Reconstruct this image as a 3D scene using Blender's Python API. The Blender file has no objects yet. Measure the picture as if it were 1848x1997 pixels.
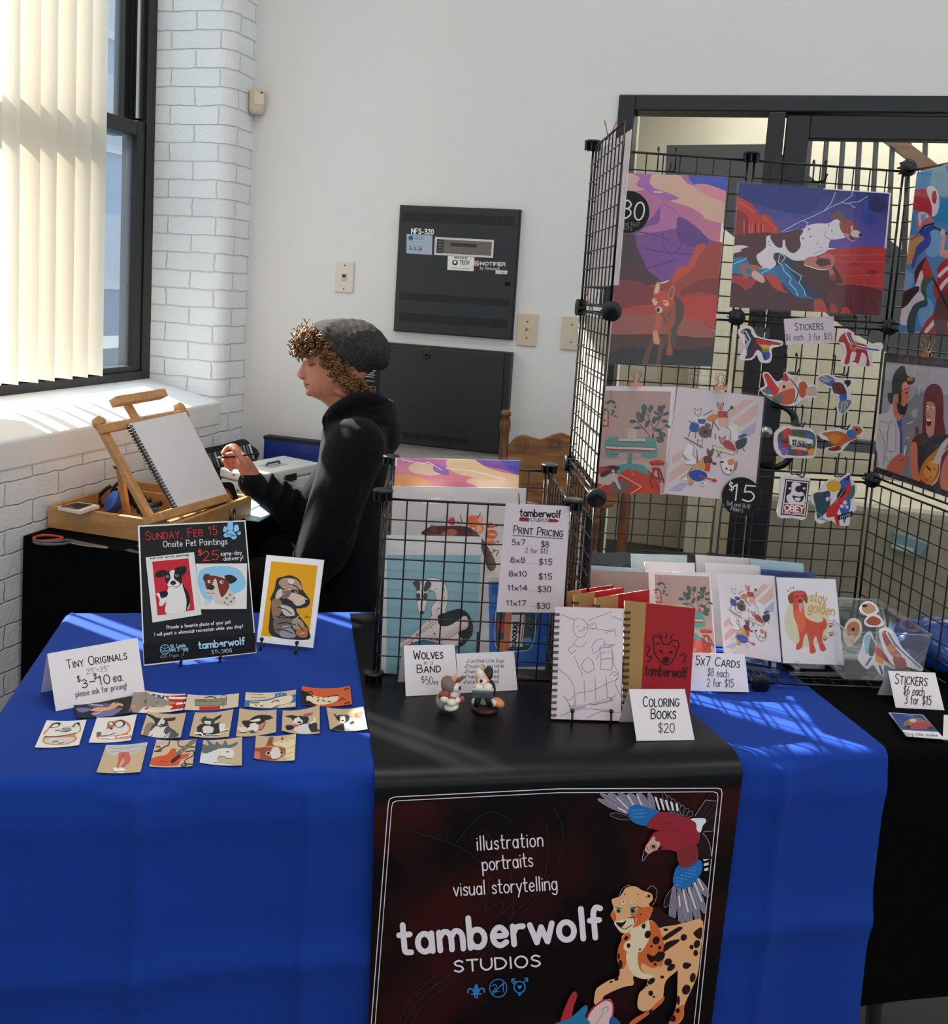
import bpy, bmesh, math, random
from mathutils import Vector, Matrix, geometry, noise
R_ = math.radians
rnd = random.Random(7)
sc = bpy.context.scene
COL = sc.collection

# ---------------------------------------------------------------- camera, sky, sun, large lights, exposure
W, H = 1848, 1997
FPX, PPX, PPY = 1830.0, 924.0, 785.0
CAM = Vector((1.8634, -3.2691, 1.5118))
PITCH, ROLL, YAW = 0.117882, 0.0632577, 0.275979
def cam_axes():
    f = Vector((-math.sin(YAW)*math.cos(PITCH), math.cos(YAW)*math.cos(PITCH), -math.sin(PITCH)))
    r = Vector((math.cos(YAW), math.sin(YAW), 0)); u = r.cross(f)
    c, s = math.cos(ROLL), math.sin(ROLL)
    return c*r+s*u, -s*r+c*u, f
CR, CU, CF = cam_axes()
cd = bpy.data.cameras.new('camera'); co = bpy.data.objects.new('camera', cd); COL.objects.link(co)
cd.sensor_fit = 'HORIZONTAL'; cd.sensor_width = 36; cd.lens = 36*FPX/W
cd.shift_x = 0; cd.shift_y = -(H/2-PPY)/W; cd.clip_start = .05; cd.clip_end = 200
m = Matrix((CR, CU, -CF)).transposed().to_4x4(); m.translation = CAM
co.matrix_world = m; sc.camera = co

SUN_AZ, SUN_EL, SUN_E = -15.5, 38.5, 30.0
WORLD_E, CEIL_E, EXPOSURE = 0.84, 21.0, 0.0
wd = bpy.data.worlds.new('world'); sc.world = wd; wd.use_nodes = True
bg = wd.node_tree.nodes['Background']; bg.inputs[0].default_value = (.88, .94, 1.0, 1); bg.inputs[1].default_value = WORLD_E
sl = bpy.data.lights.new('sun', 'SUN'); sl.energy = SUN_E; sl.angle = R_(.6); sl.color = (1, .93, .82)
so = bpy.data.objects.new('sun', sl); COL.objects.link(so)
_d = Vector((math.cos(R_(SUN_AZ))*math.cos(R_(SUN_EL)), math.sin(R_(SUN_AZ))*math.cos(R_(SUN_EL)), -math.sin(R_(SUN_EL))))
so.rotation_euler = _d.to_track_quat('-Z', 'Y').to_euler(); so.location = (-3, 1, 5)
def area(name, loc, rot, sx, sy, e, col=(1, .985, .955)):
    l = bpy.data.lights.new(name, 'AREA'); l.shape = 'RECTANGLE'; l.size = sx; l.size_y = sy; l.energy = e; l.color = col
    o = bpy.data.objects.new(name, l); COL.objects.link(o); o.location = loc; o.rotation_euler = rot; return o
for _i, (_x, _y) in enumerate(((1.6, -1.8), (4.2, -1.8), (1.6, -4.6), (4.2, -4.6))):
    area('ceiling_fill_light', (_x, _y, 4.22), (0, 0, 0), 1.2, .6, CEIL_E)  # unseen overhead area lights added as room fill, without fixtures
area('window_skylight', (-2.6, -.9, 5.2), (0, R_(-38), 0), 3.2, 3.6, 330, (.82, .92, 1))
area('corridor_lamp_light', (3.0, 2.15, 2.86), (0, 0, 0), 2.8, .5, 42)
area('corridor_lamp_light', (2.2, .6, 2.86), (0, 0, 0), 1.6, .3, 16)
area('corridor_lamp_light', (3.4, 2.0, 2.38), (0, 0, 0), 1.5, .5, 14)
sc.view_settings.view_transform = 'Standard'; sc.view_settings.look = 'None'
sc.view_settings.exposure = EXPOSURE; sc.view_settings.gamma = 1; sc.view_settings.use_curve_mapping = False

# ---------------------------------------------------------------- helpers: rays, planes
def ray(x, y):
    return (CR*((x-PPX)/FPX) - CU*((y-PPY)/FPX) + CF)
class Plane:
    def __init__(s, p, n):
        s.p = Vector(p); s.n = Vector(n).normalized()
        if (CAM-s.p).dot(s.n) < 0: s.n = -s.n
    def hit(s, x, y, off=0.0):
        d = ray(x, y); return CAM + d*((s.p+s.n*off-CAM).dot(s.n)/d.dot(s.n))
    def back(s, d): return Plane(s.p-s.n*d, s.n)
def zplane(z): return Plane((0, 0, z), (0, 0, 1))
def at_z(x, y, z): return zplane(z).hit(x, y)
def at_y(x, y, Y): return Plane((0, Y, 0), (0, -1, 0)).hit(x, y)
def at_x(x, y, X): return Plane((X, 0, 0), (1, 0, 0)).hit(x, y)
def lean(p0, p1, z, tilt):
    """plane that stands on the table line through photo points p0, p1 and leans back by tilt degrees"""
    a, b = at_z(*p0, z), at_z(*p1, z)
    return lean3(a, b, tilt)
def lean3(a, b, tilt):
    d = (b-a); d.z = 0; d.normalize(); n = Vector((d.y, -d.x, 0))
    if (CAM-a).dot(n) < 0: n = -n
    t = R_(tilt); n = n*math.cos(t)+Vector((0, 0, 1))*math.sin(t)
    pl = Plane(a, n); pl.a, pl.b = a, b; return pl
def facing(p, yaw, tilt=0):
    """plane through p whose base line runs along azimuth yaw"""
    d = Vector((math.cos(R_(yaw)), math.sin(R_(yaw)), 0)); return lean3(Vector(p), Vector(p)+d, tilt)

# ---------------------------------------------------------------- colour + materials
def lin(h):
    if isinstance(h, str):
        h = h.lstrip('#'); h = ''.join(c*2 for c in h) if len(h) == 3 else h; v = [int(h[i:i+2], 16)/255 for i in (0, 2, 4)]
    else: v = [c/255 for c in h[:3]]
    return tuple(c/12.92 if c <= .04045 else ((c+.055)/1.055)**2.4 for c in v)
MATS = {}
def mat(name, col=None, rough=.6, spec=.5, metal=0., noise_amt=0., nscale=30., bump=0., bscale=200., attr=False, stretch=None, sheen=0., coat=0.):
    if name in MATS: return MATS[name]
    m = bpy.data.materials.new(name); m.use_nodes = True; nt = m.node_tree; b = nt.nodes['Principled BSDF']
    b.inputs['Roughness'].default_value = rough; b.inputs['Metallic'].default_value = metal
    b.inputs['Specular IOR Level'].default_value = spec; b.inputs['Sheen Weight'].default_value = sheen
    b.inputs['Coat Weight'].default_value = coat
    src = None
    if attr:
        a = nt.nodes.new('ShaderNodeVertexColor'); a.layer_name = 'Col'; src = a.outputs['Color']
    else:
        c = nt.nodes.new('ShaderNodeRGB'); c.outputs[0].default_value = (*lin(col), 1); src = c.outputs[0]
    tc = nt.nodes.new('ShaderNodeTexCoord'); mp = nt.nodes.new('ShaderNodeMapping')
    nt.links.new(tc.outputs['Object'], mp.inputs['Vector'])
    if stretch: mp.inputs['Scale'].default_value = stretch
    if noise_amt:
        n = nt.nodes.new('ShaderNodeTexNoise'); n.inputs['Scale'].default_value = nscale; n.inputs['Detail'].default_value = 5
        nt.links.new(mp.outputs[0], n.inputs['Vector'])
        h = nt.nodes.new('ShaderNodeMapRange'); h.inputs[1].default_value = .3; h.inputs[2].default_value = .7
        h.inputs[3].default_value = 1-noise_amt; h.inputs[4].default_value = 1+noise_amt
        nt.links.new(n.outputs['Fac'], h.inputs[0])
        mx = nt.nodes.new('ShaderNodeVectorMath'); mx.operation = 'MULTIPLY'
        nt.links.new(src, mx.inputs[0]); nt.links.new(h.outputs[0], mx.inputs[1]); src = mx.outputs[0]
    nt.links.new(src, b.inputs['Base Color'])
    if bump:
        n = nt.nodes.new('ShaderNodeTexNoise'); n.inputs['Scale'].default_value = bscale; n.inputs['Detail'].default_value = 4
        nt.links.new(mp.outputs[0], n.inputs['Vector'])
        bp = nt.nodes.new('ShaderNodeBump'); bp.inputs['Strength'].default_value = bump; bp.inputs['Distance'].default_value = .002
        nt.links.new(n.outputs['Fac'], bp.inputs['Height']); nt.links.new(bp.outputs[0], b.inputs['Normal'])
    MATS[name] = m; return m
def wood(name, c1, c2, scale=6., stretch=(1, 12, 12), rough=.45):
    if name in MATS: return MATS[name]
    m = bpy.data.materials.new(name); m.use_nodes = True; nt = m.node_tree; b = nt.nodes['Principled BSDF']
    tc = nt.nodes.new('ShaderNodeTexCoord'); mp = nt.nodes.new('ShaderNodeMapping'); mp.inputs['Scale'].default_value = stretch
    nt.links.new(tc.outputs['Object'], mp.inputs['Vector'])
    n = nt.nodes.new('ShaderNodeTexNoise'); n.inputs['Scale'].default_value = scale; n.inputs['Detail'].default_value = 6; n.inputs['Distortion'].default_value = .6
    nt.links.new(mp.outputs[0], n.inputs['Vector'])
    r = nt.nodes.new('ShaderNodeValToRGB'); r.color_ramp.elements[0].position = .35; r.color_ramp.elements[1].position = .65
    r.color_ramp.elements[0].color = (*lin(c1), 1); r.color_ramp.elements[1].color = (*lin(c2), 1)
    nt.links.new(n.outputs['Fac'], r.inputs[0]); nt.links.new(r.outputs[0], b.inputs['Base Color'])
    b.inputs['Roughness'].default_value = rough; MATS[name] = m; return m
def clear(name, tint=(1, 1, 1), gloss=.12, rough=.03, veil=0., veilcol=(1, 1, 1), fres=1.35):
    """thin clear sheet: see-through with a fresnel gloss and, if veil > 0, some milky dust"""
    if name in MATS: return MATS[name]
    m = bpy.data.materials.new(name); m.use_nodes = True; nt = m.node_tree; nt.nodes.clear()
    out = nt.nodes.new('ShaderNodeOutputMaterial'); t = nt.nodes.new('ShaderNodeBsdfTransparent'); t.inputs[0].default_value = (*tint, 1)
    g = nt.nodes.new('ShaderNodeBsdfGlossy'); g.inputs['Roughness'].default_value = rough
    lw = nt.nodes.new('ShaderNodeLayerWeight'); lw.inputs[0].default_value = .5
    pw = nt.nodes.new('ShaderNodeMath'); pw.operation = 'POWER'; pw.inputs[1].default_value = 4.5; nt.links.new(lw.outputs['Facing'], pw.inputs[0])
    fr = nt.nodes.new('ShaderNodeMath'); fr.operation = 'MULTIPLY_ADD'; fr.inputs[1].default_value = .75; fr.inputs[2].default_value = ((fres-1)/(fres+1))**2*1.6; nt.links.new(pw.outputs[0], fr.inputs[0])
    mx = nt.nodes.new('ShaderNodeMixShader'); nt.links.new(fr.outputs[0], mx.inputs[0]); nt.links.new(t.outputs[0], mx.inputs[1]); nt.links.new(g.outputs[0], mx.inputs[2])
    last = mx
    if veil:
        d = nt.nodes.new('ShaderNodeBsdfDiffuse'); d.inputs[0].default_value = (*veilcol, 1)
        m2 = nt.nodes.new('ShaderNodeMixShader'); m2.inputs[0].default_value = veil
        nt.links.new(mx.outputs[0], m2.inputs[1]); nt.links.new(d.outputs[0], m2.inputs[2]); last = m2
    nt.links.new(last.outputs[0], out.inputs[0]); MATS[name] = m; return m
PAPER = mat('printed_paper', rough=.55, spec=.3, attr=True)
GLOSSP = mat('glossy_print', rough=.22, spec=.4, attr=True)
PLAST = mat('painted_plastic', rough=.4, attr=True)
CLAY = mat('painted_clay', rough=.5, attr=True, bump=.2, bscale=300)
BLACKM = mat('black_coated_wire', '#0b0b0c', rough=.28, spec=.5)
BLACKP = mat('black_plastic', '#0e0f11', rough=.38)
SLEEVE = clear('clear_sleeve', rough=.06, veil=.008)
ACRYL = clear('clear_acrylic', tint=(.96, .98, .98), rough=.02, veil=.04, fres=1.5)
GLASS = clear('window_glass', tint=(.93, .96, .98), rough=.0, veil=.09, veilcol=(.8, .88, .95))
DGLASS = clear('door_glass', tint=(.9, .92, .9), rough=.0)

# ---------------------------------------------------------------- mesh builder
class MB:
    def __init__(s): s.v = []; s.f = []; s.c = []; s.sm = []
    def add(s, vs, fs, col=(1, 1, 1), smooth=False):
        b = len(s.v); s.v += [tuple(v) for v in vs]
        for f in fs: s.f.append([b+i for i in f]); s.c.append(col); s.sm.append(smooth)
    def hexa(s, q, col=(1, 1, 1)):
        """8 corners: bottom ring 0-3, top ring 4-7"""
        s.add(q, [(3, 2, 1, 0), (4, 5, 6, 7), (0, 1, 5, 4), (1, 2, 6, 5), (2, 3, 7, 6), (3, 0, 4, 7)], col)
    def box(s, lo, hi, col=(1, 1, 1), M=None):
        x0, y0, z0 = lo; x1, y1, z1 = hi
        q = [Vector(p) for p in ((x0, y0, z0), (x1, y0, z0), (x1, y1, z0), (x0, y1, z0), (x0, y0, z1), (x1, y0, z1), (x1, y1, z1), (x0, y1, z1))]
        if M: q = [M @ p for p in q]
        s.hexa(q, col)
    def bar(s, a, b, up, w, h, col=(1, 1, 1)):
        """bar of width w (sideways) and height h (along up) from a to b, centred"""
        a, b, up = Vector(a), Vector(b), Vector(up); d = (b-a).normalized(); sd = d.cross(up).normalized(); up = sd.cross(d)
        q = [p+sd*(i*w/2)+up*(j*h/2) for p in (a, b) for i, j in ((-1, -1), (1, -1), (1, 1), (-1, 1))]
        s.hexa(q, col)
    def tube(s, pts, r, n=8, col=(1, 1, 1), closed=False, cap=True, smooth=True):
        P = [Vector(p) for p in pts]; k = len(P); rr = r if hasattr(r, '__len__') else [r]*k
        if k < 2: return
        vs = []; pu = None
        for i in range(k):
            if closed: d = P[(i+1) % k]-P[i-1]
            else: d = P[min(i+1, k-1)]-P[max(i-1, 0)]
            d = d.normalized() if d.length > 1e-9 else Vector((0, 0, 1))
            if pu is None: pu = d.orthogonal().normalized()
            else:
                pu = pu-d*pu.dot(d); pu = pu.normalized() if pu.length > 1e-6 else d.orthogonal().normalized()
            w = d.cross(pu)
            for j in range(n):
                a = 2*math.pi*j/n; vs.append(P[i]+(pu*math.cos(a)+w*math.sin(a))*rr[i])
        fs = []
        for i in range(k if closed else k-1):
            i2 = (i+1) % k
            for j in range(n):
                j2 = (j+1) % n; fs.append((i*n+j, i*n+j2, i2*n+j2, i2*n+j))
        if cap and not closed: fs += [tuple(range(n-1, -1, -1)), tuple((k-1)*n+j for j in range(n))]
        s.add(vs, fs, col, smooth)
    def lathe(s, prof, M, n=20, col=(1, 1, 1), smooth=True):
        """prof: (radius, height) along local z of matrix M"""
        vs = []; fs = []
        for r, z in prof:
            for j in range(n):
                a = 2*math.pi*j/n; vs.append(M @ Vector((r*math.cos(a), r*math.sin(a), z)))
        k = len(prof)
        for i in range(k-1):
            for j in range(n):
                j2 = (j+1) % n; fs.append((i*n+j, i*n+j2, (i+1)*n+j2, (i+1)*n+j))
        fs += [tuple(range(n-1, -1, -1)), tuple((k-1)*n+j for j in range(n))]
        s.add(vs, fs, col, smooth)
    def ell(s, c, r, M=None, col=(1, 1, 1), n=14, k=9):
        """ellipsoid with centre c, radii r, rotated by M"""
        c = Vector(c); vs = []; fs = []
        for i in range(k+1):
            t = math.pi*i/k
            for j in range(n):
                a = 2*math.pi*j/n
                p = Vector((r[0]*math.sin(t)*math.cos(a), r[1]*math.sin(t)*math.sin(a), r[2]*math.cos(t)))
                vs.append(c+(M @ p if M else p))
        for i in range(k):
            for j in range(n):
                j2 = (j+1) % n; fs.append((i*n+j, (i+1)*n+j, (i+1)*n+j2, i*n+j2))
        s.add(vs, fs, col, True)
    def loft(s, rings, col=(1, 1, 1), smooth=True, cap=True, closed=True):
        n = len(rings[0]); vs = [p for r in rings for p in r]; fs = []
        for i in range(len(rings)-1):
            for j in range(n if closed else n-1):
                j2 = (j+1) % n; fs.append((i*n+j, i*n+j2, (i+1)*n+j2, (i+1)*n+j))
        if cap and closed: fs += [tuple(range(n-1, -1, -1)), tuple((len(rings)-1)*n+j for j in range(n))]
        s.add(vs, fs, col, smooth)
    def prism(s, pts, depth, col=(1, 1, 1), smooth=False):
        """closed outline pts (3-D, planar) extruded along vector depth"""
        P = [Vector(p) for p in pts]; k = len(P); d = Vector(depth)
        tris = geometry.tessellate_polygon([P])
        s.add(P+[p+d for p in P], [tuple(t) for t in tris]+[tuple(k+i for i in reversed(t)) for t in tris]+[(i, (i+1) % k, k+(i+1) % k, k+i) for i in range(k)], col, smooth)
    def build(s, name, material, parent=None, origin=None, weld=False):
        me = bpy.data.meshes.new(name)
        if origin is None:
            xs = list(zip(*s.v)); origin = Vector([(min(a)+max(a))/2 for a in xs]); origin.z = min(xs[2])
        o3 = Vector(origin)
        me.from_pydata([tuple(Vector(v)-o3) for v in s.v], [], s.f)
        ca = me.color_attributes.new('Col', 'FLOAT_COLOR', 'CORNER')
        arr = []
        for f, c in zip(s.f, s.c):
            if isinstance(c, list):
                for cc in c: arr += [cc[0], cc[1], cc[2], 1.0]
                continue
            cc = lin(c) if isinstance(c, str) else c
            for _ in f: arr += [cc[0], cc[1], cc[2], 1.0]
        if len(ca.data)*4 == len(arr): ca.data.foreach_set('color', arr)
        me.polygons.foreach_set('use_smooth', s.sm)
        me.materials.append(material)
        if weld:
            bm = bmesh.new(); bm.from_mesh(me); bmesh.ops.remove_doubles(bm, verts=bm.verts, dist=1e-5); bm.to_mesh(me); bm.free()
        o = bpy.data.objects.new(name, me); COL.objects.link(o)
        if parent is not None:
            o.parent = parent; o.location = o3-abs_loc(parent)
        else: o.location = o3
        return o
def sub(o, p):
    l = abs_loc(o); o.parent = p; o.location = l-abs_loc(p); return o
def abs_loc(o):
    l = Vector(o.location)
    while o.parent is not None:
        o = o.parent; l = l+Vector(o.location)
    return l
def tag(o, label=None, cat=None, group=None, kind=None):
    if label: o['label'] = label
    if cat: o['category'] = cat
    if group: o['group'] = group
    if kind: o['kind'] = kind
    return o
def thing(name, label, cat, loc, group=None, kind=None):
    o = bpy.data.objects.new(name, None); COL.objects.link(o); o.location = loc; o.empty_display_size = .05
    return tag(o, label, cat, group, kind)
def struct(o): o['kind'] = 'structure'; return o
def bevel(o, w, seg=2):
    md = o.modifiers.new('bevel', 'BEVEL'); md.width = w; md.segments = seg; md.limit_method = 'ANGLE'; return o
def smooth_curve(P, closed=False, n=4):
    """Catmull-Rom through the points"""
    P = [tuple(p) for p in P]; k = len(P); out = []
    if k < 3: return P
    dim = len(P[0])
    for i in range(k if closed else k-1):
        if closed: a, b, c, d = P[i-1], P[i], P[(i+1) % k], P[(i+2) % k]
        else: a, b, c, d = P[max(i-1, 0)], P[i], P[i+1], P[min(i+2, k-1)]
        for j in range(n):
            t = j/n
            out.append(tuple(.5*(2*b[q]+(c[q]-a[q])*t+(2*a[q]-5*b[q]+4*c[q]-d[q])*t*t+(3*b[q]-a[q]-3*c[q]+d[q])*t**3) for q in range(dim)))
    if not closed: out.append(P[-1])
    return out
# ---------------------------------------------------------------- a hand-lettering stroke alphabet (cap height 1, baseline 0)
_G = {
'A': (.7, "0,0 .35,1 .7,0;.12,.36 .58,.36"), 'B': (.6, "0,0 0,1;~0,1 .4,.98 .52,.77 .38,.56 0,.53;~0,.53 .45,.5 .6,.27 .42,.03 0,0"),
'C': (.64, "~.62,.85 .36,1 .08,.78 .03,.32 .28,.02 .62,.14"), 'D': (.66, "0,0 0,1;~0,1 .42,.93 .65,.5 .42,.07 0,0"),
'E': (.52, ".5,1 0,1 0,0 .52,0;0,.52 .42,.52"), 'F': (.5, ".5,1 0,1 0,0;0,.52 .4,.52"),
'G': (.7, "~.66,.84 .38,1 .08,.78 .03,.3 .3,.01 .6,.12 .68,.42;.68,.44 .4,.44"), 'H': (.64, "0,0 0,1;.62,0 .62,1;0,.5 .62,.5"),
'I': (.1, ".05,0 .05,1"), 'J': (.45, "~.42,1 .42,.25 .22,0 .02,.2"), 'K': (.6, "0,0 0,1;.55,1 0,.42;.18,.58 .6,0"), 'L': (.5, "0,1 0,0 .5,0"),
'M': (.8, "0,0 .1,1 .4,.25 .7,1 .8,0"), 'N': (.66, "0,0 0,1 .64,0 .64,1"), 'O': (.74, "@.37,.5,.36,.5"),
'P': (.56, "0,0 0,1;~0,1 .42,.97 .55,.74 .4,.48 0,.46"), 'Q': (.76, "@.37,.5,.36,.5;.5,.25 .76,-.05"),
'R': (.6, "0,0 0,1;~0,1 .42,.97 .54,.75 .4,.52 0,.48;.25,.5 .6,0"), 'S': (.56, "~.52,.86 .3,1 .06,.83 .14,.6 .42,.45 .52,.2 .28,0 .02,.14"),
'T': (.64, "0,1 .64,1;.32,1 .32,0"), 'U': (.62, "~0,1 .01,.3 .3,0 .6,.3 .62,1"), 'V': (.66, "0,1 .33,0 .66,1"), 'W': (.92, "0,1 .22,0 .46,.75 .7,0 .92,1"),
'X': (.6, "0,0 .6,1;0,1 .6,0"), 'Y': (.6, "0,1 .3,.5;.6,1 .3,.5 .3,0"), 'Z': (.6, "0,1 .6,1 0,0 .6,0"),
'a': (.5, "@.23,.3,.22,.3;.46,.6 .46,0"), 'b': (.5, "0,1 0,0;@.24,.3,.23,.3"), 'c': (.42, "~.42,.5 .24,.6 .04,.42 .05,.15 .24,0 .42,.1"),
'd': (.5, ".46,1 .46,0;@.23,.3,.22,.3"), 'e': (.48, "~.04,.32 .44,.34 .36,.55 .2,.6 .04,.4 .06,.14 .24,0 .44,.1"), 'f': (.34, "~.36,.96 .22,1 .13,.82 .13,.5 .13,0;0,.58 .3,.58"),
'g': (.5, "@.23,.3,.22,.3;~.46,.6 .46,-.1 .36,-.3 .18,-.32 .03,-.22"), 'h': (.48, "0,1 0,0;~0,.4 .16,.6 .38,.56 .44,.36 .44,0"), 'i': (.1, ".05,.6 .05,0;.05,.82 .05,.84"),
'j': (.2, "~.14,.6 .14,-.15 .0,-.3;.14,.82 .14,.84"), 'k': (.44, "0,1 0,0;.4,.6 0,.25;.14,.36 .44,0"), 'l': (.1, ".05,1 .05,0"),
'm': (.76, "0,.6 0,0;~0,.4 .14,.6 .3,.56 .37,.38 .37,0;~.37,.4 .5,.6 .66,.56 .73,.38 .73,0"), 'n': (.48, "0,.6 0,0;~0,.4 .16,.6 .38,.56 .44,.36 .44,0"),
'o': (.5, "@.24,.3,.24,.3"), 'p': (.5, "0,.6 0,-.34;@.24,.3,.23,.3"), 'q': (.5, ".46,.6 .46,-.34;@.23,.3,.22,.3"), 'r': (.34, "0,.6 0,0;~0,.36 .12,.56 .32,.58"),
's': (.4, "~.38,.5 .22,.6 .05,.5 .1,.36 .3,.26 .38,.12 .22,0 .02,.08"), 't': (.36, "~.14,.95 .14,.3 .16,.06 .34,.02;0,.62 .34,.62"), 'u': (.48, "~0,.6 0,.24 .1,.02 .28,.02 .44,.22;.44,.6 .44,0"),
'v': (.46, "0,.6 .23,0 .46,.6"), 'w': (.7, "0,.6 .18,0 .35,.5 .52,0 .7,.6"), 'x': (.44, "0,.6 .44,0;0,0 .44,.6"), 'y': (.46, "0,.6 .24,.02;.46,.6 .12,-.34"), 'z': (.44, "0,.6 .44,.6 0,0 .44,0"),
'0': (.56, "@.28,.5,.26,.5"), '1': (.3, ".02,.8 .2,1 .2,0"), '2': (.52, "~.04,.78 .26,1 .48,.78 .36,.46 .02,.02;.02,0 .54,0"), '3': (.5, "~.04,.86 .26,1 .46,.8 .34,.58 .18,.54;~.18,.54 .42,.5 .5,.26 .26,0 .02,.12"),
'4': (.56, ".4,0 .4,1 0,.32 .56,.32"), '5': (.52, ".5,1 .1,1 .07,.58;~.07,.58 .34,.62 .5,.34 .32,.02 .02,.1"), '6': (.52, "~.44,.96 .2,.72 .05,.34 .18,.02 .42,.08 .48,.36 .3,.54 .08,.4"),
'7': (.52, "0,1 .52,1 .2,0"), '8': (.52, "@.26,.76,.2,.23;@.26,.27,.25,.27"), '9': (.52, "@.25,.7,.23,.29;~.48,.74 .45,.3 .34,0"),
'$': (.52, "~.5,.84 .28,.96 .06,.8 .14,.58 .42,.44 .5,.2 .26,.04 .02,.16;.27,1.12 .27,-.1"), '-': (.4, ".04,.36 .36,.36"), '_': (.5, "0,-.02 .5,-.02"), '.': (.12, ".06,.0 .06,.03"), ',': (.14, ".08,.03 .02,-.14"),
'!': (.12, ".06,1 .06,.28;.06,0 .06,.03"), "'": (.1, ".05,1 .04,.82"), '"': (.2, ".04,1 .04,.82;.16,1 .16,.82"), '/': (.5, "0,-.05 .45,1.05"), '*': (.3, ".02,.42 .24,.64;.02,.64 .24,.42"), ':': (.1, ".05,.1 .05,.13;.05,.5 .05,.53"),
'~': (.4, "0,.3 .15,.02 .45,.8"), ' ': (.34, ""),
}
def _glyph(ch):
    w, s = _G.get(ch, _G[' ']); out = []
    for part in s.split(';'):
        if not part: continue
        if part[0] == '@':
            cx, cy, rx, ry = map(float, part[1:].split(','))
            out.append([(cx+rx*math.cos(6.2832*i/16+1.57), cy+ry*math.sin(6.2832*i/16+1.57)) for i in range(17)])
        else:
            sm = part[0] == '~'; p = [tuple(map(float, q.split(','))) for q in part.lstrip('~').split()]
            out.append(smooth_curve(p, n=4) if sm else p)
    return w, out
def layout(text, gap=.17, small=None):
    """strokes of a line of text in em units, and its width; small = cap size of lower-case letters written as capitals"""
    x = 0; res = []
    for ch in text:
        k = 1.0
        if small and ch.islower(): ch = ch.upper(); k = small
        w, st = _glyph(ch)
        for s in st: res.append([(x+px*k, py*k) for px, py in s])
        x += w*k+gap
    return res, max(x-gap, .01)

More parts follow.
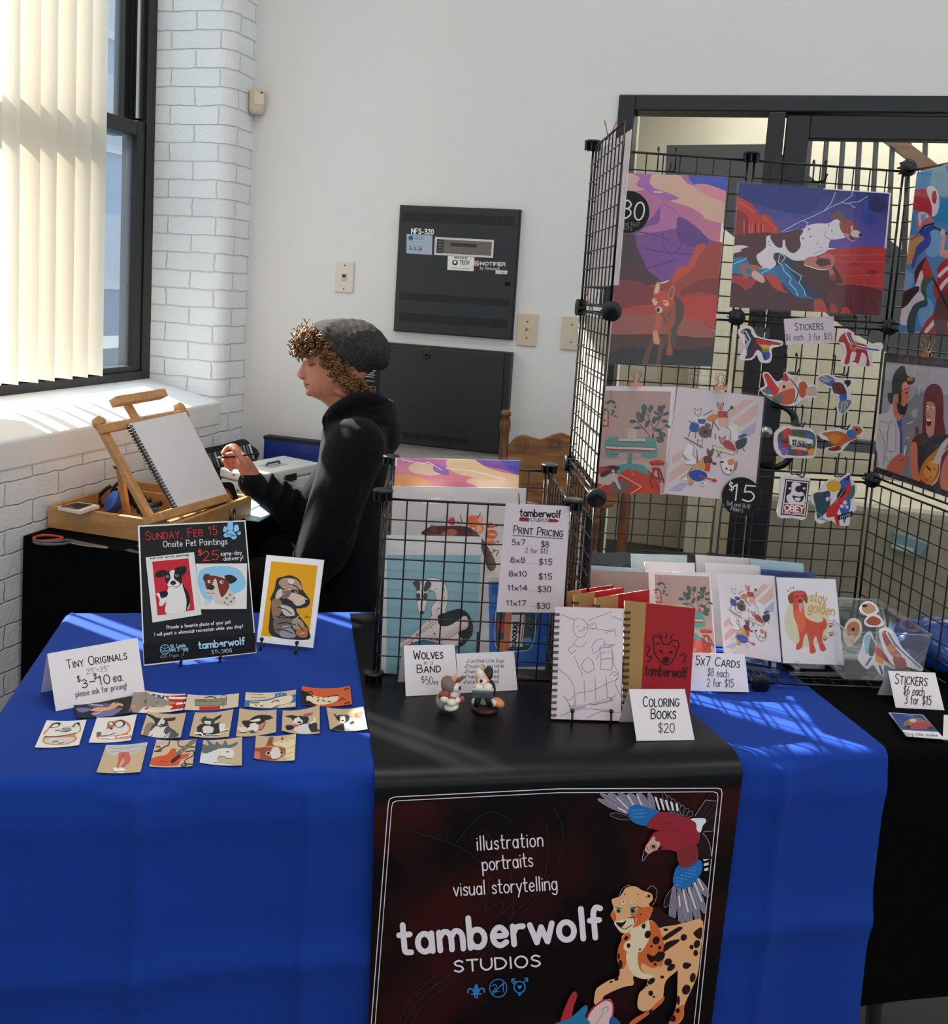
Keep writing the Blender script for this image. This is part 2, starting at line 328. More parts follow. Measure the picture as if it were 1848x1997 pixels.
# ---------------------------------------------------------------- flat artwork: traced in the photo, laid on the sheet it is printed on
EPS = .00002
class Art:
    def __init__(s, plane, gain=1.0): s.pl = plane; s.mb = MB(); s.k = 1; s.gain = gain; s.f = (0, 0, 1.0); s.quad = None; s.bend = None
    def at(s, x0, y0, k): s.f = (x0, y0, k); return s
    def m(s, pts): x0, y0, k = s.f; return [(x0+p[0]/k, y0+p[1]/k) for p in pts]
    def c(s, col):
        v = lin(col); return tuple(min(1, q*s.gain) for q in v)
    def _snap(s, pts):
        """points close to the border of the sheet are pushed over it, then cut off at the border"""
        out = []; q = s.quad
        for x, y in pts:
            for i in range(4):
                (ax, ay), (bx_, by) = q[i], q[(i+1) % 4]; L = math.hypot(bx_-ax, by-ay); nx, ny = (by-ay)/L, -(bx_-ax)/L
                d = (x-ax)*nx+(y-ay)*ny
                if d*s.sg > -s.tol: x += nx*s.sg*s.tol*3; y += ny*s.sg*s.tol*3
            out.append((x, y))
        return out
    def _clip(s, pts):
        q = s.quad
        for i in range(4):
            (ax, ay), (bx_, by) = q[i], q[(i+1) % 4]; L = math.hypot(bx_-ax, by-ay); nx, ny = (by-ay)/L*s.sg, -(bx_-ax)/L*s.sg
            out = []; k = len(pts)
            for j in range(k):
                p0, p1 = pts[j], pts[(j+1) % k]; d0 = (p0[0]-ax)*nx+(p0[1]-ay)*ny; d1 = (p1[0]-ax)*nx+(p1[1]-ay)*ny
                if d0 <= 0: out.append(p0)
                if (d0 < 0 < d1) or (d1 < 0 < d0): t = d0/(d0-d1); out.append((p0[0]+(p1[0]-p0[0])*t, p0[1]+(p1[1]-p0[1])*t))
            pts = out
            if len(pts) < 3: return []
        return pts
    def fill(s, pts, col, sm=False, n=4, same=False):
        pts = s.m(pts)
        if s.quad and sm: pts = s._snap(pts)
        if sm: pts = smooth_curve(pts, True, n)
        if s.quad:
            pts = s._clip(pts)
            if len(pts) < 3: return s
        if not same: s.k += 1
        if same: s.k += .04
        P = [s.pl.hit(x, y, EPS*s.k) for x, y in pts]
        Q = [Vector((x, y, 0)) for x, y in pts]
        t = geometry.tessellate_polygon([Q])
        s.mb.add(P, [tuple(q) for q in t], s.c(col))
        return s
    def ell(s, cx, cy, rx, ry, col, rot=0, n=18, same=False):
        c_, s_ = math.cos(R_(rot)), math.sin(R_(rot))
        return s.fill([(cx+rx*math.cos(a)*c_-ry*math.sin(a)*s_, cy+rx*math.cos(a)*s_+ry*math.sin(a)*c_) for a in [6.28319*i/n for i in range(n)]], col, same=same)
    def line(s, pts, col, w=2., sm=False, n=4, same=False, closed=False, taper=False, raw=False):
        if not raw: pts = s.m(pts); w = w/s.f[2]
        if sm: pts = smooth_curve(pts, closed, n)
        elif closed: pts = list(pts)+[pts[0]]
        if closed and sm: pts = pts+[pts[0]]
        if not same: s.k += 1
        c = s.c(col); N = len(pts)
        for i in range(N-1):
            (x0, y0), (x1, y1) = pts[i], pts[i+1]; dx, dy = x1-x0, y1-y0; L = math.hypot(dx, dy)
            if L < 1e-6: continue
            wa = w*(1-i/N) if taper else w; wb = w*(1-(i+1)/N) if taper else w
            nx, ny = -dy/L/2, dx/L/2
            q = [(x0+nx*wa, y0+ny*wa), (x1+nx*wb, y1+ny*wb), (x1-nx*wb, y1-ny*wb), (x0-nx*wa, y0-ny*wa)]
            s.k += .04; s.mb.add([s.pl.hit(a, b, EPS*s.k) for a, b in q], [(0, 1, 2, 3)], c)
        if w > 1.2 and not taper:
            m = 6 if w < 5 else 10
            for i, (x, y) in enumerate(pts):
                s.k += .04; s.mb.add([s.pl.hit(x+w/2*math.cos(6.28319*j/m), y+w/2*math.sin(6.28319*j/m), EPS*s.k) for j in range(m)], [tuple(range(m))], c)
        return s
    def text(s, t, p0, p1, h, col, w=1.6, gap=.17, small=None, up=None, slant=0.):
        (p0, p1) = s.m([p0, p1]); h = h/s.f[2]; w = w/s.f[2]
        st, wd_ = layout(t, gap, small)
        ex, ey = (p1[0]-p0[0])/wd_, (p1[1]-p0[1])/wd_; L = math.hypot(p1[0]-p0[0], p1[1]-p0[1])
        if up is None: ux, uy = (p1[1]-p0[1])/L*h, -(p1[0]-p0[0])/L*h
        else: ux, uy = up[0]*h, up[1]*h
        ux += slant*h*(p1[0]-p0[0])/L; uy += slant*h*(p1[1]-p0[1])/L
        s.k += 1
        for q in st: s.line([(p0[0]+x*ex+y*ux, p0[1]+x*ey+y*uy) for x, y in q], col, w, same=True, raw=True)
        return s
    def sheet(s, quad, col, thick=.0008, sm=False, edge=None):
        quad = s.m(quad)
        """the body of the sheet: outline in the photo, thickness going away from the viewer"""
        if sm: quad = smooth_curve(quad, True)
        if len(quad) == 4:
            s.quad = list(quad); a2 = sum(quad[i][0]*quad[(i+1) % 4][1]-quad[(i+1) % 4][0]*quad[i][1] for i in range(4)); s.sg = 1 if a2 > 0 else -1
            s.tol = .022*max(abs(quad[1][0]-quad[0][0]), abs(quad[3][1]-quad[0][1])); n = 10; L = lambda a, b, t: (a[0]+(b[0]-a[0])*t, a[1]+(b[1]-a[1])*t)
            quad = [L(quad[0], quad[1], i/n) for i in range(n+1)]+[L(quad[3], quad[2], 1-i/n) for i in range(n+1)]
            P = [s.pl.hit(x, y) for x, y in quad]; k = len(P); d = -s.pl.n*thick; R = []
            for i in range(n): a, b, c_, e_ = i, i+1, k-2-i, k-1-i; R += [(a, b, c_, e_), (k+e_, k+c_, k+b, k+a)]
            s.mb.add(P+[p+d for p in P], R+[(i, (i+1) % k, k+(i+1) % k, k+i) for i in range(k)], s.c(col)); return s
        P = [s.pl.hit(x, y) for x, y in quad]; k = len(P); d = -s.pl.n*thick
        t = geometry.tessellate_polygon([[Vector((x, y, 0)) for x, y in quad]])
        s.mb.add(P+[p+d for p in P], [tuple(q) for q in t]+[tuple(k+i for i in reversed(q)) for q in t]+[(i, (i+1) % k, k+(i+1) % k, k+i) for i in range(k)], s.c(col))
        return s
    def grad(s, quad, c0, c1, same=False):
        """four corners tl, tr, br, bl running from colour c0 (top edge) to c1 (bottom edge)"""
        quad = s.m(quad)
        if not same: s.k += 1
        a, b = s.c(c0), s.c(c1); n = 8
        for i in range(n):
            L = lambda p, q, t: (p[0]+(q[0]-p[0])*t, p[1]+(q[1]-p[1])*t)
            t0, t1 = i/n, (i+1)/n; ca = tuple(a[j]+(b[j]-a[j])*t0 for j in range(3)); cb_ = tuple(a[j]+(b[j]-a[j])*t1 for j in range(3))
            P = [s.pl.hit(*p, EPS*s.k) for p in (L(quad[0], quad[3], t0), L(quad[1], quad[2], t0), L(quad[1], quad[2], t1), L(quad[0], quad[3], t1))]
            s.mb.add(P, [(0, 1, 2, 3)], [ca, ca, cb_, cb_])
        return s
    def lines(s, many, col, w=2., sm=True):
        for i, p in enumerate(many): s.line(p, col, w, sm=sm, same=i > 0)
        return s
    def dots(s, many, col):
        for i, d in enumerate(many): s.ell(d[0], d[1], d[2], d[3] if len(d) > 3 else d[2], col, d[4] if len(d) > 4 else 0, n=12, same=i > 0)
        return s
    def curl(s, amp, axis, p0, p1):
        s.bend = (amp, s.pl.hit(*p0), s.pl.hit(*p1)); return s
    def done(s, name, material=None, parent=None):
        o = s.mb.build(name, material or PAPER, parent)
        if s.bend:   # lift the two ends of the sheet a little
            amp, a, b = s.bend; org = abs_loc(o); a, b = a-org, b-org; d = b-a; L = d.length; d.normalize(); bm = bmesh.new(); bm.from_mesh(o.data)
            for i in range(1, 9): bmesh.ops.bisect_plane(bm, geom=bm.verts[:]+bm.edges[:]+bm.faces[:], plane_co=a+d*(L*i/9), plane_no=d)
            for v in bm.verts: t = (v.co-a).dot(d)/L*2-1; v.co.z += amp*min(t*t, 1.4)
            bm.to_mesh(o.data); bm.free()
        return o
def sleeve_for(pl, quad, parent, name='clear_sleeve', off=.0025, grow=4):
    """clear sleeve in front of and behind a print"""
    cx = sum(q[0] for q in quad)/len(quad); cy = sum(q[1] for q in quad)/len(quad)
    g = [(x+grow*(1 if x > cx else -1), y+grow*(1 if y > cy else -1)) for x, y in quad]
    mb = MB(); P = [pl.hit(x, y, off) for x, y in g]
    mb.add(P, [tuple(range(len(P)))]); return mb.build(name, SLEEVE, parent)
# ================================================================ the setting
def brick_mat():
    m = bpy.data.materials.new('white_painted_brick'); m.use_nodes = True; nt = m.node_tree; b = nt.nodes['Principled BSDF']; N = nt.nodes.new; L = nt.links.new
    tc = N('ShaderNodeTexCoord'); sx = N('ShaderNodeSeparateXYZ'); L(tc.outputs['Object'], sx.inputs[0])
    ad = N('ShaderNodeMath'); L(sx.outputs[0], ad.inputs[0]); L(sx.outputs[1], ad.inputs[1])
    nz = N('ShaderNodeTexNoise'); nz.inputs['Scale'].default_value = 14; nz.inputs['Detail'].default_value = 2; L(tc.outputs['Object'], nz.inputs['Vector'])
    wob = N('ShaderNodeMath'); wob.operation = 'MULTIPLY_ADD'; L(nz.outputs['Fac'], wob.inputs[0]); wob.inputs[1].default_value = .010
    L(sx.outputs[2], wob.inputs[2])
    n2 = N('ShaderNodeTexNoise'); n2.inputs['Scale'].default_value = 30; n2.inputs['Detail'].default_value = 3; L(tc.outputs['Object'], n2.inputs['Vector'])
    wx = N('ShaderNodeMath'); wx.operation = 'MULTIPLY_ADD'; L(n2.outputs['Fac'], wx.inputs[0]); wx.inputs[1].default_value = .016; L(ad.outputs[0], wx.inputs[2])
    w2 = N('ShaderNodeMath'); w2.operation = 'MULTIPLY_ADD'; L(n2.outputs['Fac'], w2.inputs[0]); w2.inputs[1].default_value = .007; L(wob.outputs[0], w2.inputs[2])
    cb = N('ShaderNodeCombineXYZ'); L(wx.outputs[0], cb.inputs[0]); L(w2.outputs[0], cb.inputs[1])
    br = N('ShaderNodeTexBrick'); L(cb.outputs[0], br.inputs['Vector']); br.inputs['Scale'].default_value = 1
    br.inputs['Brick Width'].default_value = .205; br.inputs['Row Height'].default_value = .0665; br.inputs['Mortar Size'].default_value = .0038
    br.inputs['Mortar Smooth'].default_value = .9; br.offset = .5
    br.inputs['Color1'].default_value = (*lin('#e8ebeb'), 1); br.inputs['Color2'].default_value = (*lin('#e2e5e5'), 1); br.inputs['Mortar'].default_value = (*lin('#e0e0dc'), 1)
    L(br.outputs['Color'], b.inputs['Base Color']); b.inputs['Roughness'].default_value = .55
    inv = N('ShaderNodeMath'); inv.operation = 'SUBTRACT'; inv.inputs[0].default_value = 1; L(br.outputs['Fac'], inv.inputs[1])
    g = N('ShaderNodeTexNoise'); g.inputs['Scale'].default_value = 90; g.inputs['Detail'].default_value = 4; L(tc.outputs['Object'], g.inputs['Vector'])
    ma = N('ShaderNodeMath'); ma.operation = 'MULTIPLY_ADD'; L(g.outputs['Fac'], ma.inputs[0]); ma.inputs[1].default_value = .55; L(inv.outputs[0], ma.inputs[2])
    bp = N('ShaderNodeBump'); bp.inputs['Strength'].default_value = .9; bp.inputs['Distance'].default_value = .0045
    L(ma.outputs[0], bp.inputs['Height']); L(bp.outputs[0], b.inputs['Normal']); return m
BRICK = brick_mat()
WALLP = mat('white_wall_paint', '#dedddb', rough=.7, noise_amt=.02, nscale=2, bump=.12, bscale=160)
SILLP = mat('white_sill_paint', '#e3e4e2', rough=.5, noise_amt=.03, nscale=6, bump=.3, bscale=60)
BRONZE = mat('dark_bronze_frame', '#1d1e1f', rough=.38)
BEIGE = mat('beige_corridor_wall', '#c9c1af', rough=.8, noise_amt=.02)
FLOORM = mat('grey_floor', '#2c2a28', rough=.6, noise_amt=.12, nscale=8)
ZT = 4.3
# left wall: solid below the window, pilaster with a rounded nose, wall above and beyond the window
WY0, WY1, WX = -.17, -1.75, -.33
mb = MB(); arc = [(-.05+.05*math.cos(a), -.12-.05*math.sin(a)) for a in [R_(90)*i/6 for i in range(7)]]
plan = [(-.45, 0), (0, 0)]+arc+[(-.45, WY0)]
mb.prism([(x, y, 0) for x, y in plan], (0, 0, ZT))
mb.box((-.45, WY1, 0), (0, WY0, 1.0)); mb.box((-.45, -7, 0), (0, WY1, ZT)); mb.box((-.45, WY1, 3.05), (0, WY0, ZT))
struct(mb.build('wall_left', BRICK, origin=(0, 0, 0)))
mb = MB()   # sloping sill with a plaster nose
mb.hexa([Vector(p) for p in ((.004, WY1, .955), (.004, WY0, .955), (-.36, WY0, .955), (-.36, WY1, .955), (.004, WY1, 1.035), (.004, WY0, 1.042), (-.36, WY0, 1.112), (-.36, WY1, 1.108))])
struct(bevel(mb.build('trim_sill', SILLP), .008, 3))
DX0, DX1, DZ = 1.38, 2.93, 2.2
mb = MB(); mb.box((-.45, 0, 0), (DX0, .16, ZT)); mb.box((DX0, 0, DZ), (DX1, .16, ZT)); mb.box((DX1, 0, 0), (6, .16, ZT))
struct(mb.build('wall_back', WALLP, origin=(0, 0, 0)))
mb = MB(); mb.box((-.45, -7, -.1), (6, 3.2, 0)); struct(mb.build('floor', FLOORM))
mb = MB(); mb.box((-.45, -6.5, ZT), (6, .16, ZT+.1)); struct(mb.build('ceiling', WALLP))
# ---- window
win = thing('window_1', None, None, (WX, -.95, 1.11)); struct(win)
def bx(name, m, parent, *boxes, bev=0.):
    mb = MB()
    for lo, hi in boxes: mb.box(lo, hi)
    o = mb.build(name, m, parent)
    if bev: bevel(o, bev)
    return o
X = WX
bx('outer_frame', BRONZE, win, ((X-.09, -.215, 1.10), (X+.02, -.165, 3.07)), ((X-.09, WY1, 1.10), (X+.02, WY1+.05, 3.07)), ((X-.09, WY1+.05, 1.10), (X+.02, -.215, 1.134)), bev=.004)
bx('brake_track', BRONZE, win, ((X-.07, -.232, 2.06), (X+.005, -.215, 3.07)), ((X-.08, -.24, 2.06), (X-.03, -.232, 3.07)))
bx('silver_track', mat('aluminium', '#c9c9c6', rough=.3, metal=.8), win, ((X-.012, -.243, 2.06), (X-.002, -.233, 3.07)))
bx('lower_sash', BRONZE, win, ((X-.035, -.262, 1.134), (X+.012, -.217, 2.05)), ((X-.035, WY1+.05, 1.995), (X+.012, -.262, 2.045)), ((X-.035, WY1+.05, 1.134), (X+.012, -.262, 1.155)), ((X-.035, WY1+.05, 1.155), (X+.012, WY1+.1, 1.995)), bev=.003)
bx('upper_sash', BRONZE, win, ((X-.085, -.275, 2.0), (X-.04, -.235, 3.07)), ((X-.085, WY1+.05, 1.99), (X-.04, -.275, 2.04)), ((X-.085, WY1+.05, 2.04), (X-.04, WY1+.1, 3.07)), bev=.003)
bx('lower_pane', GLASS, win, ((X-.014, WY1+.1, 1.15), (X-.010, -.258, 2.0)))
bx('upper_pane', GLASS, win, ((X-.064, WY1+.1, 2.03), (X-.060, -.27, 3.05)))
# ---- outside: a plain facade across the street, in shade
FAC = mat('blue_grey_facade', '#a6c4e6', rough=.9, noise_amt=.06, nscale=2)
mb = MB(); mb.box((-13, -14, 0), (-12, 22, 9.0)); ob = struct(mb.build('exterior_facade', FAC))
FW = mat('pale_window', '#c7dcf0', rough=.2); FS = mat('facade_strip', '#e8eef2', rough=.7)
for z in (1.2, 4.2, 6.6):
    for y in range(-10, 21, 3):
        bx('facade_window', FW, ob, ((-12, y, z), (-11.94, y+1.3, z+1.5)))
        bx('facade_ledge', FS, ob, ((-12, y-.1, z-.16), (-11.9, y+1.4, z)))
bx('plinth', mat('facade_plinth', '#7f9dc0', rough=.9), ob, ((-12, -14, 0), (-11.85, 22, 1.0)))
mb = MB(); mb.box((-12, -14, -.4), (-.5, 22, -.3)); struct(mb.build('ground', mat('street_grey', '#6d7c8c', rough=.9, noise_amt=.1)))
# ---- vertical blind
SL = bpy.data.materials.new('translucent_slat'); SL.use_nodes = True; nt = SL.node_tree; nt.nodes.clear()
_o = nt.nodes.new('ShaderNodeOutputMaterial'); _d1 = nt.nodes.new('ShaderNodeBsdfDiffuse'); _t = nt.nodes.new('ShaderNodeBsdfTranslucent'); _mx = nt.nodes.new('ShaderNodeMixShader')
_n = nt.nodes.new('ShaderNodeTexNoise'); _n.inputs['Scale'].default_value = 120; _r = nt.nodes.new('ShaderNodeValToRGB'); nt.links.new(_n.outputs['Fac'], _r.inputs[0])
_r.color_ramp.elements[0].color = (*lin('#d9d4c8'), 1); _r.color_ramp.elements[1].color = (*lin('#e9e6dd'), 1)
nt.links.new(_r.outputs[0], _d1.inputs[0]); _t.inputs[0].default_value = (*lin('#e0cbb0'), 1); _mx.inputs[0].default_value = .3
nt.links.new(_d1.outputs[0], _mx.inputs[1]); nt.links.new(_t.outputs[0], _mx.inputs[2]); nt.links.new(_mx.outputs[0], _o.inputs[0])
BX = -.235
blind = thing('vertical_blind', 'white vertical slat blind hanging over the sash window', 'blind', (BX, -1.1, 1.15))
bx('head_rail', mat('white_rail', '#e6e6e2', rough=.4), blind, ((BX-.03, WY1+.02, 2.97), (BX+.03, -.5, 3.03)))
def slat(yc, ang, w=.089):
    mb = MB(); d = Vector((math.cos(R_(ang)), math.sin(R_(ang)), 0)); n = Vector((-d.y, d.x, 0)); rows = []
    for z in (1.15, 2.97):
        rows.append([Vector((BX, yc, z))+d*(w*(i/6-.5))+n*(.007*(1-(2*i/6-1)**2)) for i in range(7)])
    mb.loft(rows, closed=False, cap=False); return mb.build('slat', SL, blind)
_ys = [-.592-.078*i for i in range(15)]
for i, y in enumerate(_ys): slat(y, (-9, -4, 2, -2, 8, 3)[i] if i < 6 else (-12 if i == 10 else 66+rnd.uniform(-3, 3)))

# ---- door with sidelight, and the corridor seen through it
dr = struct(thing('door_1', None, None, (2.15, .05, 0)))
DB = mat('black_door_paint', '#17181a', rough=.42)
y0, y1 = -.012, .10
bx('door_frame', DB, dr, ((DX0, y0, 0), (1.436, y1, DZ)), ((1.436, y0, 2.148), (DX1, y1, DZ)), ((1.868, y0, 0), (1.922, y1, 2.148)), ((DX1-.055, y0, 0), (DX1, y1, 2.148)), ((1.436, y0+.01, 0), (1.868, y1, .2)), bev=.004)
bx('door_leaf', DB, dr, ((1.926, .0, .01), (2.0, .05, 2.142)), ((2.0, .0, 2.066), (2.80, .05, 2.142)), ((2.80, .0, .01), (2.872, .05, 2.142)), ((2.0, .0, .01), (2.80, .05, .25)), bev=.004)
bx('sidelight_pane', DGLASS, dr, ((1.436, .04, .2), (1.868, .046, 2.148)))
bx('door_pane', DGLASS, dr, ((2.0, .022, .25), (2.80, .028, 2.066)))
mb = MB(); mb.tube(smooth_curve([at_y(1487, 906, 0), at_y(1515, 911, -.05), at_y(1540, 893, -.062), at_y(1551, 850, -.062), at_y(1549, 815, -.06), at_y(1532, 795, -.045), at_y(1508, 790, 0)], n=5), .011, 10)
mb.build('pull_handle', mat('dark_handle', '#2a2826', rough=.25, metal=.6), dr)
c = at_y(1493, 843, 0); Mx = Matrix.Translation(c) @ Matrix.Rotation(R_(90), 4, 'X')
mb = MB(); mb.lathe([(.0, .016), (.012, .016), (.015, .012), (.021, .01), (.022, 0)], Mx, 24); lk = mb.build('lock_cylinder', mat('silver_lock', '#b9b9b4', rough=.3, metal=.8), dr); lk['label'] = 'silver lock cylinder'
mb = MB()
for i in range(2):
    for j in range(3): p = at_y(1462+i*5, 744+j*5, -.0005); mb.box(p-Vector((.002, .0005, .002)), p+Vector((.002, .0, .002)))
mb.build('reader_dots', mat('pale_dots', '#cfcfcf', rough=.5), dr)
bx('push_bar', DB, dr, ((2.03, .06, 1.06), (2.78, .10, 1.10)))
# corridor
mb = MB(); mb.box((.6, 2.6, -.05), (5, 2.7, 3.2)); struct(mb.build('wall_corridor', BEIGE))
mb = MB(); mb.box((.5, .16, 0), (.6, 2.7, 3.2)); struct(mb.build('wall_corridor_left', BEIGE))
mb = MB(); mb.box((5, .16, 0), (5.1, 2.7, 3.2)); struct(mb.build('wall_corridor_right', BEIGE))
mb = MB(); mb.box((.5, .16, 2.9), (5.1, 2.7, 3.0)); struct(mb.build('ceiling_corridor', mat('corridor_ceiling', '#e6e2d8', rough=.8)))
mb = MB(); mb.box((.6, 1.3, 2.46), (1.95, 1.6, 2.9)); struct(mb.build('beam_soffit', BEIGE))
bx('diffuser', mat('lamp_white', '#f5f5f2', rough=.4), tag(thing('ceiling_lamp', 'white strip lamp on the corridor ceiling behind the door glass', 'lamp', (1.75, .8, 2.86)), None), ((1.2, .7, 2.84), (2.5, .85, 2.9)))
STG = mat('grey_stair_paint', '#2f2e2d', rough=.6); SP = Plane((0, 1.15, 0), (0, -1, 0))
st = thing('staircase', 'grey staircase with dark balusters and wooden handrail behind the door glass', 'staircase', at_y(1500, 420, 1.15))
mb = MB(); mb.prism([SP.hit(*q) for q in ((1300, 283), (1500, 281), (1900, 600), (1900, 790), (1640, 632), (1420, 450), (1296, 350))], (0, .12, 0)); mb.build('stringer', STG, st)
for i in range(9):
    x = 1545+i*32; yb = 300+(x-1500)*.8
    mb = MB(); mb.tube([SP.hit(x-8, yb+20), SP.hit(x+4, 255)], .011, 8); mb.build('baluster', STG, st)
mb = MB(); mb.bar(SP.hit(1690, 235), SP.hit(1900, 395), (0, 0, 1), .05, .05); mb.build('handrail', wood('handrail_wood', '#6d4a30', '#80583a'), st)
bx('trim_corridor', mat('pale_post', '#efeadb', rough=.7), None, ((1.25, .9, 0), (1.33, 1.0, 2.42)), ((1.62, 2.5, 0), (1.76, 2.6, 2.42))).update_tag()
for o in COL.objects:
    if o.name.startswith('trim_corridor'): struct(o)
cr = MB(); cr.box((1.9, 1.0, 0), (3.4, 1.7, .72), (.72, .7, .64)); cr = tag(bevel(cr.build('wrapped_crate', mat('cloudy_wrap', '#bdb6a6', rough=.35, noise_amt=.1, nscale=12, bump=.5, bscale=14)), .04, 3), 'low crate in cloudy plastic wrap behind the door glass', 'crate')
p = at_y(1776, 1062, .98)
mb = MB(); q = [at_y(*a, .97) for a in ((1744, 1038), (1808, 1062), (1790, 1088), (1738, 1070))]; mb.prism(q, (0, .03, 0))
pk = tag(mb.build('blue_packet', mat('pale_blue_packet', '#8fb6cc', rough=.4)), 'pale blue packet with a white label on the wrapped crate', 'packet')
mb = MB(); mb.prism([at_y(*a, .968) for a in ((1739, 1057), (1782, 1070), (1778, 1079), (1738, 1068))], (0, .001, 0)); mb.build('packet_label', mat('white_label', '#efefec', rough=.5), pk)
# ================================================================ tables, cloths, wire grids
TA = R_(27.0); TO = Vector((.9, -2.16, 0)); TU = Vector((math.cos(TA), math.sin(TA), 0)); TV = Vector((-math.sin(TA), math.cos(TA), 0)); TZ = .74
def T(u, v, z=TZ): return TO+TU*u+TV*v+Vector((0, 0, z))
TM = Matrix((TU, TV, Vector((0, 0, 1)))).transposed().to_4x4(); TM.translation = TO
STEEL = mat('grey_table_steel', '#55585b', rough=.35, metal=.6)
def folding_table(label, M, L, D, z, lx=None):
    t = thing('folding_table', label, 'table', M @ Vector((L/2, D/2, 0)))
    mb = MB(); mb.box((0, .0, z-.03), (L, D, z-.004), M=M); bevel(mb.build('table_top', mat('grey_laminate', '#9a9a98', rough=.5), t), .006)
    for x in (.18, lx or L-.18):
        for y in (.05, D-.05):
            mb = MB(); mb.tube([M @ Vector((x, y, 0)), M @ Vector((x, y, z-.03))], .014, 10); mb.build('leg', STEEL, t)
    return t
folding_table('long folding table under the blue and black cloths', TM @ Matrix.Translation((-.09, .012, 0)), 2.0, .70, TZ, 1.61)
def cloth_mat(name, col, sheen=.03, rough=.85, amt=.05):
    return mat(name, col, rough=rough, spec=.2, noise_amt=amt, nscale=9, bump=.25, bscale=900, sheen=sheen)
def drape(name, m, u0, u1, v0, v1, ztop, zbot, nu=60, creases=(), hcreases=(), left=False, off=.0, wave=.004, right=False):
    """cloth over the table: top, rounded front edge, front drop (and a drop over the left end)"""
    prof = [(v1, ztop)]; k = 14
    for i in range(1, k): prof.append((v1+(v0+.02-v1)*i/k, ztop))
    for i in range(7): a = R_(90)*i/6; prof.append((v0+.02-.02*math.sin(a), ztop-.02+.02*math.cos(a)))
    n = 44
    for i in range(1, n+1): prof.append((v0, ztop-.02+(zbot-ztop+.02)*i/n))
    us = [u0+(u1-u0)*i/nu for i in range(nu+1)]; vs = []
    for (v, z) in prof:
        for u in us:
            d = 0; zz = z
            if z < ztop-.019:
                t = min(1, (ztop-.02-z)/.3); d = wave*t*(math.sin(u*9+1)+.6*math.sin(u*23+z*4))
                for c, h in creases: d += h*(max(0, 1-abs(u-c)/.10)**2+.35*max(0, 1-abs(u-c)/.012))
                for c, h in hcreases: d += h*max(0, 1-abs(z-c)/.07)**2
                d += .012*t*noise.noise(Vector((u*3, z*2, 5)))
            else:
                for c, h in creases: zz += .06*abs(h)*max(0, 1-abs(u-c)/.02)
                zz += .0012*abs(noise.noise(Vector((u*6, v*6, 1))))
            vs.append(T(u, v-off-max(d, -off*.6), zz))
    fs = []; w = nu+1
    for i in range(len(prof)-1):
        for j in range(nu): fs.append((i*w+j, (i+1)*w+j, (i+1)*w+j+1, i*w+j+1))
    mb = MB(); mb.add(vs, fs, smooth=True)
    for side, on in ((0, left), (nu, right)):
        if not on: continue
        u = us[side]; rows = []; sg = -1 if side == 0 else 1
        for i in range(15):
            v = v0+.02+(v1-v0-.02)*i/14; r = [T(u, v, ztop)]
            for j in range(1, 6): a = R_(90)*j/5; r.append(T(u+sg*.02*math.sin(a), v, ztop-.02+.02*math.cos(a)))
            for j in range(1, 12): r.append(T(u+sg*(.02+.01*math.sin(v*14)*j/12), v, ztop-.02+(zbot-ztop+.02)*j/11))
            rows.append(r)
        mb.loft(rows, closed=False, cap=False)
    return mb.build(name, m)
BLUE = cloth_mat('royal_blue_cloth', '#153e9c'); BLACKC = mat('black_cloth', '#060607', rough=.95, spec=.08, noise_amt=.15, bump=.2, bscale=900)
tag(drape('tablecloth', BLACKC, .95, 1.93, .0, .735, .7415, .244, off=.002), 'black tablecloth under the right end of the blue cloth', 'tablecloth')
tag(drape('tablecloth', BLUE, -.10, 1.432, .0, .725, .7435, .04, nu=190, creases=((.155, .019), (.412, .016), (1.225, .014)), hcreases=((.672, .008), (.42, .013)), left=True, off=.006),
    'royal blue tablecloth hanging over the front of the table', 'tablecloth')
# ---- vinyl banner laid over table and front
VIN = bpy.data.materials.new('black_vinyl_print'); VIN.use_nodes = True; nt = VIN.node_tree; b = nt.nodes['Principled BSDF']; N = nt.nodes.new; L = nt.links.new
tc = N('ShaderNodeTexCoord'); sp = N('ShaderNodeSeparateXYZ'); L(tc.outputs['Object'], sp.inputs[0])
nz = N('ShaderNodeTexNoise'); nz.inputs['Scale'].default_value = 4.; nz.inputs['Detail'].default_value = 4; L(tc.outputs['Object'], nz.inputs['Vector'])
rp = N('ShaderNodeValToRGB'); rp.color_ramp.elements[0].position = .45; rp.color_ramp.elements[0].color = (*lin('#130b0e'), 1); rp.color_ramp.elements[1].position = .75; rp.color_ramp.elements[1].color = (*lin('#4a1612'), 1)
L(nz.outputs['Fac'], rp.inputs[0])
gz = N('ShaderNodeMapRange'); L(sp.outputs[2], gz.inputs[0]); gz.inputs[1].default_value = .70; gz.inputs[2].default_value = .688
bx_ = N('ShaderNodeMixRGB'); bx_.inputs[1].default_value = (*lin('#0c0c0d'), 1); L(gz.outputs[0], bx_.inputs[0]); L(rp.outputs[0], bx_.inputs[2])
L(bx_.outputs[0], b.inputs['Base Color']); b.inputs['Roughness'].default_value = .36; b.inputs['Specular IOR Level'].default_value = .3
wv = N('ShaderNodeTexNoise'); wv.inputs['Scale'].default_value = 700; L(tc.outputs['Object'], wv.inputs['Vector']); bp = N('ShaderNodeBump'); bp.inputs['Strength'].default_value = .1; bp.inputs['Distance'].default_value = .001
L(wv.outputs['Fac'], bp.inputs['Height']); L(bp.outputs[0], b.inputs['Normal'])
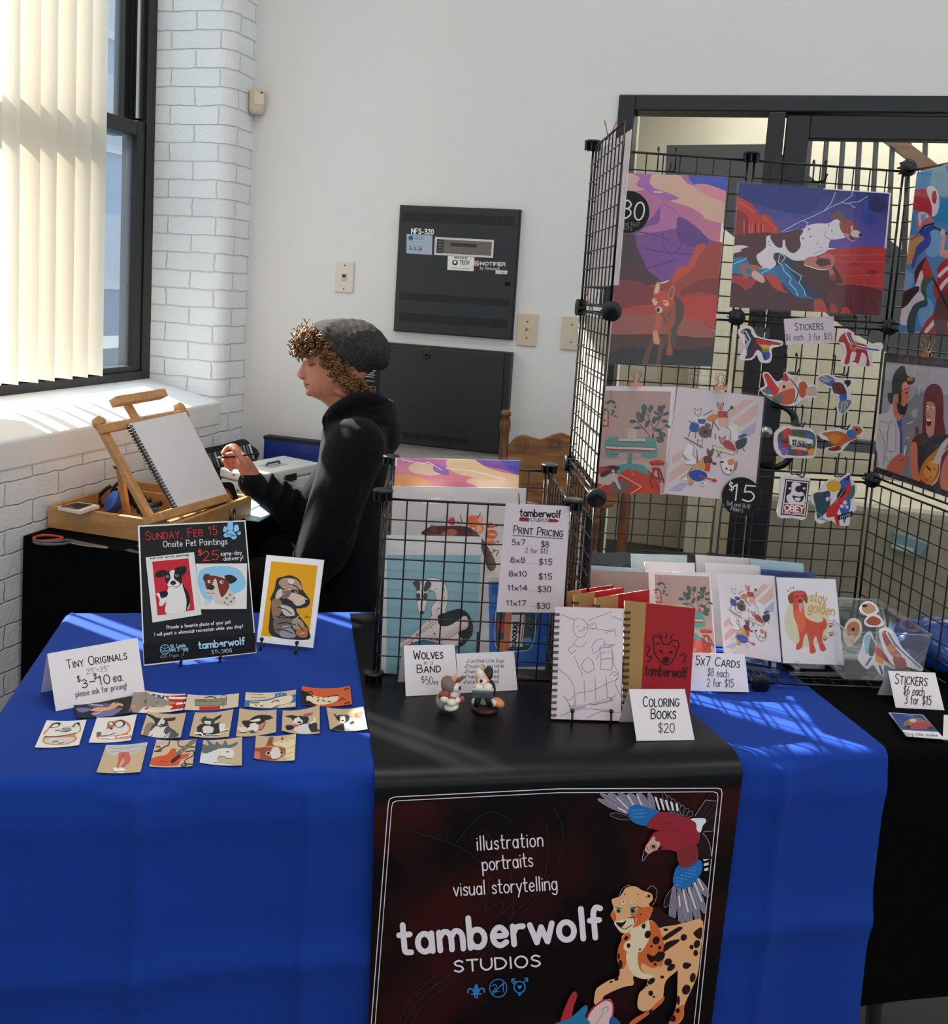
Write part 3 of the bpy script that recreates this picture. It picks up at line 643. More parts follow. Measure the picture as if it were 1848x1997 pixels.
def vinyl():
    u0, u1 = .512, 1.142; nu = 40; prof = [(.70, .7475)]
    for i in range(1, 16): prof.append((.70-.66*i/15, .7475))
    for i in range(9): a = R_(90)*i/8; prof.append((.035-.059*math.sin(a), .7475-.03+.03*math.cos(a)))
    for i in range(1, 23): prof.append((-.024, .7175-.68*i/22))
    vs = []
    for k, (v, z) in enumerate(prof):
        for j in range(nu+1):
            u = u0+(u1-u0)*j/nu
            dz = .0022*max(0, noise.noise(Vector((u*5, v*4, 9)))) if v > .04 else 0
            if z > .74: uu = u-(.05*min(1, max(0, (v-.0)/.4)) if j > nu*.5 else 0)*((j/nu-.5)*2)
            else: uu = u-.014*(.7175-z)/.6*((j/nu-.5)*2)
            vs.append(T(uu, v, z+dz))
    fs = []; w = nu+1
    for i in range(len(prof)-1):
        for j in range(nu): fs.append((i*w+j, (i+1)*w+j, (i+1)*w+j+1, i*w+j+1))
    mb = MB(); mb.add(vs, fs, smooth=True); return mb.build('vinyl_banner', VIN, origin=T(.83, -.024, 0))
BAN = tag(vinyl(), 'black printed vinyl banner lettered tamberwolf studios, over the table front', 'banner')
FRONT = Plane(T(.8, -.0255, .4), -TV)

# ---- wire grids
GA = R_(18.892); GU = Vector((math.cos(GA), math.sin(GA), 0)); GV = Vector((math.sin(GA), -math.cos(GA), 0)); GO = Vector((1.493, -1.111, .76)); GP = .365
GZ = Vector((0, 0, 1))
def G(i, j, k, o=None): return (o or GO)+GU*(i*GP)+GV*(j*GP)+GZ*(k*GP)
def wire_panel(parent, o, a, b, n=9, s=.349, name='wire_panel'):
    """square panel with corner near o, spanned by unit vectors a and b; the wires of one panel are one mesh"""
    mb = MB(); g = (GP-s)/2; o = o+(a+b)*g; c = a.cross(b)
    for p, q in ((o, o+a*s), (o, o+b*s), (o+a*s, o+(a+b)*s), (o+b*s, o+(a+b)*s)): mb.tube([p, q], .0027, 6, cap=True)
    for i in range(1, n):
        t = s*i/n; mb.tube([o+a*t, o+a*t+b*s], .0016, 5, cap=False); mb.tube([o+b*t+c*.003, o+b*t+a*s+c*.003], .0016, 5, cap=False)
    return mb.build(name, BLACKM, parent)
def connector(parent, p, ax, full=False):
    """round plastic joint: a flat cap facing along ax with slotted fins behind it"""
    ax = Vector(ax).normalized(); M = ax.to_track_quat('Z', 'Y').to_matrix().to_4x4(); M.translation = p
    mb = MB(); mb.lathe([(.0, .011), (.0175, .011), (.0195, .009), (.0195, .006), (.016, .005), (.010, -.006), (.007, -.012)], M, 22)
    for k in range(8):
        a = R_(45*k); d = M.to_3x3() @ Vector((math.cos(a), math.sin(a), 0)); mb.bar(p-ax*.003, p-ax*.003+d*.0185, ax, .0035, .016)
    if full: mb.ell(p, (.015, .015, .015)); 
    return mb.build('connector', BLACKP, parent)
gd = thing('wire_grid_display', 'tall black wire grid display with two wings at the back of the table', 'display rack', G(1, .5, 0))
for i in (0, 1):
    for k in (0, 1, 2): wire_panel(gd, G(i, 0, k), GU, GZ)
for k in (0, 1, 2): wire_panel(gd, G(0, 0, k), GV, GZ); 
# the right wing opens outwards
WA = R_(-66); WV = Vector((math.cos(WA), math.sin(WA), 0))
for k in (0, 1, 2): wire_panel(gd, G(2, 0, k), WV, GZ)
for i in (0, 1): wire_panel(gd, G(i, 0, 0)-GZ*.004, GU, GV, name='shelf_panel')
for p, ax in ((G(0, 0, 3), GZ), (G(1, 0, 3), GZ), (G(0, 0, 2), -GU), (G(0, 0, 1), -GU), (G(0, 1, 2), GV), (G(0, 1, 1), GV), (G(1, 1, 0), GV), (G(0, 0, 0), -GU)): connector(gd, p, ax)
for p, ax in ((G(1, 0, 2), GV), (G(1, 0, 1), GV), (G(2, 0, 1), GV), (G(2, 0, 2), GV), (G(2, 0, 3), GV)): connector(gd, p, ax, True)
# ---- print bin
BO = at_z(728, 1322, .752); BO.z = .752
bn = thing('wire_print_bin', 'open black wire cube holding large prints beside the pricing sign', 'bin', BO+GU*GP/2-GV*GP/2-GZ*.01)
wire_panel(bn, BO, GU, GZ); wire_panel(bn, BO-GV*GP, GU, GZ); wire_panel(bn, BO, -GV, GZ); wire_panel(bn, BO+GU*GP, -GV, GZ)
for i in (0, 1):
    for j in (0, 1):
        p = BO+GU*(GP*i)-GV*(GP*j); connector(bn, p+GZ*GP, GZ); connector(bn, p+GZ*.003, GZ)
# ---- black table along the left wall
LTZ = .765
BT = Matrix.Translation((.03, -1.17, 0)) @ Matrix.Rotation(R_(0), 4, 'Z')
folding_table('narrow folding table under black cloth below the window', Matrix.Translation((.025, -1.15, 0)), .42, 1.05, LTZ)
mb = MB(); x0, x1, ya, yb, z = .012, .465, -1.18, -.06, LTZ+.002
for lo, hi in (((x0, ya, z-.003), (x1, yb, z)),): mb.box(lo, hi)
def skirt(pts, zt, zb):
    rows = []
    for t in range(9):
        zz = zt+(zb-zt)*t/8; r = []
        for k, (x, y, nx, ny) in enumerate(pts):
            d = .004+.022*(t/8)*(.5+.5*math.sin(k*1.7)); r.append(Vector((max(.008, x+nx*d), y+ny*d, zz)))
        rows.append(r)
    mb.loft(rows, closed=False, cap=False)
sk = [(x0+(x1-x0)*i/12, ya, 0, -1) for i in range(13)]+[(x1, ya+(yb-ya)*i/26, 1, 0) for i in range(27)]
skirt(sk, z, .06)
tag(mb.build('tablecloth', BLACKC), 'black cloth over the narrow table under the window', 'tablecloth')
# ================================================================ things on the wall
def yplane(Y): return Plane((0, Y, 0), (0, -1, 0))
def ybox(name, m, parent, x0, x1, z0, z1, ya, yb, bev=.0, col=(1, 1, 1)):
    mb = MB(); mb.box((x0, ya, z0), (x1, yb, z1), col); o = mb.build(name, m, parent)
    if bev: bevel(o, bev)
    return o
PANELM = mat('charcoal_panel', '#24272a', rough=.5, bump=.1, bscale=500)
DARK = mat('near_black', '#08090a', rough=.6)
IVORY = mat('ivory_plastic', '#cdbfa6', rough=.35)
STEELP = mat('pale_plate', '#d9cfc6', rough=.3)
# fire alarm panel
fp = thing('fire_alarm_panel', 'charcoal metal fire alarm panel with a small display, above the plain cabinet', 'alarm panel', (.845, -.02, 1.345))
fx0, fx1, fz0, fz1 = .617, 1.068, 1.347, 1.806
ybox('cabinet', PANELM, fp, fx0-.002, fx1, fz0, fz1, -.012, 0)
ybox('panel_door', PANELM, fp, fx0, fx1-.004, fz0+.002, fz1-.002, -.02, -.012, .003)
for (a, b, c, d) in ((785, 414, 1003, 441), (781, 570, 992, 598), (779, 609, 989, 641)):
    p, q = at_y(a, b, -.02), at_y(c, d, -.02); mb = MB(); n = 62
    for i in range(n):
        x = p.x+(q.x-p.x)*(i+.2)/n; mb.box((x, -.0206, min(p.z, q.z)), (x+(q.x-p.x)/n*.55, -.0199, max(p.z, q.z)))
    mb.build('vent_slots', DARK, fp)
fpl = yplane(-.0205)
A = Art(fpl); A.sheet([(793, 456), (843, 459), (842, 497), (792, 494)], '#a9b6c6', .0003)
A.ell(801, 464, 5, 5, '#2f6f96').text('TECH', (809, 467), (824, 468), 7, '#5f87a4', 1.2).line([(796, 471), (841, 474)], '#7fb0c8', 1).line([(797, 479), (828, 481)], '#8795a3', 1.).text('3-11-24', (798, 488), (822, 490), 7, '#333a44', 1.2)
A.done('service_sticker', parent=fp)['label'] = 'pale blue service sticker'
A = Art(fpl); A.sheet([(848, 462), (963, 468), (961, 503), (846, 497)], '#d2d0cb', .002)
A.fill([(852, 466), (959, 472), (957, 499), (850, 493)], '#6e6863').fill([(852, 466), (866, 467), (864, 494), (850, 493)], '#3f3c3a').fill([(879, 473), (930, 476), (929, 483), (878, 480)], '#3a3835')
for i in range(4): A.line([(855, 471+i*6), (863, 471.5+i*6)], '#9a9691', .8)
for x in (880, 892, 903, 914): A.line([(x-3, 493+(x-880)*.05), (x+3, 493.3+(x-880)*.05)], '#2b2927', 1.2)
A.done('display_window', GLOSSP, fp)['label'] = 'display in a silver frame'
A = Art(fpl); A.sheet([(873, 499), (925, 502), (923, 529), (872, 526)], '#e7e5e1', .0003, edge=1)
A.text('PROTECTED BY', (886, 504), (911, 505.3), 3.2, '#333', .8).ell(887, 512, 5.6, 5.6, '#1d3c55').ell(887, 511, 2.8, 3, '#e7e5e1').text('TECH', (896, 515), (914, 516), 7.5, '#23323f', 1.3).line([(880, 522), (917, 524)], '#444', .8)
A.done('white_sticker', parent=fp)
A = Art(fpl, 1); A.text('NFS-320', (802, 455), (845, 457), 9.5, '#e4e4e4', 2.0, gap=.2).ell(929.5, 513.5, 5.4, 5.4, '#e3ddd8').ell(929.5, 513.5, 4.5, 4.5, '#b2472e').text('N', (927, 517), (932, 517), 6.5, '#e3ddd8', 1.2)
A.text('NOTIFIER', (937, 517), (985, 518.5), 6.2, '#dcdcdc', 1.7).text('by Honeywell', (936, 525), (973, 527), 6.4, '#d0d0d0', .8)
A.done('panel_lettering', parent=fp)
A = Art(fpl); A.sheet([(966, 527), (989, 528), (988, 535), (966, 534)], '#e9e7e2', .0003); A.text('LS-1681', (969, 533), (985, 533.7), 4.2, '#777', .8); A.done('small_tag', parent=fp)
c = at_y(989, 551, -.02); mb = MB(); Mx = Matrix.Translation(c) @ Matrix.Rotation(R_(90), 4, 'X'); mb.lathe([(0, .008), (.009, .008), (.011, .005), (.011, 0)], Mx, 20)
mb.tube([c+Vector((-.002, -.01, 0)), c+Vector((-.012, -.012, .002))], .0015, 6); mb.build('key_lock', BLACKP, fp)
# lower cabinet
lc = thing('battery_cabinet', 'plain charcoal wall cabinet with a round lock, behind the seated person', 'cabinet', (.77, -.03, .925))
lx0, lx1, lz0, lz1 = .46, 1.062, .935, 1.302
ybox('cabinet', PANELM, lc, lx0, lx1+.012, lz0, lz1+.002, -.035, 0)
ybox('cabinet_door', PANELM, lc, lx0, lx1-.012, lz0+.002, lz1-.004, -.042, -.035, .003)
c = at_y(832, 694, -.042); Mx = Matrix.Translation(c) @ Matrix.Rotation(R_(90), 4, 'X'); mb = MB(); mb.lathe([(0, .004), (.006, .004), (.0065, .006), (.0105, .006), (.0115, 0)], Mx, 24); mb.build('round_lock', BLACKP, lc)
p, q = at_y(775, 843, -.042), at_y(912, 868, -.042); mb = MB()
for i in range(42):
    x = p.x+(q.x-p.x)*(i+.2)/42; mb.box((x, -.0426, .958), (x+(q.x-p.x)/42*.5, -.0419, .981))
mb.build('vent_slots', DARK, lc)
A = Art(yplane(-.0423)); A.sheet([(704, 715), (742, 716), (738, 800), (698, 799)], '#141516', .0002)
for i, y in enumerate((722, 726, 730, 734, 742)): A.line([(708+(i % 2)*2, y), (732-(i*3 % 5), y+1.5)], '#c9c9c9', 1.1)
A.line([(706, 753), (732, 754), (730, 775), (704, 774)], '#8f8f8f', .8, closed=True); A.done('warning_label', parent=lc)['label'] = 'black label with white print'
# plates
def plate(name, label, cat, q, m, kind):
    pl = yplane(-.0); A = [at_y(*p, 0) for p in q]; x0, x1 = min(a.x for a in A), max(a.x for a in A); z0, z1 = min(a.z for a in A), max(a.z for a in A)
    t = thing(name, label, cat, ((x0+x1)/2, -.003, z0)); ybox('cover_plate', m, t, x0, x1, z0, z1, -.006, 0, .002); xc, zc = (x0+x1)/2, (z0+z1)/2
    for z in ((z0+.013, z1-.013) if kind == 'phone' else (z0+.028, z1-.028)):
        mb = MB(); mb.lathe([(0, .0015), (.003, .001), (.0035, 0)], Matrix.Translation((xc, -.006, z)) @ Matrix.Rotation(R_(90), 4, 'X'), 12); mb.build('screw', mat('dull_screw', '#7c766c', rough=.4, metal=.6), t)
    if kind == 'phone':
        ybox('phone_jack', IVORY, t, xc-.009, xc+.009, zc-.012, zc+.014, -.009, -.006, .001); ybox('jack_hole', DARK, t, xc-.006, xc+.006, zc-.001, zc+.010, -.0095, -.0089)
    if kind == 'switch':
        ybox('toggle_slot', STEELP, t, xc-.005, xc+.005, zc-.012, zc+.012, -.0068, -.006); mb = MB(); mb.bar((xc, -.006, zc), (xc, -.02, zc+.008), (0, 0, 1), .007, .008); mb.build('toggle', mat('tan_toggle', '#b59470', rough=.4), t)
plate('phone_wall_plate', 'pale steel phone jack plate on the white wall beside the fire panel', 'wall plate', [(656, 512), (691, 512), (688, 570), (654, 569)], STEELP, 'phone')
plate('light_switch', 'ivory light switch plate at the corner of the fire panel', 'light switch', [(1011, 611), (1049, 613), (1045, 674), (1007, 673)], IVORY, 'switch')
plate('blank_wall_plate', 'ivory blank plate on the wall next to the wire grid', 'wall plate', [(1097, 617), (1136, 619), (1133, 682), (1093, 681)], IVORY, 'blank')
# motion sensor across the corner
c = (at_y(500, 202, -.0)); c.x = .022; ms = thing('motion_sensor', 'cream motion sensor high in the corner beside the brick pilaster', 'sensor', (c.x, -.03, c.z-.045))
mb = MB(); rings = []
for z, s in ((-.045, .6), (-.042, .8), (-.03, .97), (.0, 1), (.03, 1), (.04, .92), (.044, .7)):
    rings.append([Vector((.028, -.028, c.z+z))+Vector((.707*a-.707*b, .707*a+.707*b, 0))*1.0 for a, b in [((.031*math.cos(t))*s, max(-.028, .026*math.sin(t)*-1 if math.sin(t) > 0 else .026*-math.sin(t))*s) for t in [6.2832*i/20 for i in range(20)]]])
mb.loft(rings); mb.build('sensor_body', IVORY, ms)
mb = MB(); mb.box((-.018, -.0275, c.z-.012), (.018, -.0255, c.z+.028), M=Matrix.Translation((.028, -.028, 0)) @ Matrix.Rotation(R_(45), 4, 'Z')); bevel(mb.build('lens', mat('milky_lens', '#d8cbb4', rough=.25), ms), .001)
mb = MB(); mb.box((.006, -.0282, c.z+.030), (.014, -.0262, c.z+.034), M=Matrix.Translation((.028, -.028, 0)) @ Matrix.Rotation(R_(45), 4, 'Z')); mb.build('badge', DARK, ms)

# ---- oak chair behind the display
OAK = wood('golden_oak', '#6b4220', '#a06c36', 5, (1, 1, 9)); OAKD = wood('oak_turning', '#5a3519', '#8e5c2e', 6, (9, 9, 1.5))
CY = -.40; CP = Plane(at_z(1097, 960, .9)*0+Vector((1.25, CY, .9)), Vector((math.sin(R_(12)), -math.cos(R_(12)), 0)))
ch = thing('wooden_chair', 'carved oak chair with turned posts behind the wire display', 'chair', CP.hit(1097, 960)+Vector((0, 0, -.9)))
mb = MB(); top = smooth_curve([(990, 872), (1003, 856), (1020, 850), (1040, 855), (1056, 858), (1075, 850), (1095, 846), (1112, 852), (1135, 862), (1160, 862), (1186, 874), (1210, 892)], n=3)
bot = smooth_curve([(1204, 978), (1190, 990), (1172, 992), (1176, 1004), (1160, 1008), (1120, 998), (1060, 985), (985, 966)], n=3)
mb.prism([CP.hit(*q, .012) for q in top+bot], CP.n*-.024); bevel(mb.build('crest_rail', OAK, ch), .005)
for (cx, cy) in ((1018, 866), (1083, 866)):
    mb = MB()
    for r in (5, 9, 13): mb.tube([CP.hit(cx+r*math.cos(a), cy+r*math.sin(a), .0128) for a in [6.2832*i/18 for i in range(18)]], .0011, 5, closed=True)
    mb.build('carved_rosette', OAKD, ch)
def post(x0, y0, zb, beads, r=.014):
    p = CP.hit(x0, y0); mb = MB(); h = p.z-zb; prof = [(0, zb)]
    n = 60
    for i in range(n+1):
        z = zb+h*i/n; rr = r*(1+.10*math.sin(i*.5)); 
        for b in beads:
            if abs(i/n-b) < .018: rr = r*1.25
        prof.append((rr, z))
    prof += [(r*1.1, p.z+.002), (r*1.25, p.z+.012), (r*.8, p.z+.02), (0, p.z+.022)]
    mb.lathe(prof, Matrix.Translation((p.x, p.y, 0)), 16); mb.build('post', OAKD, ch)
post(986, 812, .0, (.97, .86, .84, .82)); post(1230, 850, .0, (.80, .77, .74, .71))
for x in (1045, 1085, 1125, 1165):
    p = CP.hit(x, 990); mb = MB(); mb.lathe([(.008+.004*math.sin(i*.9)**2, .45+(p.z-.45)*i/30) for i in range(31)], Matrix.Translation((p.x, p.y, 0)), 12); mb.build('spindle', OAKD, ch)
a, b = CP.hit(986, 990), CP.hit(1230, 1010); n = Vector((-CP.n.x, -CP.n.y, 0)); mb = MB(); d = (b-a); d.z = 0
q = [Vector((a.x, a.y, .42)), Vector((b.x, b.y, .42)), Vector((b.x, b.y, .42))+n*.33, Vector((a.x, a.y, .42))+n*.33]; mb.hexa(q+[v+Vector((0, 0, .03)) for v in q]); bevel(mb.build('seat', OAK, ch), .01)
for v in q[2:]: mb = MB(); mb.tube([Vector((v.x, v.y, 0)), v], .016, 10); mb.build('leg', OAKD, ch)

# pieces that belong to a part
for o in list(fp.children):
    if o.name.split('.')[0] in ('vent_slots', 'service_sticker', 'display_window', 'white_sticker', 'panel_lettering', 'small_tag', 'key_lock'): sub(o, [c for c in fp.children if c.name.startswith('panel_door')][0])
for o in list(lc.children):
    if o.name.split('.')[0] in ('vent_slots', 'round_lock', 'warning_label'): sub(o, [c for c in lc.children if c.name.startswith('cabinet_door')][0])
for o in list(ch.children):
    if o.name.startswith('carved_rosette'): sub(o, [c for c in ch.children if c.name.startswith('crest_rail')][0])
# ================================================================ things on the narrow table under the window
BEECH = wood('beech_wood', '#b98551', '#cf9c64', 5, (1.5, 9, 9), .4)
EP = lean3(at_z(347, 1003, .842), at_z(447, 970, .842), 30)
ez = thing('box_easel', 'wooden box easel with a raised frame on the black cloth by the window', 'easel', (.22, -.9, LTZ+.004))
BZ, BT_ = LTZ+.004, .835
bx('box_side', BEECH, ez, ((.012, -1.09, BZ), (.43, -1.076, BT_)), bev=.002)
bx('box_side', BEECH, ez, ((.012, -.70, BZ), (.43, -.686, BT_)), bev=.002)
bx('box_end', BEECH, ez, ((.012, -1.076, BZ), (.026, -.70, BT_)), bev=.002)
bx('box_end', BEECH, ez, ((.416, -1.076, BZ), (.43, -.70, BT_)), bev=.002)
bx('box_floor', BEECH, ez, ((.026, -1.076, BZ), (.416, -.70, BZ+.01)))
bx('divider', BEECH, ez, ((.026, -.80, BZ+.01), (.416, -.79, BT_-.004)))
bx('tray', BEECH, ez, ((.30, -1.076, BT_-.016), (.416, -.80, BT_-.008)))
EB = EP.back(.024); EC = EP.back(.040); up = EP.n
def ebar(name, pl, a, b, w, h): mb = MB(); mb.bar(pl.hit(*a), pl.hit(*b), EP.n, w, h); return bevel(mb.build(name, BEECH, ez), .003)
ebar('side_rail', EB, (298, 1020), (193, 826), .024, .018); ebar('side_rail', EB, (440, 985), (349, 797), .024, .018)
ebar('top_rail', EP.back(.010), (194, 838), (365, 806), .026, .014); ebar('ledge', EP.back(-.004), (288, 1016), (441, 972), .024, .034)
ebar('mast', EC, (278, 840), (241, 776), .026, .014); ebar('top_clamp', EP.back(.02), (222, 784), (318, 768), .026, .03)
for q in ((193, 824), (350, 796)):
    mb = MB(); c = EB.hit(*q); mb.lathe([(0, -.009), (.017, -.009), (.017, .009), (0, .009)], Matrix.Translation(c) @ EP.n.to_track_quat('Z', 'Y').to_matrix().to_4x4(), 18); mb.build('rail_tip', BEECH, ez)
mb = MB(); mb.bar(EP.back(.05).hit(232, 905), at_z(249, 1008, .80), Vector((0, 1, 0)), .02, .014); bevel(mb.build('support_strut', BEECH, ez), .003)
c = EP.back(.045).hit(232, 908); mb = MB(); mb.lathe([(0, .012), (.006, .01), (.008, .004), (.008, -.004)], Matrix.Translation(c+Vector((0, -.008, 0))) @ Matrix.Rotation(R_(90), 4, 'X'), 14); mb.build('hinge_bolt', mat('steel_bolt', '#9a958c', rough=.3, metal=.9), ez)
p = at_z(453, 1003, .80); mb = MB(); mb.tube([p+Vector((.0, -.012, .014)), p+Vector((.0, .012, .014)), p+Vector((0, .012, -.014)), p+Vector((0, -.012, -.014))], .004, 8, closed=True); mb.build('latch', mat('steel_bolt', '#9a958c'), ez)
# sketchbook
sb = thing('spiral_sketchbook', 'white blank spiral sketchbook propped on the wooden easel', 'sketchbook', EP.hit(398, 988))
A = Art(EP.back(-.012)); quad = [(252, 826), (362, 803), (447, 970), (349, 1004)]; A.sheet(quad, '#e9e4e4', .004); A.done('page_block', parent=sb)
A = Art(EP.back(-.0078)); A.sheet([(249, 828), (363, 805), (448, 973), (347, 1007)], '#4b4a4c', .003); A.done('back_cover', parent=sb)
mb = MB(); n = 30
for i in range(n):
    t = (i+.5)/n; x, y = 251+(347-251)*t, 829+(1003-829)*t; c = EP.hit(x, y, .010); d = (EP.hit(349, 1004)-EP.hit(252, 826)).normalized(); w = EP.n.cross(d)
    mb.tube([c+(w*math.cos(a)+EP.n*math.sin(a))*.0085 for a in [6.2832*j/12 for j in range(12)]], .0011, 5, closed=True)
    mb.tube([c+d*.003+(w*math.cos(a)+EP.n*math.sin(a))*.0085 for a in [6.2832*j/12 for j in range(12)]], .0011, 5, closed=True)
mb.build('spiral_wire', BLACKM, sb)
# odds and ends in and around the box
zb = .835
mb = MB(); q = [at_z(*a, zb+.012) for a in ((113, 988), (152, 979), (194, 985), (156, 997))]; mb.prism(q, (0, 0, -.009), (.75, .72, .68)); pr = tag(mb.build('photo_print', PAPER), 'little stack of dark photo prints lying on the corner of the wooden box', 'print')
A = Art(zplane(zb+.0122)); A.fill([(116, 988), (150, 980), (181, 984), (152, 994)], '#1d1613').fill([(121, 988), (138, 986), (146, 991), (140, 992)], '#7a4a2a'); A.done('picture', parent=pr)
c = Plane((.2, -.93, .85), (CF.x, CF.y, 0)).hit(222, 980); ax = (-CR*.62+CU*.42-CF*.66).normalized(); mb = MB(); Mx = ax.to_track_quat('Z', 'Y').to_matrix().to_4x4(); Mx.translation = c
mb.lathe([(0, .013), (.030, .013), (.032, .011)], Mx, 28, lin('#3d6fd0')); mb.lathe([(.032, .011), (.034, .008), (.034, -.012), (0, -.012)], Mx, 28, lin('#23448c')); tag(mb.build('tape_roll', PLAST), 'round blue tub lid standing in the wooden box', 'lid')
TP = Plane((.16, -.86, .88), (CF.x, CF.y, 0)); mb = MB(); mb.prism([TP.hit(*q) for q in smooth_curve([(212, 968), (220, 948), (235, 936), (250, 939), (256, 960), (254, 988), (228, 990), (212, 980)], True)], -TP.n*.03, lin('#121214'))
mb.tube([TP.hit(*q, -.012) for q in smooth_curve([(216, 948), (203, 957), (191, 972), (198, 986), (208, 982), (214, 972)], n=4)], .006, 8, lin('#121214'))
tp = tag(mb.build('tape_dispenser', PLAST), 'black tape dispenser with a loop handle behind the blue lid', 'tape dispenser')
A = Art(TP.back(-.0008)); A.line([(228, 950), (232, 948), (231, 954), (235, 951), (234, 957)], '#e8e8e8', 2).line([(229, 958), (236, 955), (234, 963)], '#e8e8e8', 1.6); A.done('white_mark', parent=tp)
for i, (x, y, c_, r) in enumerate(((262, 985, '#1a1a1c', .012), (270, 996, '#22262e', .012), (276, 1002, '#2653a8', .008), (262, 975, '#7a2c1c', .008), (283, 990, '#15161a', .011))):
    p = at_z(x, y, .81); mb = MB(); mb.tube([p, p+Vector((.02, .05, .006))], [r, r*.8], 10, lin(c_)); tag(mb.build('paint_tube', PLAST), ('black paint tube nearest the easel strut', 'dark grey paint tube lying in the box', 'blue capped paint tube in the wooden box', 'rust red paint tube in the wooden box', 'small black paint tube beside the sketchbook')[i], 'paint tube', 'paint tubes in the wooden box')
# tablet
TB = facing(at_z(462, 1012, LTZ+.004), 62, 26); A = Art(TB); A.sheet([(429, 941), (449, 940), (455, 944), (477, 1004), (474, 1011), (452, 1012)], '#0c0c0d', .009)
A.fill([(437, 953), (444, 953), (455, 970), (447, 973)], '#7a4a35').fill([(433, 977), (447, 970), (455, 975), (460, 990), (442, 992)], '#b58a60'); tag(A.done('tablet', GLOSSP), 'black tablet leaning at the end of the wooden easel box', 'tablet')  # brown and tan patches: reflection of the easel wood, painted on
# cash box
z0, z1 = LTZ+.003, LTZ+.098; D, Ac, Cc = [at_z(*q, z1) for q in ((503, 927), (430, 911), (607, 899))]
cb = thing('cash_box', 'white metal cash box with a recessed lid handle', 'cash box', (D+(Ac-D)/2+(Cc-D)/2)*1.0-Vector((0, 0, z1-z0)))
WM = mat('white_enamel', '#e2e2dd', rough=.25); a, b = Ac-D, Cc-D
b = b-a*(b.dot(a)/a.dot(a))*.6
def cbox(name, za, zb_, g, m):
    mb = MB(); q = [D-a*g-b*g, D+a*(1+g)-b*g, D+a*(1+g)+b*(1+g), D-a*g+b*(1+g)]; q = [Vector((v.x, v.y, 0)) for v in q]; mb.hexa([v+Vector((0, 0, za)) for v in q]+[v+Vector((0, 0, zb_)) for v in q]); return bevel(mb.build(name, m, cb), .008, 3)
cbox('box_base', z0, z0+.058, .0, WM); cbox('lid', z0+.06, z1, .012, WM)
h = D+a*.45+b*.5; da, db = a.normalized(), b.normalized(); mb = MB(); q = [h-da*.03-db*.05, h+da*.03-db*.05, h+da*.03+db*.05, h-da*.03+db*.05]; mb.prism(q, (0, 0, .0012)); mb.build('handle_plate', mat('grey_recess', '#b9b9b6', rough=.3), cb)
mb = MB(); mb.tube([h-db*.035+Vector((0, 0, .003)), h-db*.03+Vector((0, 0, .01)), h+db*.03+Vector((0, 0, .01)), h+db*.035+Vector((0, 0, .003))], .004, 8); mb.build('handle', STEEL, cb)
for t, z in ((.62, z0+.08), (.5, z0+.03)):
    p = D+a*t; p = Vector((p.x, p.y, z))-db*.004; mb = MB(); mb.ell(p, (.004, .004, .004)); mb.build('rivet', STEEL, cb)
p = D+b*.5-da*.006; mb = MB(); mb.box((-.03, -.002, 0), (.03, .002, .024), M=Matrix.Translation(Vector((p.x, p.y, z0+.052))) @ Matrix.Rotation(math.atan2(b.y, b.x), 4, 'Z')); mb.build('label_plate', DARK, cb)
# pale blue sheet, marker case, blue file
mb = MB(); zz = LTZ+.0035; mb.prism([at_z(*q, zz+.004) for q in ((462, 966), (480, 967), (528, 1004), (505, 1016), (478, 1013))], (0, 0, -.003), lin('#9fc3d6')); tag(mb.build('tissue_packet', GLOSSP), 'pale blue plastic packet lying beside the cash box', 'packet')
mb = MB(); mb.prism([at_z(*q, zz+.0065) for q in ((476, 974), (497, 972), (508, 984), (489, 993))], (0, 0, -.002), lin('#e8eef0')); tag(mb.build('tissue', PAPER), 'crumpled white tissue on the pale blue packet', 'tissue')
MP = facing((.10, -.30, .77), 20, 25); mc = thing('marker_case', 'open black zip case of markers leaning by the wall corner', 'marker case', MP.hit(445, 930))
mb = MB(); mb.prism([MP.hit(*q) for q in smooth_curve([(392, 880), (430, 868), (468, 857), (480, 858), (490, 868), (503, 886), (470, 940), (430, 950), (410, 920)], True, 3)], MP.n*-.02); mb.build('case_shell', mat('black_nylon', '#0c0c0e', rough=.8, bump=.3), mc)
for i in range(16):
    x = 402+i*5.6; y = 886-i*1.3; c_ = ('#3a3f44', '#6c7478', '#35514a', '#9aa3a6', '#42464a', '#2f6b55')[i % 6]
    mb = MB(); mb.tube([MP.hit(x, y, .006), MP.hit(x+9, y+30, .006)], .0042, 8, lin(c_)); mb.build('marker', PLAST, mc)
bf = MB(); p0, p1 = at_y(517, 852, -.10), at_y(632, 868, -.10); bf.box((p0.x, -.11, LTZ+.003), (p1.x, -.07, p0.z-.004), lin('#16307c')); fo = tag(bevel(bf.build('blue_file', PLAST), .003), 'blue file box with a black top edge against the back wall', 'file box')
bx('black_edge', DARK, fo, ((p0.x-.001, -.112, p0.z-.006), (p1.x, -.068, p0.z+.006)))
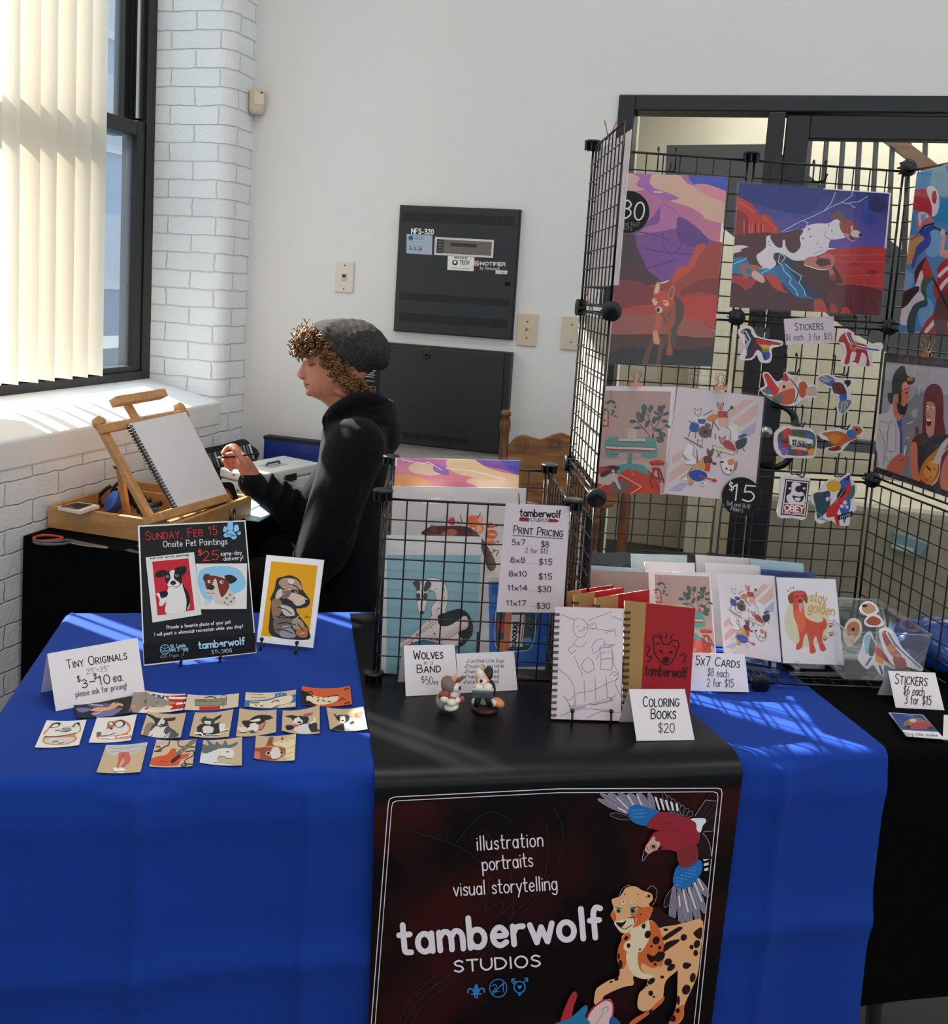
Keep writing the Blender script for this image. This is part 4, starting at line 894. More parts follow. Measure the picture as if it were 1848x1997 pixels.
# scissors
zs = LTZ+.0065; sc_ = thing('scissors', 'red and grey handled scissors at the edge of the black cloth', 'scissors', at_z(140, 1058, zs))
def ring(pts, col, r=.0038, name='handle'):
    mb = MB(); mb.tube([at_z(*q, zs) for q in smooth_curve(pts, True, 4)], r, 8, lin(col), closed=True); mb.build(name, PLAST, sc_)
ring([(66, 1049), (85, 1044), (112, 1046), (122, 1050), (100, 1054), (74, 1055)], '#c23a30'); ring([(66, 1055), (90, 1057), (118, 1055), (130, 1053), (142, 1055), (120, 1061), (80, 1061)], '#55585c')
mb = MB(); mb.prism([at_z(*q, zs+.001) for q in ((140, 1052), (165, 1057), (212, 1066), (210, 1068), (165, 1063), (138, 1058))], (0, 0, -.003)); mb.build('blade', mat('blade_steel', '#b8b8b4', rough=.25, metal=.9), sc_)

_ld = [c for c in cb.children if c.name.startswith('lid')][0]
for o in list(cb.children):
    if o.name.split('.')[0] in ('handle_plate', 'handle'): sub(o, _ld)
# ================================================================ the person at the easel
PP = Plane((.74, -.70, 1.0), (-math.sin(YAW)*-1, -math.cos(YAW), 0))
PS = 1/642.0
def Q(x, y, w=0.): return PP.hit(x, y, w)
PX = Vector((CR.x, CR.y, 0)).normalized(); PZ = Vector((0, 0, 1)); PN = PP.n
SKIN = bpy.data.materials.new('skin'); SKIN.use_nodes = True; b = SKIN.node_tree.nodes['Principled BSDF']
b.inputs['Base Color'].default_value = (*lin('#c48468'), 1); b.inputs['Roughness'].default_value = .5
b.inputs['Subsurface Weight'].default_value = .25; b.inputs['Subsurface Radius'].default_value = (.02, .006, .003); b.inputs['Subsurface Scale'].default_value = .5
_n = SKIN.node_tree.nodes.new('ShaderNodeTexNoise'); _n.inputs['Scale'].default_value = 25; _r = SKIN.node_tree.nodes.new('ShaderNodeValToRGB'); _r.color_ramp.elements[0].color = (*lin('#b96a54'), 1); _r.color_ramp.elements[1].color = (*lin('#cf9276'), 1)
SKIN.node_tree.links.new(_n.outputs[0], _r.inputs[0]); SKIN.node_tree.links.new(_r.outputs[0], b.inputs['Base Color'])
HOOD = mat('black_fleece', '#0a0b0f', rough=.9, spec=.15, noise_amt=.2, nscale=40, bump=.3, bscale=400, sheen=.05)
person = thing('person', 'person in a black hoodie and grey knit beanie painting at the easel', 'person', (Q(690, 1150).x, Q(690, 1150).y, 0))
def chain(mb, pts, n=12, col=(1, 1, 1), steps=4):
    """limb through (x, y, w, radius) points"""
    P = smooth_curve(pts, n=steps); V = [Q(p[0], p[1], p[2]) for p in P]; R = [p[3] for p in P]
    mb.tube(V, R, n, col); mb.ell(V[0], (R[0],)*3, n=12, k=8); mb.ell(V[-1], (R[-1],)*3, n=12, k=8)
def slices(mb, S, n=28, fr=.22):
    rings = []
    for y, xf, xb, hw in S:
        xc, rx = (xf+xb)/2, (xb-xf)/2; r = []
        for j in range(n):
            a = 6.2832*j/n; c_, s_ = math.cos(a), math.sin(a); k = 1-fr*max(0, -c_)
            r.append(Q(xc+rx*c_, y, hw*s_*k))
        rings.append(r)
    mb.loft(rings)
def organic(mb, name, m, vox, sm=4, parent=None, fac=.5):
    o = mb.build(name, m, parent); md = o.modifiers.new('blend', 'REMESH'); md.mode = 'VOXEL'; md.voxel_size = vox; md.use_smooth_shade = True
    s = o.modifiers.new('smooth', 'SMOOTH'); s.iterations = sm; s.factor = fac; return o
mb = MB()
slices(mb, smooth_curve([(628, 652, 685, .02), (634, 628, 706, .052), (645, 611, 717, .066), (662, 601, 725, .075), (682, 596, 727, .078), (697, 594.5, 726, .078), (706, 596, 724, .077), (716, 595, 720, .074), (728, 594.5, 715, .072), (740, 595.5, 709, .069), (750, 596, 704, .065), (758, 597, 700, .060), (766, 600, 697, .053), (773, 607, 695, .046), (782, 626, 695, .047), (795, 640, 696, .052), (812, 646, 704, .055), (835, 646, 716, .062)], n=3))
# nose, lips, chin, brow, cheek, eyelid, ear
def e(x, y, w, rx, ry, rw, rot=0):
    c = Q(x, y, w); M = Matrix((PX*math.cos(rot)-PZ*math.sin(rot), PN, PX*math.sin(rot)+PZ*math.cos(rot))).transposed(); mb.ell(c, (rx*PS, rw, ry*PS), M, n=14, k=10)
nose = []
for x, y, hw, d in ((597, 698, .008, 8), (589, 709, .009, 10), (584, 718, .011, 12), (579, 727, .014, 14), (577.5, 732, .016, 15), (581, 737, .016, 12), (590, 740, .013, 8)):
    nose.append([Q(x+d*(1-math.cos(a))*.9, y-2*math.sin(a)*0, hw*math.sin(a)*1.0) for a in [6.2832*j/14 for j in range(14)]])
mb.loft(nose); e(587, 735, .012, 6, 4.5, .007); e(587, 735, -.012, 6, 4.5, .007)
e(596, 745.5, 0, 5, 3, .018, .2); e(597, 752.5, 0, 5, 3.4, .017); e(604, 765, 0, 8, 8, .020); e(599, 694, .03, 7, 4, .022, .1); e(599, 694, -.03, 7, 4, .022)
e(604, 708, .034, 7, 5, .014); e(604, 708, -.034, 7, 5, .014); e(650, 728, .076, 8, 14, .010, -.15); e(648, 740, .072, 5, 6, .008)
e(665, 765, .04, 22, 8, .022, .5)
# torso core, arms, hands, legs: one continuous body
slices(mb, [(830, 650, 735, .10), (860, 650, 755, .16), (930, 650, 752, .16), (1010, 650, 750, .15), (1100, 645, 752, .16), (1170, 640, 760, .17), (1200, 650, 755, .14)], fr=0)
chain(mb, [(690, 868, -.16, .05), (640, 945, -.17, .045), (588, 1008, -.15, .042), (540, 975, -.135, .036), (500, 940, -.12, .027), (490, 926, -.118, .026)])
chain(mb, [(695, 868, .16, .05), (660, 960, .19, .045), (640, 1060, .19, .04), (605, 1110, .15, .032), (578, 1140, .11, .026)])
# right hand holding the brush
hx = [(492, 930, -.118, .026), (482, 915, -.12, .027), (474, 902, -.124, .025), (468, 893, -.132, .02)]; chain(mb, hx, 14)
chain(mb, [(474, 905, -.118, .019), (468, 896, -.14, .018)], 12)
for f, r in (([(470, 884, -.142), (457, 871, -.146), (443, 873, -.137), (435, 884, -.124)], .0092), ([(470, 892, -.146), (453, 886, -.15), (437, 891, -.141), (437, 900, -.127)], .0092), ([(472, 900, -.146), (455, 900, -.151), (440, 903, -.142), (443, 910, -.129)], .0086), ([(476, 908, -.142), (461, 911, -.147), (448, 912, -.139), (451, 917, -.128)], .0078)):
    chain(mb, [(*p, r*(1.06 if i < 2 else .9)) for i, p in enumerate(f)], 10)
chain(mb, [(483, 914, -.106, .016), (473, 898, -.098, .0125), (461, 882, -.100, .0105), (451, 871, -.110, .0088)], 10)
# left hand resting in the lap, below the table edge
chain(mb, [(580, 1138, .11, .026), (568, 1150, .105, .024), (560, 1156, .10, .02)])
for i in range(4): chain(mb, [(562, 1148+i*6, .11-i*.006, .0088), (548, 1150+i*6.5, .11-i*.006, .0084), (541, 1160+i*6, .105-i*.006, .0074)], 8)
chain(mb, [(572, 1142, .08, .011), (560, 1138, .075, .009), (550, 1140, .075, .008)], 8)
hip = Q(700, 1185); 
def limb3(mb, pts, rs):
    P = [Vector(p) for p in pts]; S = smooth_curve([(*p, r) for p, r in zip(P, rs)], n=4); mb.tube([s[:3] for s in S], [s[3] for s in S], 12); mb.ell(S[0][:3], (rs[0],)*3); mb.ell(S[-1][:3], (rs[-1],)*3)
legs = []
for s in (1, -1):
    h = hip+PN*.09*s; h.z = .53; k = h-PX*.27+PN*.04*s; k.z = .62; an = k+PX*.02; an.z = .09; toe = an-PX*.14; toe.z = .05; legs.append((h, k, an, toe))
    limb3(mb, (h, h*.5+k*.5, k), (.075, .07, .055)); limb3(mb, (k, k*.6+an*.4, an), (.052, .05, .036)); limb3(mb, (an, an*.5+toe*.5, toe), (.036, .036, .03))
body = organic(mb, 'body', SKIN, .0042, 3, person)
# trousers and shoes
mb = MB()
for h, k, an, toe in legs: limb3(mb, (h, h*.5+k*.5, k), (.105, .10, .088)); limb3(mb, (k, k*.6+an*.4, an+PZ*.03), (.072, .066, .056))
mb.ell(Q(705, 1190)*1.0, (.14, .18, .11)); organic(mb, 'trousers', mat('black_denim', '#0a0a0c', rough=.9, spec=.1), .010, 4, person)
mb = MB()
for h, k, an, toe in legs: limb3(mb, (an, an*.5+toe*.5, toe), (.045, .046, .042))
organic(mb, 'shoes', DARK, .009, 3, person)
# hoodie
mb = MB()
slices(mb, smooth_curve([(803, 640, 735, .075), (818, 634, 752, .115), (838, 628, 765, .165), (868, 624, 767, .19), (910, 618, 766, .195), (960, 606, 764, .19), (1000, 608, 764, .19), (1050, 618, 766, .195), (1110, 622, 768, .205), (1180, 616, 772, .215), (1225, 616, 772, .21)], n=2), 36, .1)
chain(mb, [(692, 868, -.155, .07), (640, 945, -.17, .066), (590, 1000, -.15, .066), (548, 972, -.135, .060), (512, 953, -.125, .047), (496, 945, -.12, .040)], 16)
chain(mb, [(694, 872, .15, .088), (672, 930, .18, .082), (650, 1000, .20, .078), (632, 1064, .20, .078), (605, 1108, .155, .062), (582, 1134, .115, .044)], 16)
# hood gathered behind the neck
for x, y, w, rx, ry, rw, ro in ((742, 815, 0, 36, 20, .115, -.5), (766, 852, 0, 17, 32, .095, .1), (700, 800, .06, 40, 16, .035, -.25), (700, 800, -.06, 40, 16, .035, -.25), (745, 795, 0, 26, 12, .09, -.4)): e(x, y, w, rx, ry, rw, ro)
chain(mb, [(640, 818, .03, .020), (656, 800, .075, .022), (690, 781, .085, .021), (725, 777, .07, .020), (748, 786, .03, .02)], 10); chain(mb, [(640, 818, -.03, .020), (656, 800, -.075, .022), (690, 781, -.085, .021), (725, 777, -.07, .020), (748, 786, -.03, .02)], 10)
for i, (a_, b_) in enumerate((((655, 900, .20), (620, 960, .185)), ((700, 940, .235), (660, 1010, .26)), ((690, 1020, .24), (640, 1080, .26)))):   # folds of the sleeve
    chain(mb, [(*a_, .012), ((a_[0]+b_[0])/2+6, (a_[1]+b_[1])/2, (a_[2]+b_[2])/2+.004, .016), (*b_, .010)], 8)
# creases of the raised sleeve and the cuff
for x, y in ((520, 955), (545, 968), (566, 985)): chain(mb, [(x+10, y-28, -.115, .010), (x+2, y, -.085, .014), (x-6, y+26, -.10, .010)], 8)
for k in range(10):
    pass
organic(mb, 'hoodie', HOOD, .0062, 5, person)
mb = MB(); chain(mb, [(500, 948, -.122, .043), (489, 941, -.12, .041)], 18); organic(mb, 'cuff', HOOD, .005, 2, person)
mb = MB(); mb.tube([Q(*p) for p in smooth_curve([(640, 824, .055), (634, 812, .062), (630, 822, .058), (634, 838, .07)], n=4)], .0035, 8); mb.build('hood_cord', HOOD, person)
# beanie
secs = [(609, 641, 690, 741, .081), (612, 633, 699, 739, .087), (624, 625, 709, 734, .089), (650, 620, 718, 728, .088), (682, 620, 725, 724, .084), (712, 626, 732, 722, .075), (738, 642, 741, 722, .062), (756, 664, 749, 720, .046), (763, 684, 757, 713, .026)]
S = smooth_curve(secs, n=7); rings = []; NB = 96
for i, (xt, yt, xb, yb, hw) in enumerate(S):
    cx, cy, dx, dy = (xt+xb)/2, (yt+yb)/2, (xb-xt)/2, (yb-yt)/2; r = []
    for j in range(NB):
        a = 6.2832*j/NB; tw = a+i*.03
        rib = .035*abs(math.sin(tw*9)) if i < 9 else .05*max(0, math.sin(tw*7))*(.7+.3*math.sin(i*1.3+2*math.sin(tw*7)))+.02*math.sin(i*1.6)*math.cos(tw*7)**2
        k = 1+rib-.03
        r.append(Q(cx-dx*math.cos(a)*k, cy-dy*math.cos(a)*k, hw*math.sin(a)*k))
    rings.append(r)
mb = MB(); mb.loft(rings); mb.build('beanie', mat('charcoal_knit', '#3b3936', rough=.95, spec=.1, noise_amt=.35, nscale=110, bump=1.0, bscale=300), person)
# curls
mb = MB(); HR = random.Random(3)
def curl(x, y, w, L, r, ang, turns):
    pts = []; n = int(9*turns)
    d = (PX*math.cos(ang)-PZ*math.sin(ang)); u = d.cross(PN).normalized(); c0 = Q(x, y, w)
    for i in range(n):
        t = i/(n-1); a = 6.2832*turns*t+HR.uniform(-.2, .2); rr = r*(1-.3*t)
        pts.append(c0+d*(L*t)+(u*math.cos(a)+PN*math.sin(a))*rr)
    rad = [.0010+.0013*math.sin(3.14*i/(n-1)) for i in range(n)]; mb.tube(pts, rad, 5)
for x, y, w, rx, ry, rw, ro in ((608, 667, 0, 20, 23, .060, -.5), (672, 722, .058, 26, 14, .014, -.75), (672, 722, -.058, 26, 14, .014, -.75), (698, 752, 0, 15, 15, .064, -.4)): e(x, y, w, rx, ry, rw, ro)   # the mass under the curls
def head_w(x, y): return .083*math.sqrt(max(.05, 1-((x-655)/75)**2))
for i in range(620):   # fringe
    x = HR.uniform(574, 648); y = HR.uniform(636, 700)
    lim = 636+max(0, 606-x)*.9
    if y < lim or (x > 612 and y > 690) or y < 640+(x-609)*0-max(0, (612-x))*0 or (x > 618 and y < 648+(x-618)*.9): continue
    if (x < 590 and y > 696) or (x > 600 and y > 694 and x < 628): continue
    curl(x, y, HR.uniform(-.05, .085 if x > 600 else .06), HR.uniform(.010, .024), HR.uniform(.006, .0095), HR.uniform(2.6, 5.2), HR.uniform(1.5, 2.6))
for i in range(900):   # over the ear and down the nape
    x = HR.uniform(630, 728); y = HR.uniform(684, 776)
    top = 664+(x-630)*1.0; bot = 716+(x-630)*.75 if x < 690 else 774-(x-690)*.3
    if y < top or y > bot or (x < 645 and y > 712): continue
    curl(x, y, HR.uniform(.066, .088) if x < 690 else HR.uniform(-.05, .07), HR.uniform(.01, .022), HR.uniform(.005, .008), HR.uniform(.6, 2.6), HR.uniform(1.4, 2.4))
for x, y in ((572, 656), (568, 668), (577, 640), (566, 676), (585, 632), (597, 628)): curl(x+6, y, HR.uniform(-.02, .03), .02, .009, HR.uniform(2.4, 3.4), 1.1)
mb.build('hair', mat('curly_brown_hair', '#74502c', rough=.45, noise_amt=.35, nscale=40), person)
mb = MB(); mb.tube([Q(*p) for p in smooth_curve([(599, 711, .036), (603, 712.5, .044), (609, 712, .052), (614, 709.5, .056)], n=4)], .0011, 6); mb.build('eyelashes', DARK, person)
mb = MB(); mb.tube([Q(*p) for p in smooth_curve([(591.5, 748.5, .004), (596, 749.5, .018), (603, 749, .028)], n=4)], .0012, 6); mb.build('mouth_line', mat('lip_line', '#7a3a34', rough=.5), person)
mb = MB(); mb.tube([Q(*p) for p in smooth_curve([(598, 696, .032), (606, 693, .046), (616, 694, .056)], n=4)], [.0016]*9, 6); mb.build('eyebrow', mat('brow_brown', '#5a3a24', rough=.7), person)
# brush
mb = MB(); a_, b_ = Q(420, 893.5, -.118), Q(506, 884.5, -.118); d = b_-a_
mb.tube([a_+d*.14, a_+d*.4, b_], [.0032, .0042, .0018], 10, lin('#141316')); pb = mb.build('handle', GLOSSP); root = thing('paintbrush', 'thin black paintbrush held in the painter\'s hand', 'brush', (a_+b_)/2)
pb.parent = root; pb.location = pb.location-root.location
mb = MB(); mb.tube([a_+d*.06, a_+d*.15], [.003, .0034], 10); mb.build('ferrule', mat('ferrule_steel', '#b5aaa2', rough=.3, metal=.8), root)
mb = MB(); mb.tube([a_, a_+d*.03, a_+d*.07], [.0004, .0026, .0028], 10); mb.build('bristles', mat('brown_bristle', '#6e4a3a', rough=.8), root)
# seat
st_ = thing('stool', 'plain black stool under the seated person', 'stool', (hip.x, hip.y, 0))
mb = MB(); mb.lathe([(0, .36), (.17, .36), (.18, .37), (.18, .39), (.17, .40), (0, .40)], Matrix.Translation((hip.x, hip.y, 0)), 28); mb.build('seat', DARK, st_)
for i in range(4):
    a = R_(45+90*i); mb = MB(); mb.tube([(hip.x+.17*math.cos(a), hip.y+.17*math.sin(a), 0), (hip.x+.12*math.cos(a), hip.y+.12*math.sin(a), .36)], .013, 8); mb.build('leg', DARK, st_)
# ================================================================ banner print, tent cards, poster and small originals on the blue cloth
A = Art(FRONT, 1.5); A.at(690, 1420, 2.4)
W_ = '#d8ccd0'
def rrect(x0, y0, x1, y1, x2, y2, x3, y3, r): return None
A.line([(80, 1400), (160, 360), (166, 332), (190, 322), (960, 284), (1700, 281), (1718, 286), (1722, 306), (1610, 1400)], W_, 4)
A.line([(98, 1400), (176, 372), (182, 348), (204, 340), (960, 302), (1682, 298), (1700, 304), (1703, 324), (1590, 1400)], W_, 3.4)
for p in ([(205, 1400), (260, 1270), (420, 1130), (640, 960), (830, 790), (960, 620), (975, 470), (930, 370)], [(225, 1400), (290, 1285), (450, 1150), (690, 965), (860, 780), (905, 600), (900, 450)], [(260, 1400), (330, 1290), (520, 1130), (720, 940), (740, 720), (690, 580), (600, 470)], [(610, 860), (630, 700), (560, 600), (470, 545), (300, 490), (200, 470)], [(290, 1250), (400, 1190)], [(610, 860), (700, 810), (690, 870), (770, 790)], [(470, 545), (570, 430), (650, 390), (740, 440)]): A.line(p, '#123039', 2.4, sm=True)
A.text('illustration', (576, 572), (886, 552), 66, W_, 6, gap=.2).text('portraits', (603, 668), (838, 646), 66, W_, 6, gap=.16).text('visual storytelling', (468, 786), (952, 756), 66, W_, 6, gap=.16)
A.text('tamberwolf', (218, 1056), (1160, 978), 140, W_, 27, gap=.2).text('STUDIOS', (470, 1142), (874, 1114), 52, W_, 8.5, gap=.2)
BL_ = '#2d73ad'
A.fill([(572, 1196), (586, 1225), (580, 1244), (564, 1244), (558, 1226)], BL_, True).line([(534, 1240), (536, 1222), (552, 1222), (566, 1248), (566, 1262)], BL_, 7, sm=True).line([(610, 1236), (606, 1219), (591, 1221), (578, 1247), (577, 1262)], BL_, 7, sm=True).line([(550, 1246), (596, 1243)], BL_, 6)
A.line([(675+40*math.cos(a), 1217+42*math.sin(a)) for a in [6.2832*i/24 for i in range(25)]], BL_, 5).text('2.1', (648, 1234), (704, 1231), 34, BL_, 5).line([(648, 1246), (703, 1188)], BL_, 5)
A.line([(775+26*math.cos(a), 1212+27*math.sin(a)) for a in [6.2832*i/20 for i in range(21)]], BL_, 6).fill([(775, 1224), (764, 1210), (768, 1202), (775, 1207), (782, 1202), (787, 1209)], BL_).lines([[(775, 1239), (775, 1254)], [(767, 1247), (783, 1246)], [(794, 1193), (812, 1172)], [(797, 1171), (813, 1170), (812, 1186)], [(757, 1193), (740, 1175)], [(739, 1189), (739, 1174), (754, 1173)], [(742, 1196), (756, 1183)]], BL_, 5, sm=False)
# bird
A.at(1120, 1530, 4.275); GR, DK, BLU, MAR = '#77707f', '#1a1014', '#1f62a0', '#8c2430'
def feather(p, w, col, ol='#c9bfc4'):
    (x0, y0), (x1, y1) = p; dx, dy = x1-x0, y1-y0; L = math.hypot(dx, dy); nx, ny = -dy/L*w, dx/L*w
    q = [(x0-nx*.4, y0-ny*.4), (x0+dx*.6-nx, y0+dy*.6-ny), (x1-nx*.4, y1-ny*.4), (x1+nx*.4, y1+ny*.4), (x0+dx*.6+nx, y0+dy*.6+ny), (x0+nx*.4, y0+ny*.4)]
    A.fill(q, col, True).line(q, ol, 1.4, sm=True, closed=True)
A.fill([(998, 268), (1092, 128), (1190, 140), (1160, 386), (1075, 395), (1040, 390)], DK).line([(998, 268), (1092, 128), (1190, 140), (1160, 386), (1075, 395)], '#c9bfc4', 2.5)
A.lines([[(1030, 300), (1130, 140)], [(1050, 330), (1170, 160)], [(1060, 360), (1170, 240)]], '#5b5158', 1.6, sm=False)
for i in range(7): feather(((800+i*24, 225+i*7), (740+i*40, 72+i*26)), 22, DK)
for i in range(5): A.fill([(700+i*38, 210+i*2), (664+i*44, 100+i*14), (684+i*44, 104+i*14), (716+i*38, 214+i*2)], '#d8cdd2')
for p in (((470, 285), (302, 250)), ((450, 240), (205, 125)), ((470, 230), (225, 80)), ((500, 210), (285, 74)), ((540, 200), (370, 72)), ((590, 205), (450, 72)), ((630, 210), (540, 74)), ((665, 215), (620, 74))): feather(p, 24, GR if p[0][1] != 285 else DK)
for p in ([(365, 195), (430, 230)], [(355, 110), (450, 205)], [(440, 90), (500, 185)], [(520, 80), (560, 180)]): A.line(p, '#cfc4cb', 11)
A.fill([(450, 200), (520, 165), (600, 190), (710, 225), (680, 310), (600, 345), (500, 320), (455, 270)], BLU, True)
A.dots([(480+j*26+i*10, 215+i*28-j*3, 11, 10) for i in range(3) for j in range(4)], '#4f86b8').dots([(480+j*26+i*10, 209+i*28-j*3, 10, 8) for i in range(3) for j in range(4)], BLU)
for p in (((840, 850), (755, 1015)), ((830, 860), (810, 1175)), ((870, 860), (905, 1230)), ((910, 850), (970, 1200)), ((950, 830), (1045, 1170)), ((990, 810), (1080, 1060)), ((1020, 780), (1110, 930))): feather(p, 30, GR if p[1][0] != 755 else DK)
for p in ([(870, 930), (878, 1015)], [(905, 880), (945, 1060)], [(950, 860), (1010, 1035)], [(1000, 820), (1060, 975)], [(1030, 790), (1075, 880)]): A.line(p, '#cfc4cb', 13)
A.fill([(850, 690), (930, 640), (1050, 630), (1062, 720), (1010, 800), (930, 865), (840, 850), (820, 790)], BLU, True)
A.dots([(860+j*34, 830-j*22+i*-28, 13, 12) for i in range(3) for j in range(5)], '#4f86b8').dots([(860+j*34, 823-j*22+i*-28, 12, 10) for i in range(3) for j in range(5)], BLU)
for i in range(4): A.fill([(1068+i*4, 575+i*42), (1122-i*3, 560+i*44), (1124-i*3, 582+i*44), (1072+i*4, 596+i*42)], '#d8cdd2')
A.fill([(1030, 600), (1010, 470), (1065, 400), (1110, 470), (1130, 560), (1140, 620)], DK, True).line([(1065, 400), (1110, 460), (1135, 545), (1140, 600)], '#c9bfc4', 2.4, sm=True)
A.fill([(600, 345), (700, 235), (800, 235), (900, 265), (980, 295), (1040, 390), (1035, 480), (1000, 510), (1030, 560), (1020, 640), (940, 690), (880, 680), (870, 620), (850, 565), (780, 545), (715, 548), (660, 560), (605, 590), (585, 555), (610, 480), (660, 400), (700, 385), (650, 370)], MAR, True)
A.fill([(860, 560), (1000, 500), (1030, 560), (1020, 640), (940, 690), (880, 680)], '#7a2a2c', True).lines([[(660, 400), (800, 370), (920, 410)], [(740, 330), (820, 320), (790, 350)], [(860, 560), (940, 545), (1010, 500)]], '#4b1218', 2.5)
A.fill([(968, 286), (1080, 282), (1096, 310), (1070, 340), (1050, 398), (1020, 380), (1010, 320)], '#e2d6da', True)
A.fill([(585, 555), (605, 490), (665, 430), (675, 470), (712, 480), (700, 530), (655, 555), (610, 580)], '#c69b8d', True).fill([(580, 545), (612, 575), (570, 634), (563, 620)], DK).line([(580, 545), (565, 618), (575, 634), (612, 578)], '#d0c5ca', 2, sm=True)
A.ell(655, 517, 26, 24, '#c69b8d').line([(655+24*math.cos(a), 517+22*math.sin(a)) for a in [6.28*i/16 for i in range(17)]], '#2a1215', 4).ell(657, 517, 13, 13, '#140b0d').fill([(690, 530), (738, 508), (720, 545), (700, 548)], '#241215').lines([[(640, 450), (600, 500)], [(620, 560), (600, 520)]], '#5b2a2a', 5, sm=False)
# spotted cat
TAN, ORG, CRM, SP = '#d8a070', '#c4602f', '#dcc3a3', '#241013'
A.fill([(700, 1020), (760, 1080), (860, 1130), (900, 1200), (740, 1270), (640, 1180), (640, 1040)], SP, True)
A.fill([(800, 1210), (930, 1150), (1070, 1140), (1045, 1420), (1020, 1600), (920, 1830), (910, 1930), (860, 1997), (800, 1997), (850, 1830), (860, 1560), (880, 1400)], TAN, True).fill([(850, 1860), (915, 1830), (905, 1930), (860, 1997), (780, 1997)], ORG)
A.fill([(640, 1250), (860, 1170), (940, 1190), (930, 1330), (880, 1520), (760, 1640), (730, 1800), (640, 1870), (570, 1890), (525, 1850), (540, 1740), (610, 1640)], TAN, True).fill([(740, 1770), (730, 1820), (600, 1930), (500, 1997), (455, 1997), (500, 1950), (620, 1880)], ORG, True)
A.fill([(420, 1240), (640, 1130), (700, 1260), (750, 1380), (740, 1500), (640, 1610), (560, 1620), (490, 1600), (490, 1670), (400, 1690), (250, 1760), (230, 1810), (165, 1830), (175, 1720), (210, 1680), (290, 1630), (375, 1590), (360, 1400), (390, 1300)], TAN, True)
A.fill([(415, 1250), (470, 1260), (430, 1400), (440, 1470), (400, 1540), (360, 1480), (360, 1390)], ORG, True).fill([(600, 1150), (680, 1160), (740, 1300), (740, 1420), (730, 1510), (640, 1570), (560, 1560), (520, 1480), (540, 1380), (620, 1300)], ORG, True).fill([(560, 1490), (650, 1530), (720, 1510), (650, 1575), (570, 1560)], TAN, True)
A.fill([(470, 1200), (600, 1110), (630, 1210), (610, 1310), (560, 1390), (530, 1400), (530, 1500), (570, 1570), (660, 1590), (600, 1620), (500, 1590), (440, 1500), (430, 1420), (450, 1400), (410, 1370), (420, 1320), (470, 1280)], CRM, True)
A.dots([(610, 1250, 26, 34, 20), (575, 1178, 17, 24), (450, 1342, 16, 20), (680, 1300, 30, 36, 20), (382, 1500, 18, 40), (368, 1432, 10, 26), (430, 1280, 14, 22, 40), (350, 1622, 20, 14, -30), (305, 1645, 14, 9, -20), (640, 1640, 36, 22, -40), (635, 1740, 20, 24), (660, 1770, 10, 10), (780, 1480, 34, 30, -30), (805, 1525, 40, 24, -40), (730, 1605, 16, 14), (605, 1675, 10, 8), (640, 1895, 22, 20), (930, 1510, 30, 28), (955, 1505, 18, 16), (985, 1610, 24, 40, 10), (930, 1710, 34, 44, 20), (1020, 1330, 26, 36, 20), (975, 1355, 18, 20), (1010, 1405, 20, 26), (860, 1885, 18, 20), (820, 1950, 26, 30), (865, 1800, 14, 40), (910, 1275, 26, 30, 30), (760, 1210, 20, 12), (545, 1375, 10, 8), (640, 1348, 10, 12), (710, 1360, 14, 16)], SP)
A.fill([(605, 1410), (660, 1430), (700, 1395), (750, 1400), (745, 1450), (700, 1480), (670, 1470), (640, 1485), (610, 1450)], SP, True).fill([(740, 1380), (760, 1320), (860, 1290), (870, 1310), (800, 1360), (750, 1395)], SP, True).fill([(740, 1270), (860, 1190), (900, 1200), (820, 1260), (750, 1300)], SP, True).fill([(990, 1240), (1062, 1190), (1050, 1290)], SP, True).ell(672, 1498, 13, 12, SP)
A.line([(375, 930), (390, 880), (440, 840), (470, 845)], '#c9bfc4', 2, sm=True).line([(605, 880), (640, 845), (685, 880), (680, 950), (650, 1010)], '#c9bfc4', 2, sm=True)
A.fill([(310, 960), (380, 930), (430, 860), (510, 850), (560, 880), (640, 910), (650, 960), (620, 1000), (650, 1040), (620, 1120), (580, 1160), (480, 1200), (450, 1240), (380, 1230), (330, 1140), (300, 1090), (325, 1030)], TAN, True)
A.fill([(500, 1040), (650, 1020), (620, 1110), (560, 1160), (490, 1190), (520, 1120), (480, 1110), (470, 1070)], ORG, True).fill([(302, 1090), (330, 1050), (350, 1110), (330, 1140)], ORG, True).fill([(330, 1150), (380, 1130), (450, 1120), (500, 1130), (490, 1180), (440, 1230), (380, 1220), (350, 1190)], CRM, True)
A.fill([(345, 1150), (400, 1150), (430, 1130), (420, 1160), (390, 1190), (370, 1185)], SP, True).lines([[(390, 1190), (420, 1205), (480, 1170)], [(450, 1110), (500, 1110), (500, 1150)]], SP, 7)
for x, y, r in ((370, 1052, 24), (490, 1050, 30)): A.ell(x, y, r, r*1.0, CRM).ell(x-2, y, r*.85, r*.95, '#3d7a76').ell(x-4, y, r*.5, r*.55, '#161014').ell(x+5, y-8, 4, 4, '#e9e0d8')
for x, y in ((402, 985), (475, 980)): A.ell(x, y, 24, 30, '#d49a7c', 20).ell(x+2, y-4, 17, 22, CRM, 20).ell(x+5, y-6, 4, 10, SP, 20)
A.ell(620, 930, 12, 13, SP).dots([(418, 915, 6), (550, 1082, 7), (530, 915, 5), (600, 940, 5)], SP).line([(340, 1020), (400, 1035)], SP, 4).line([(460, 1030), (530, 1020), (560, 1030)], SP, 5)
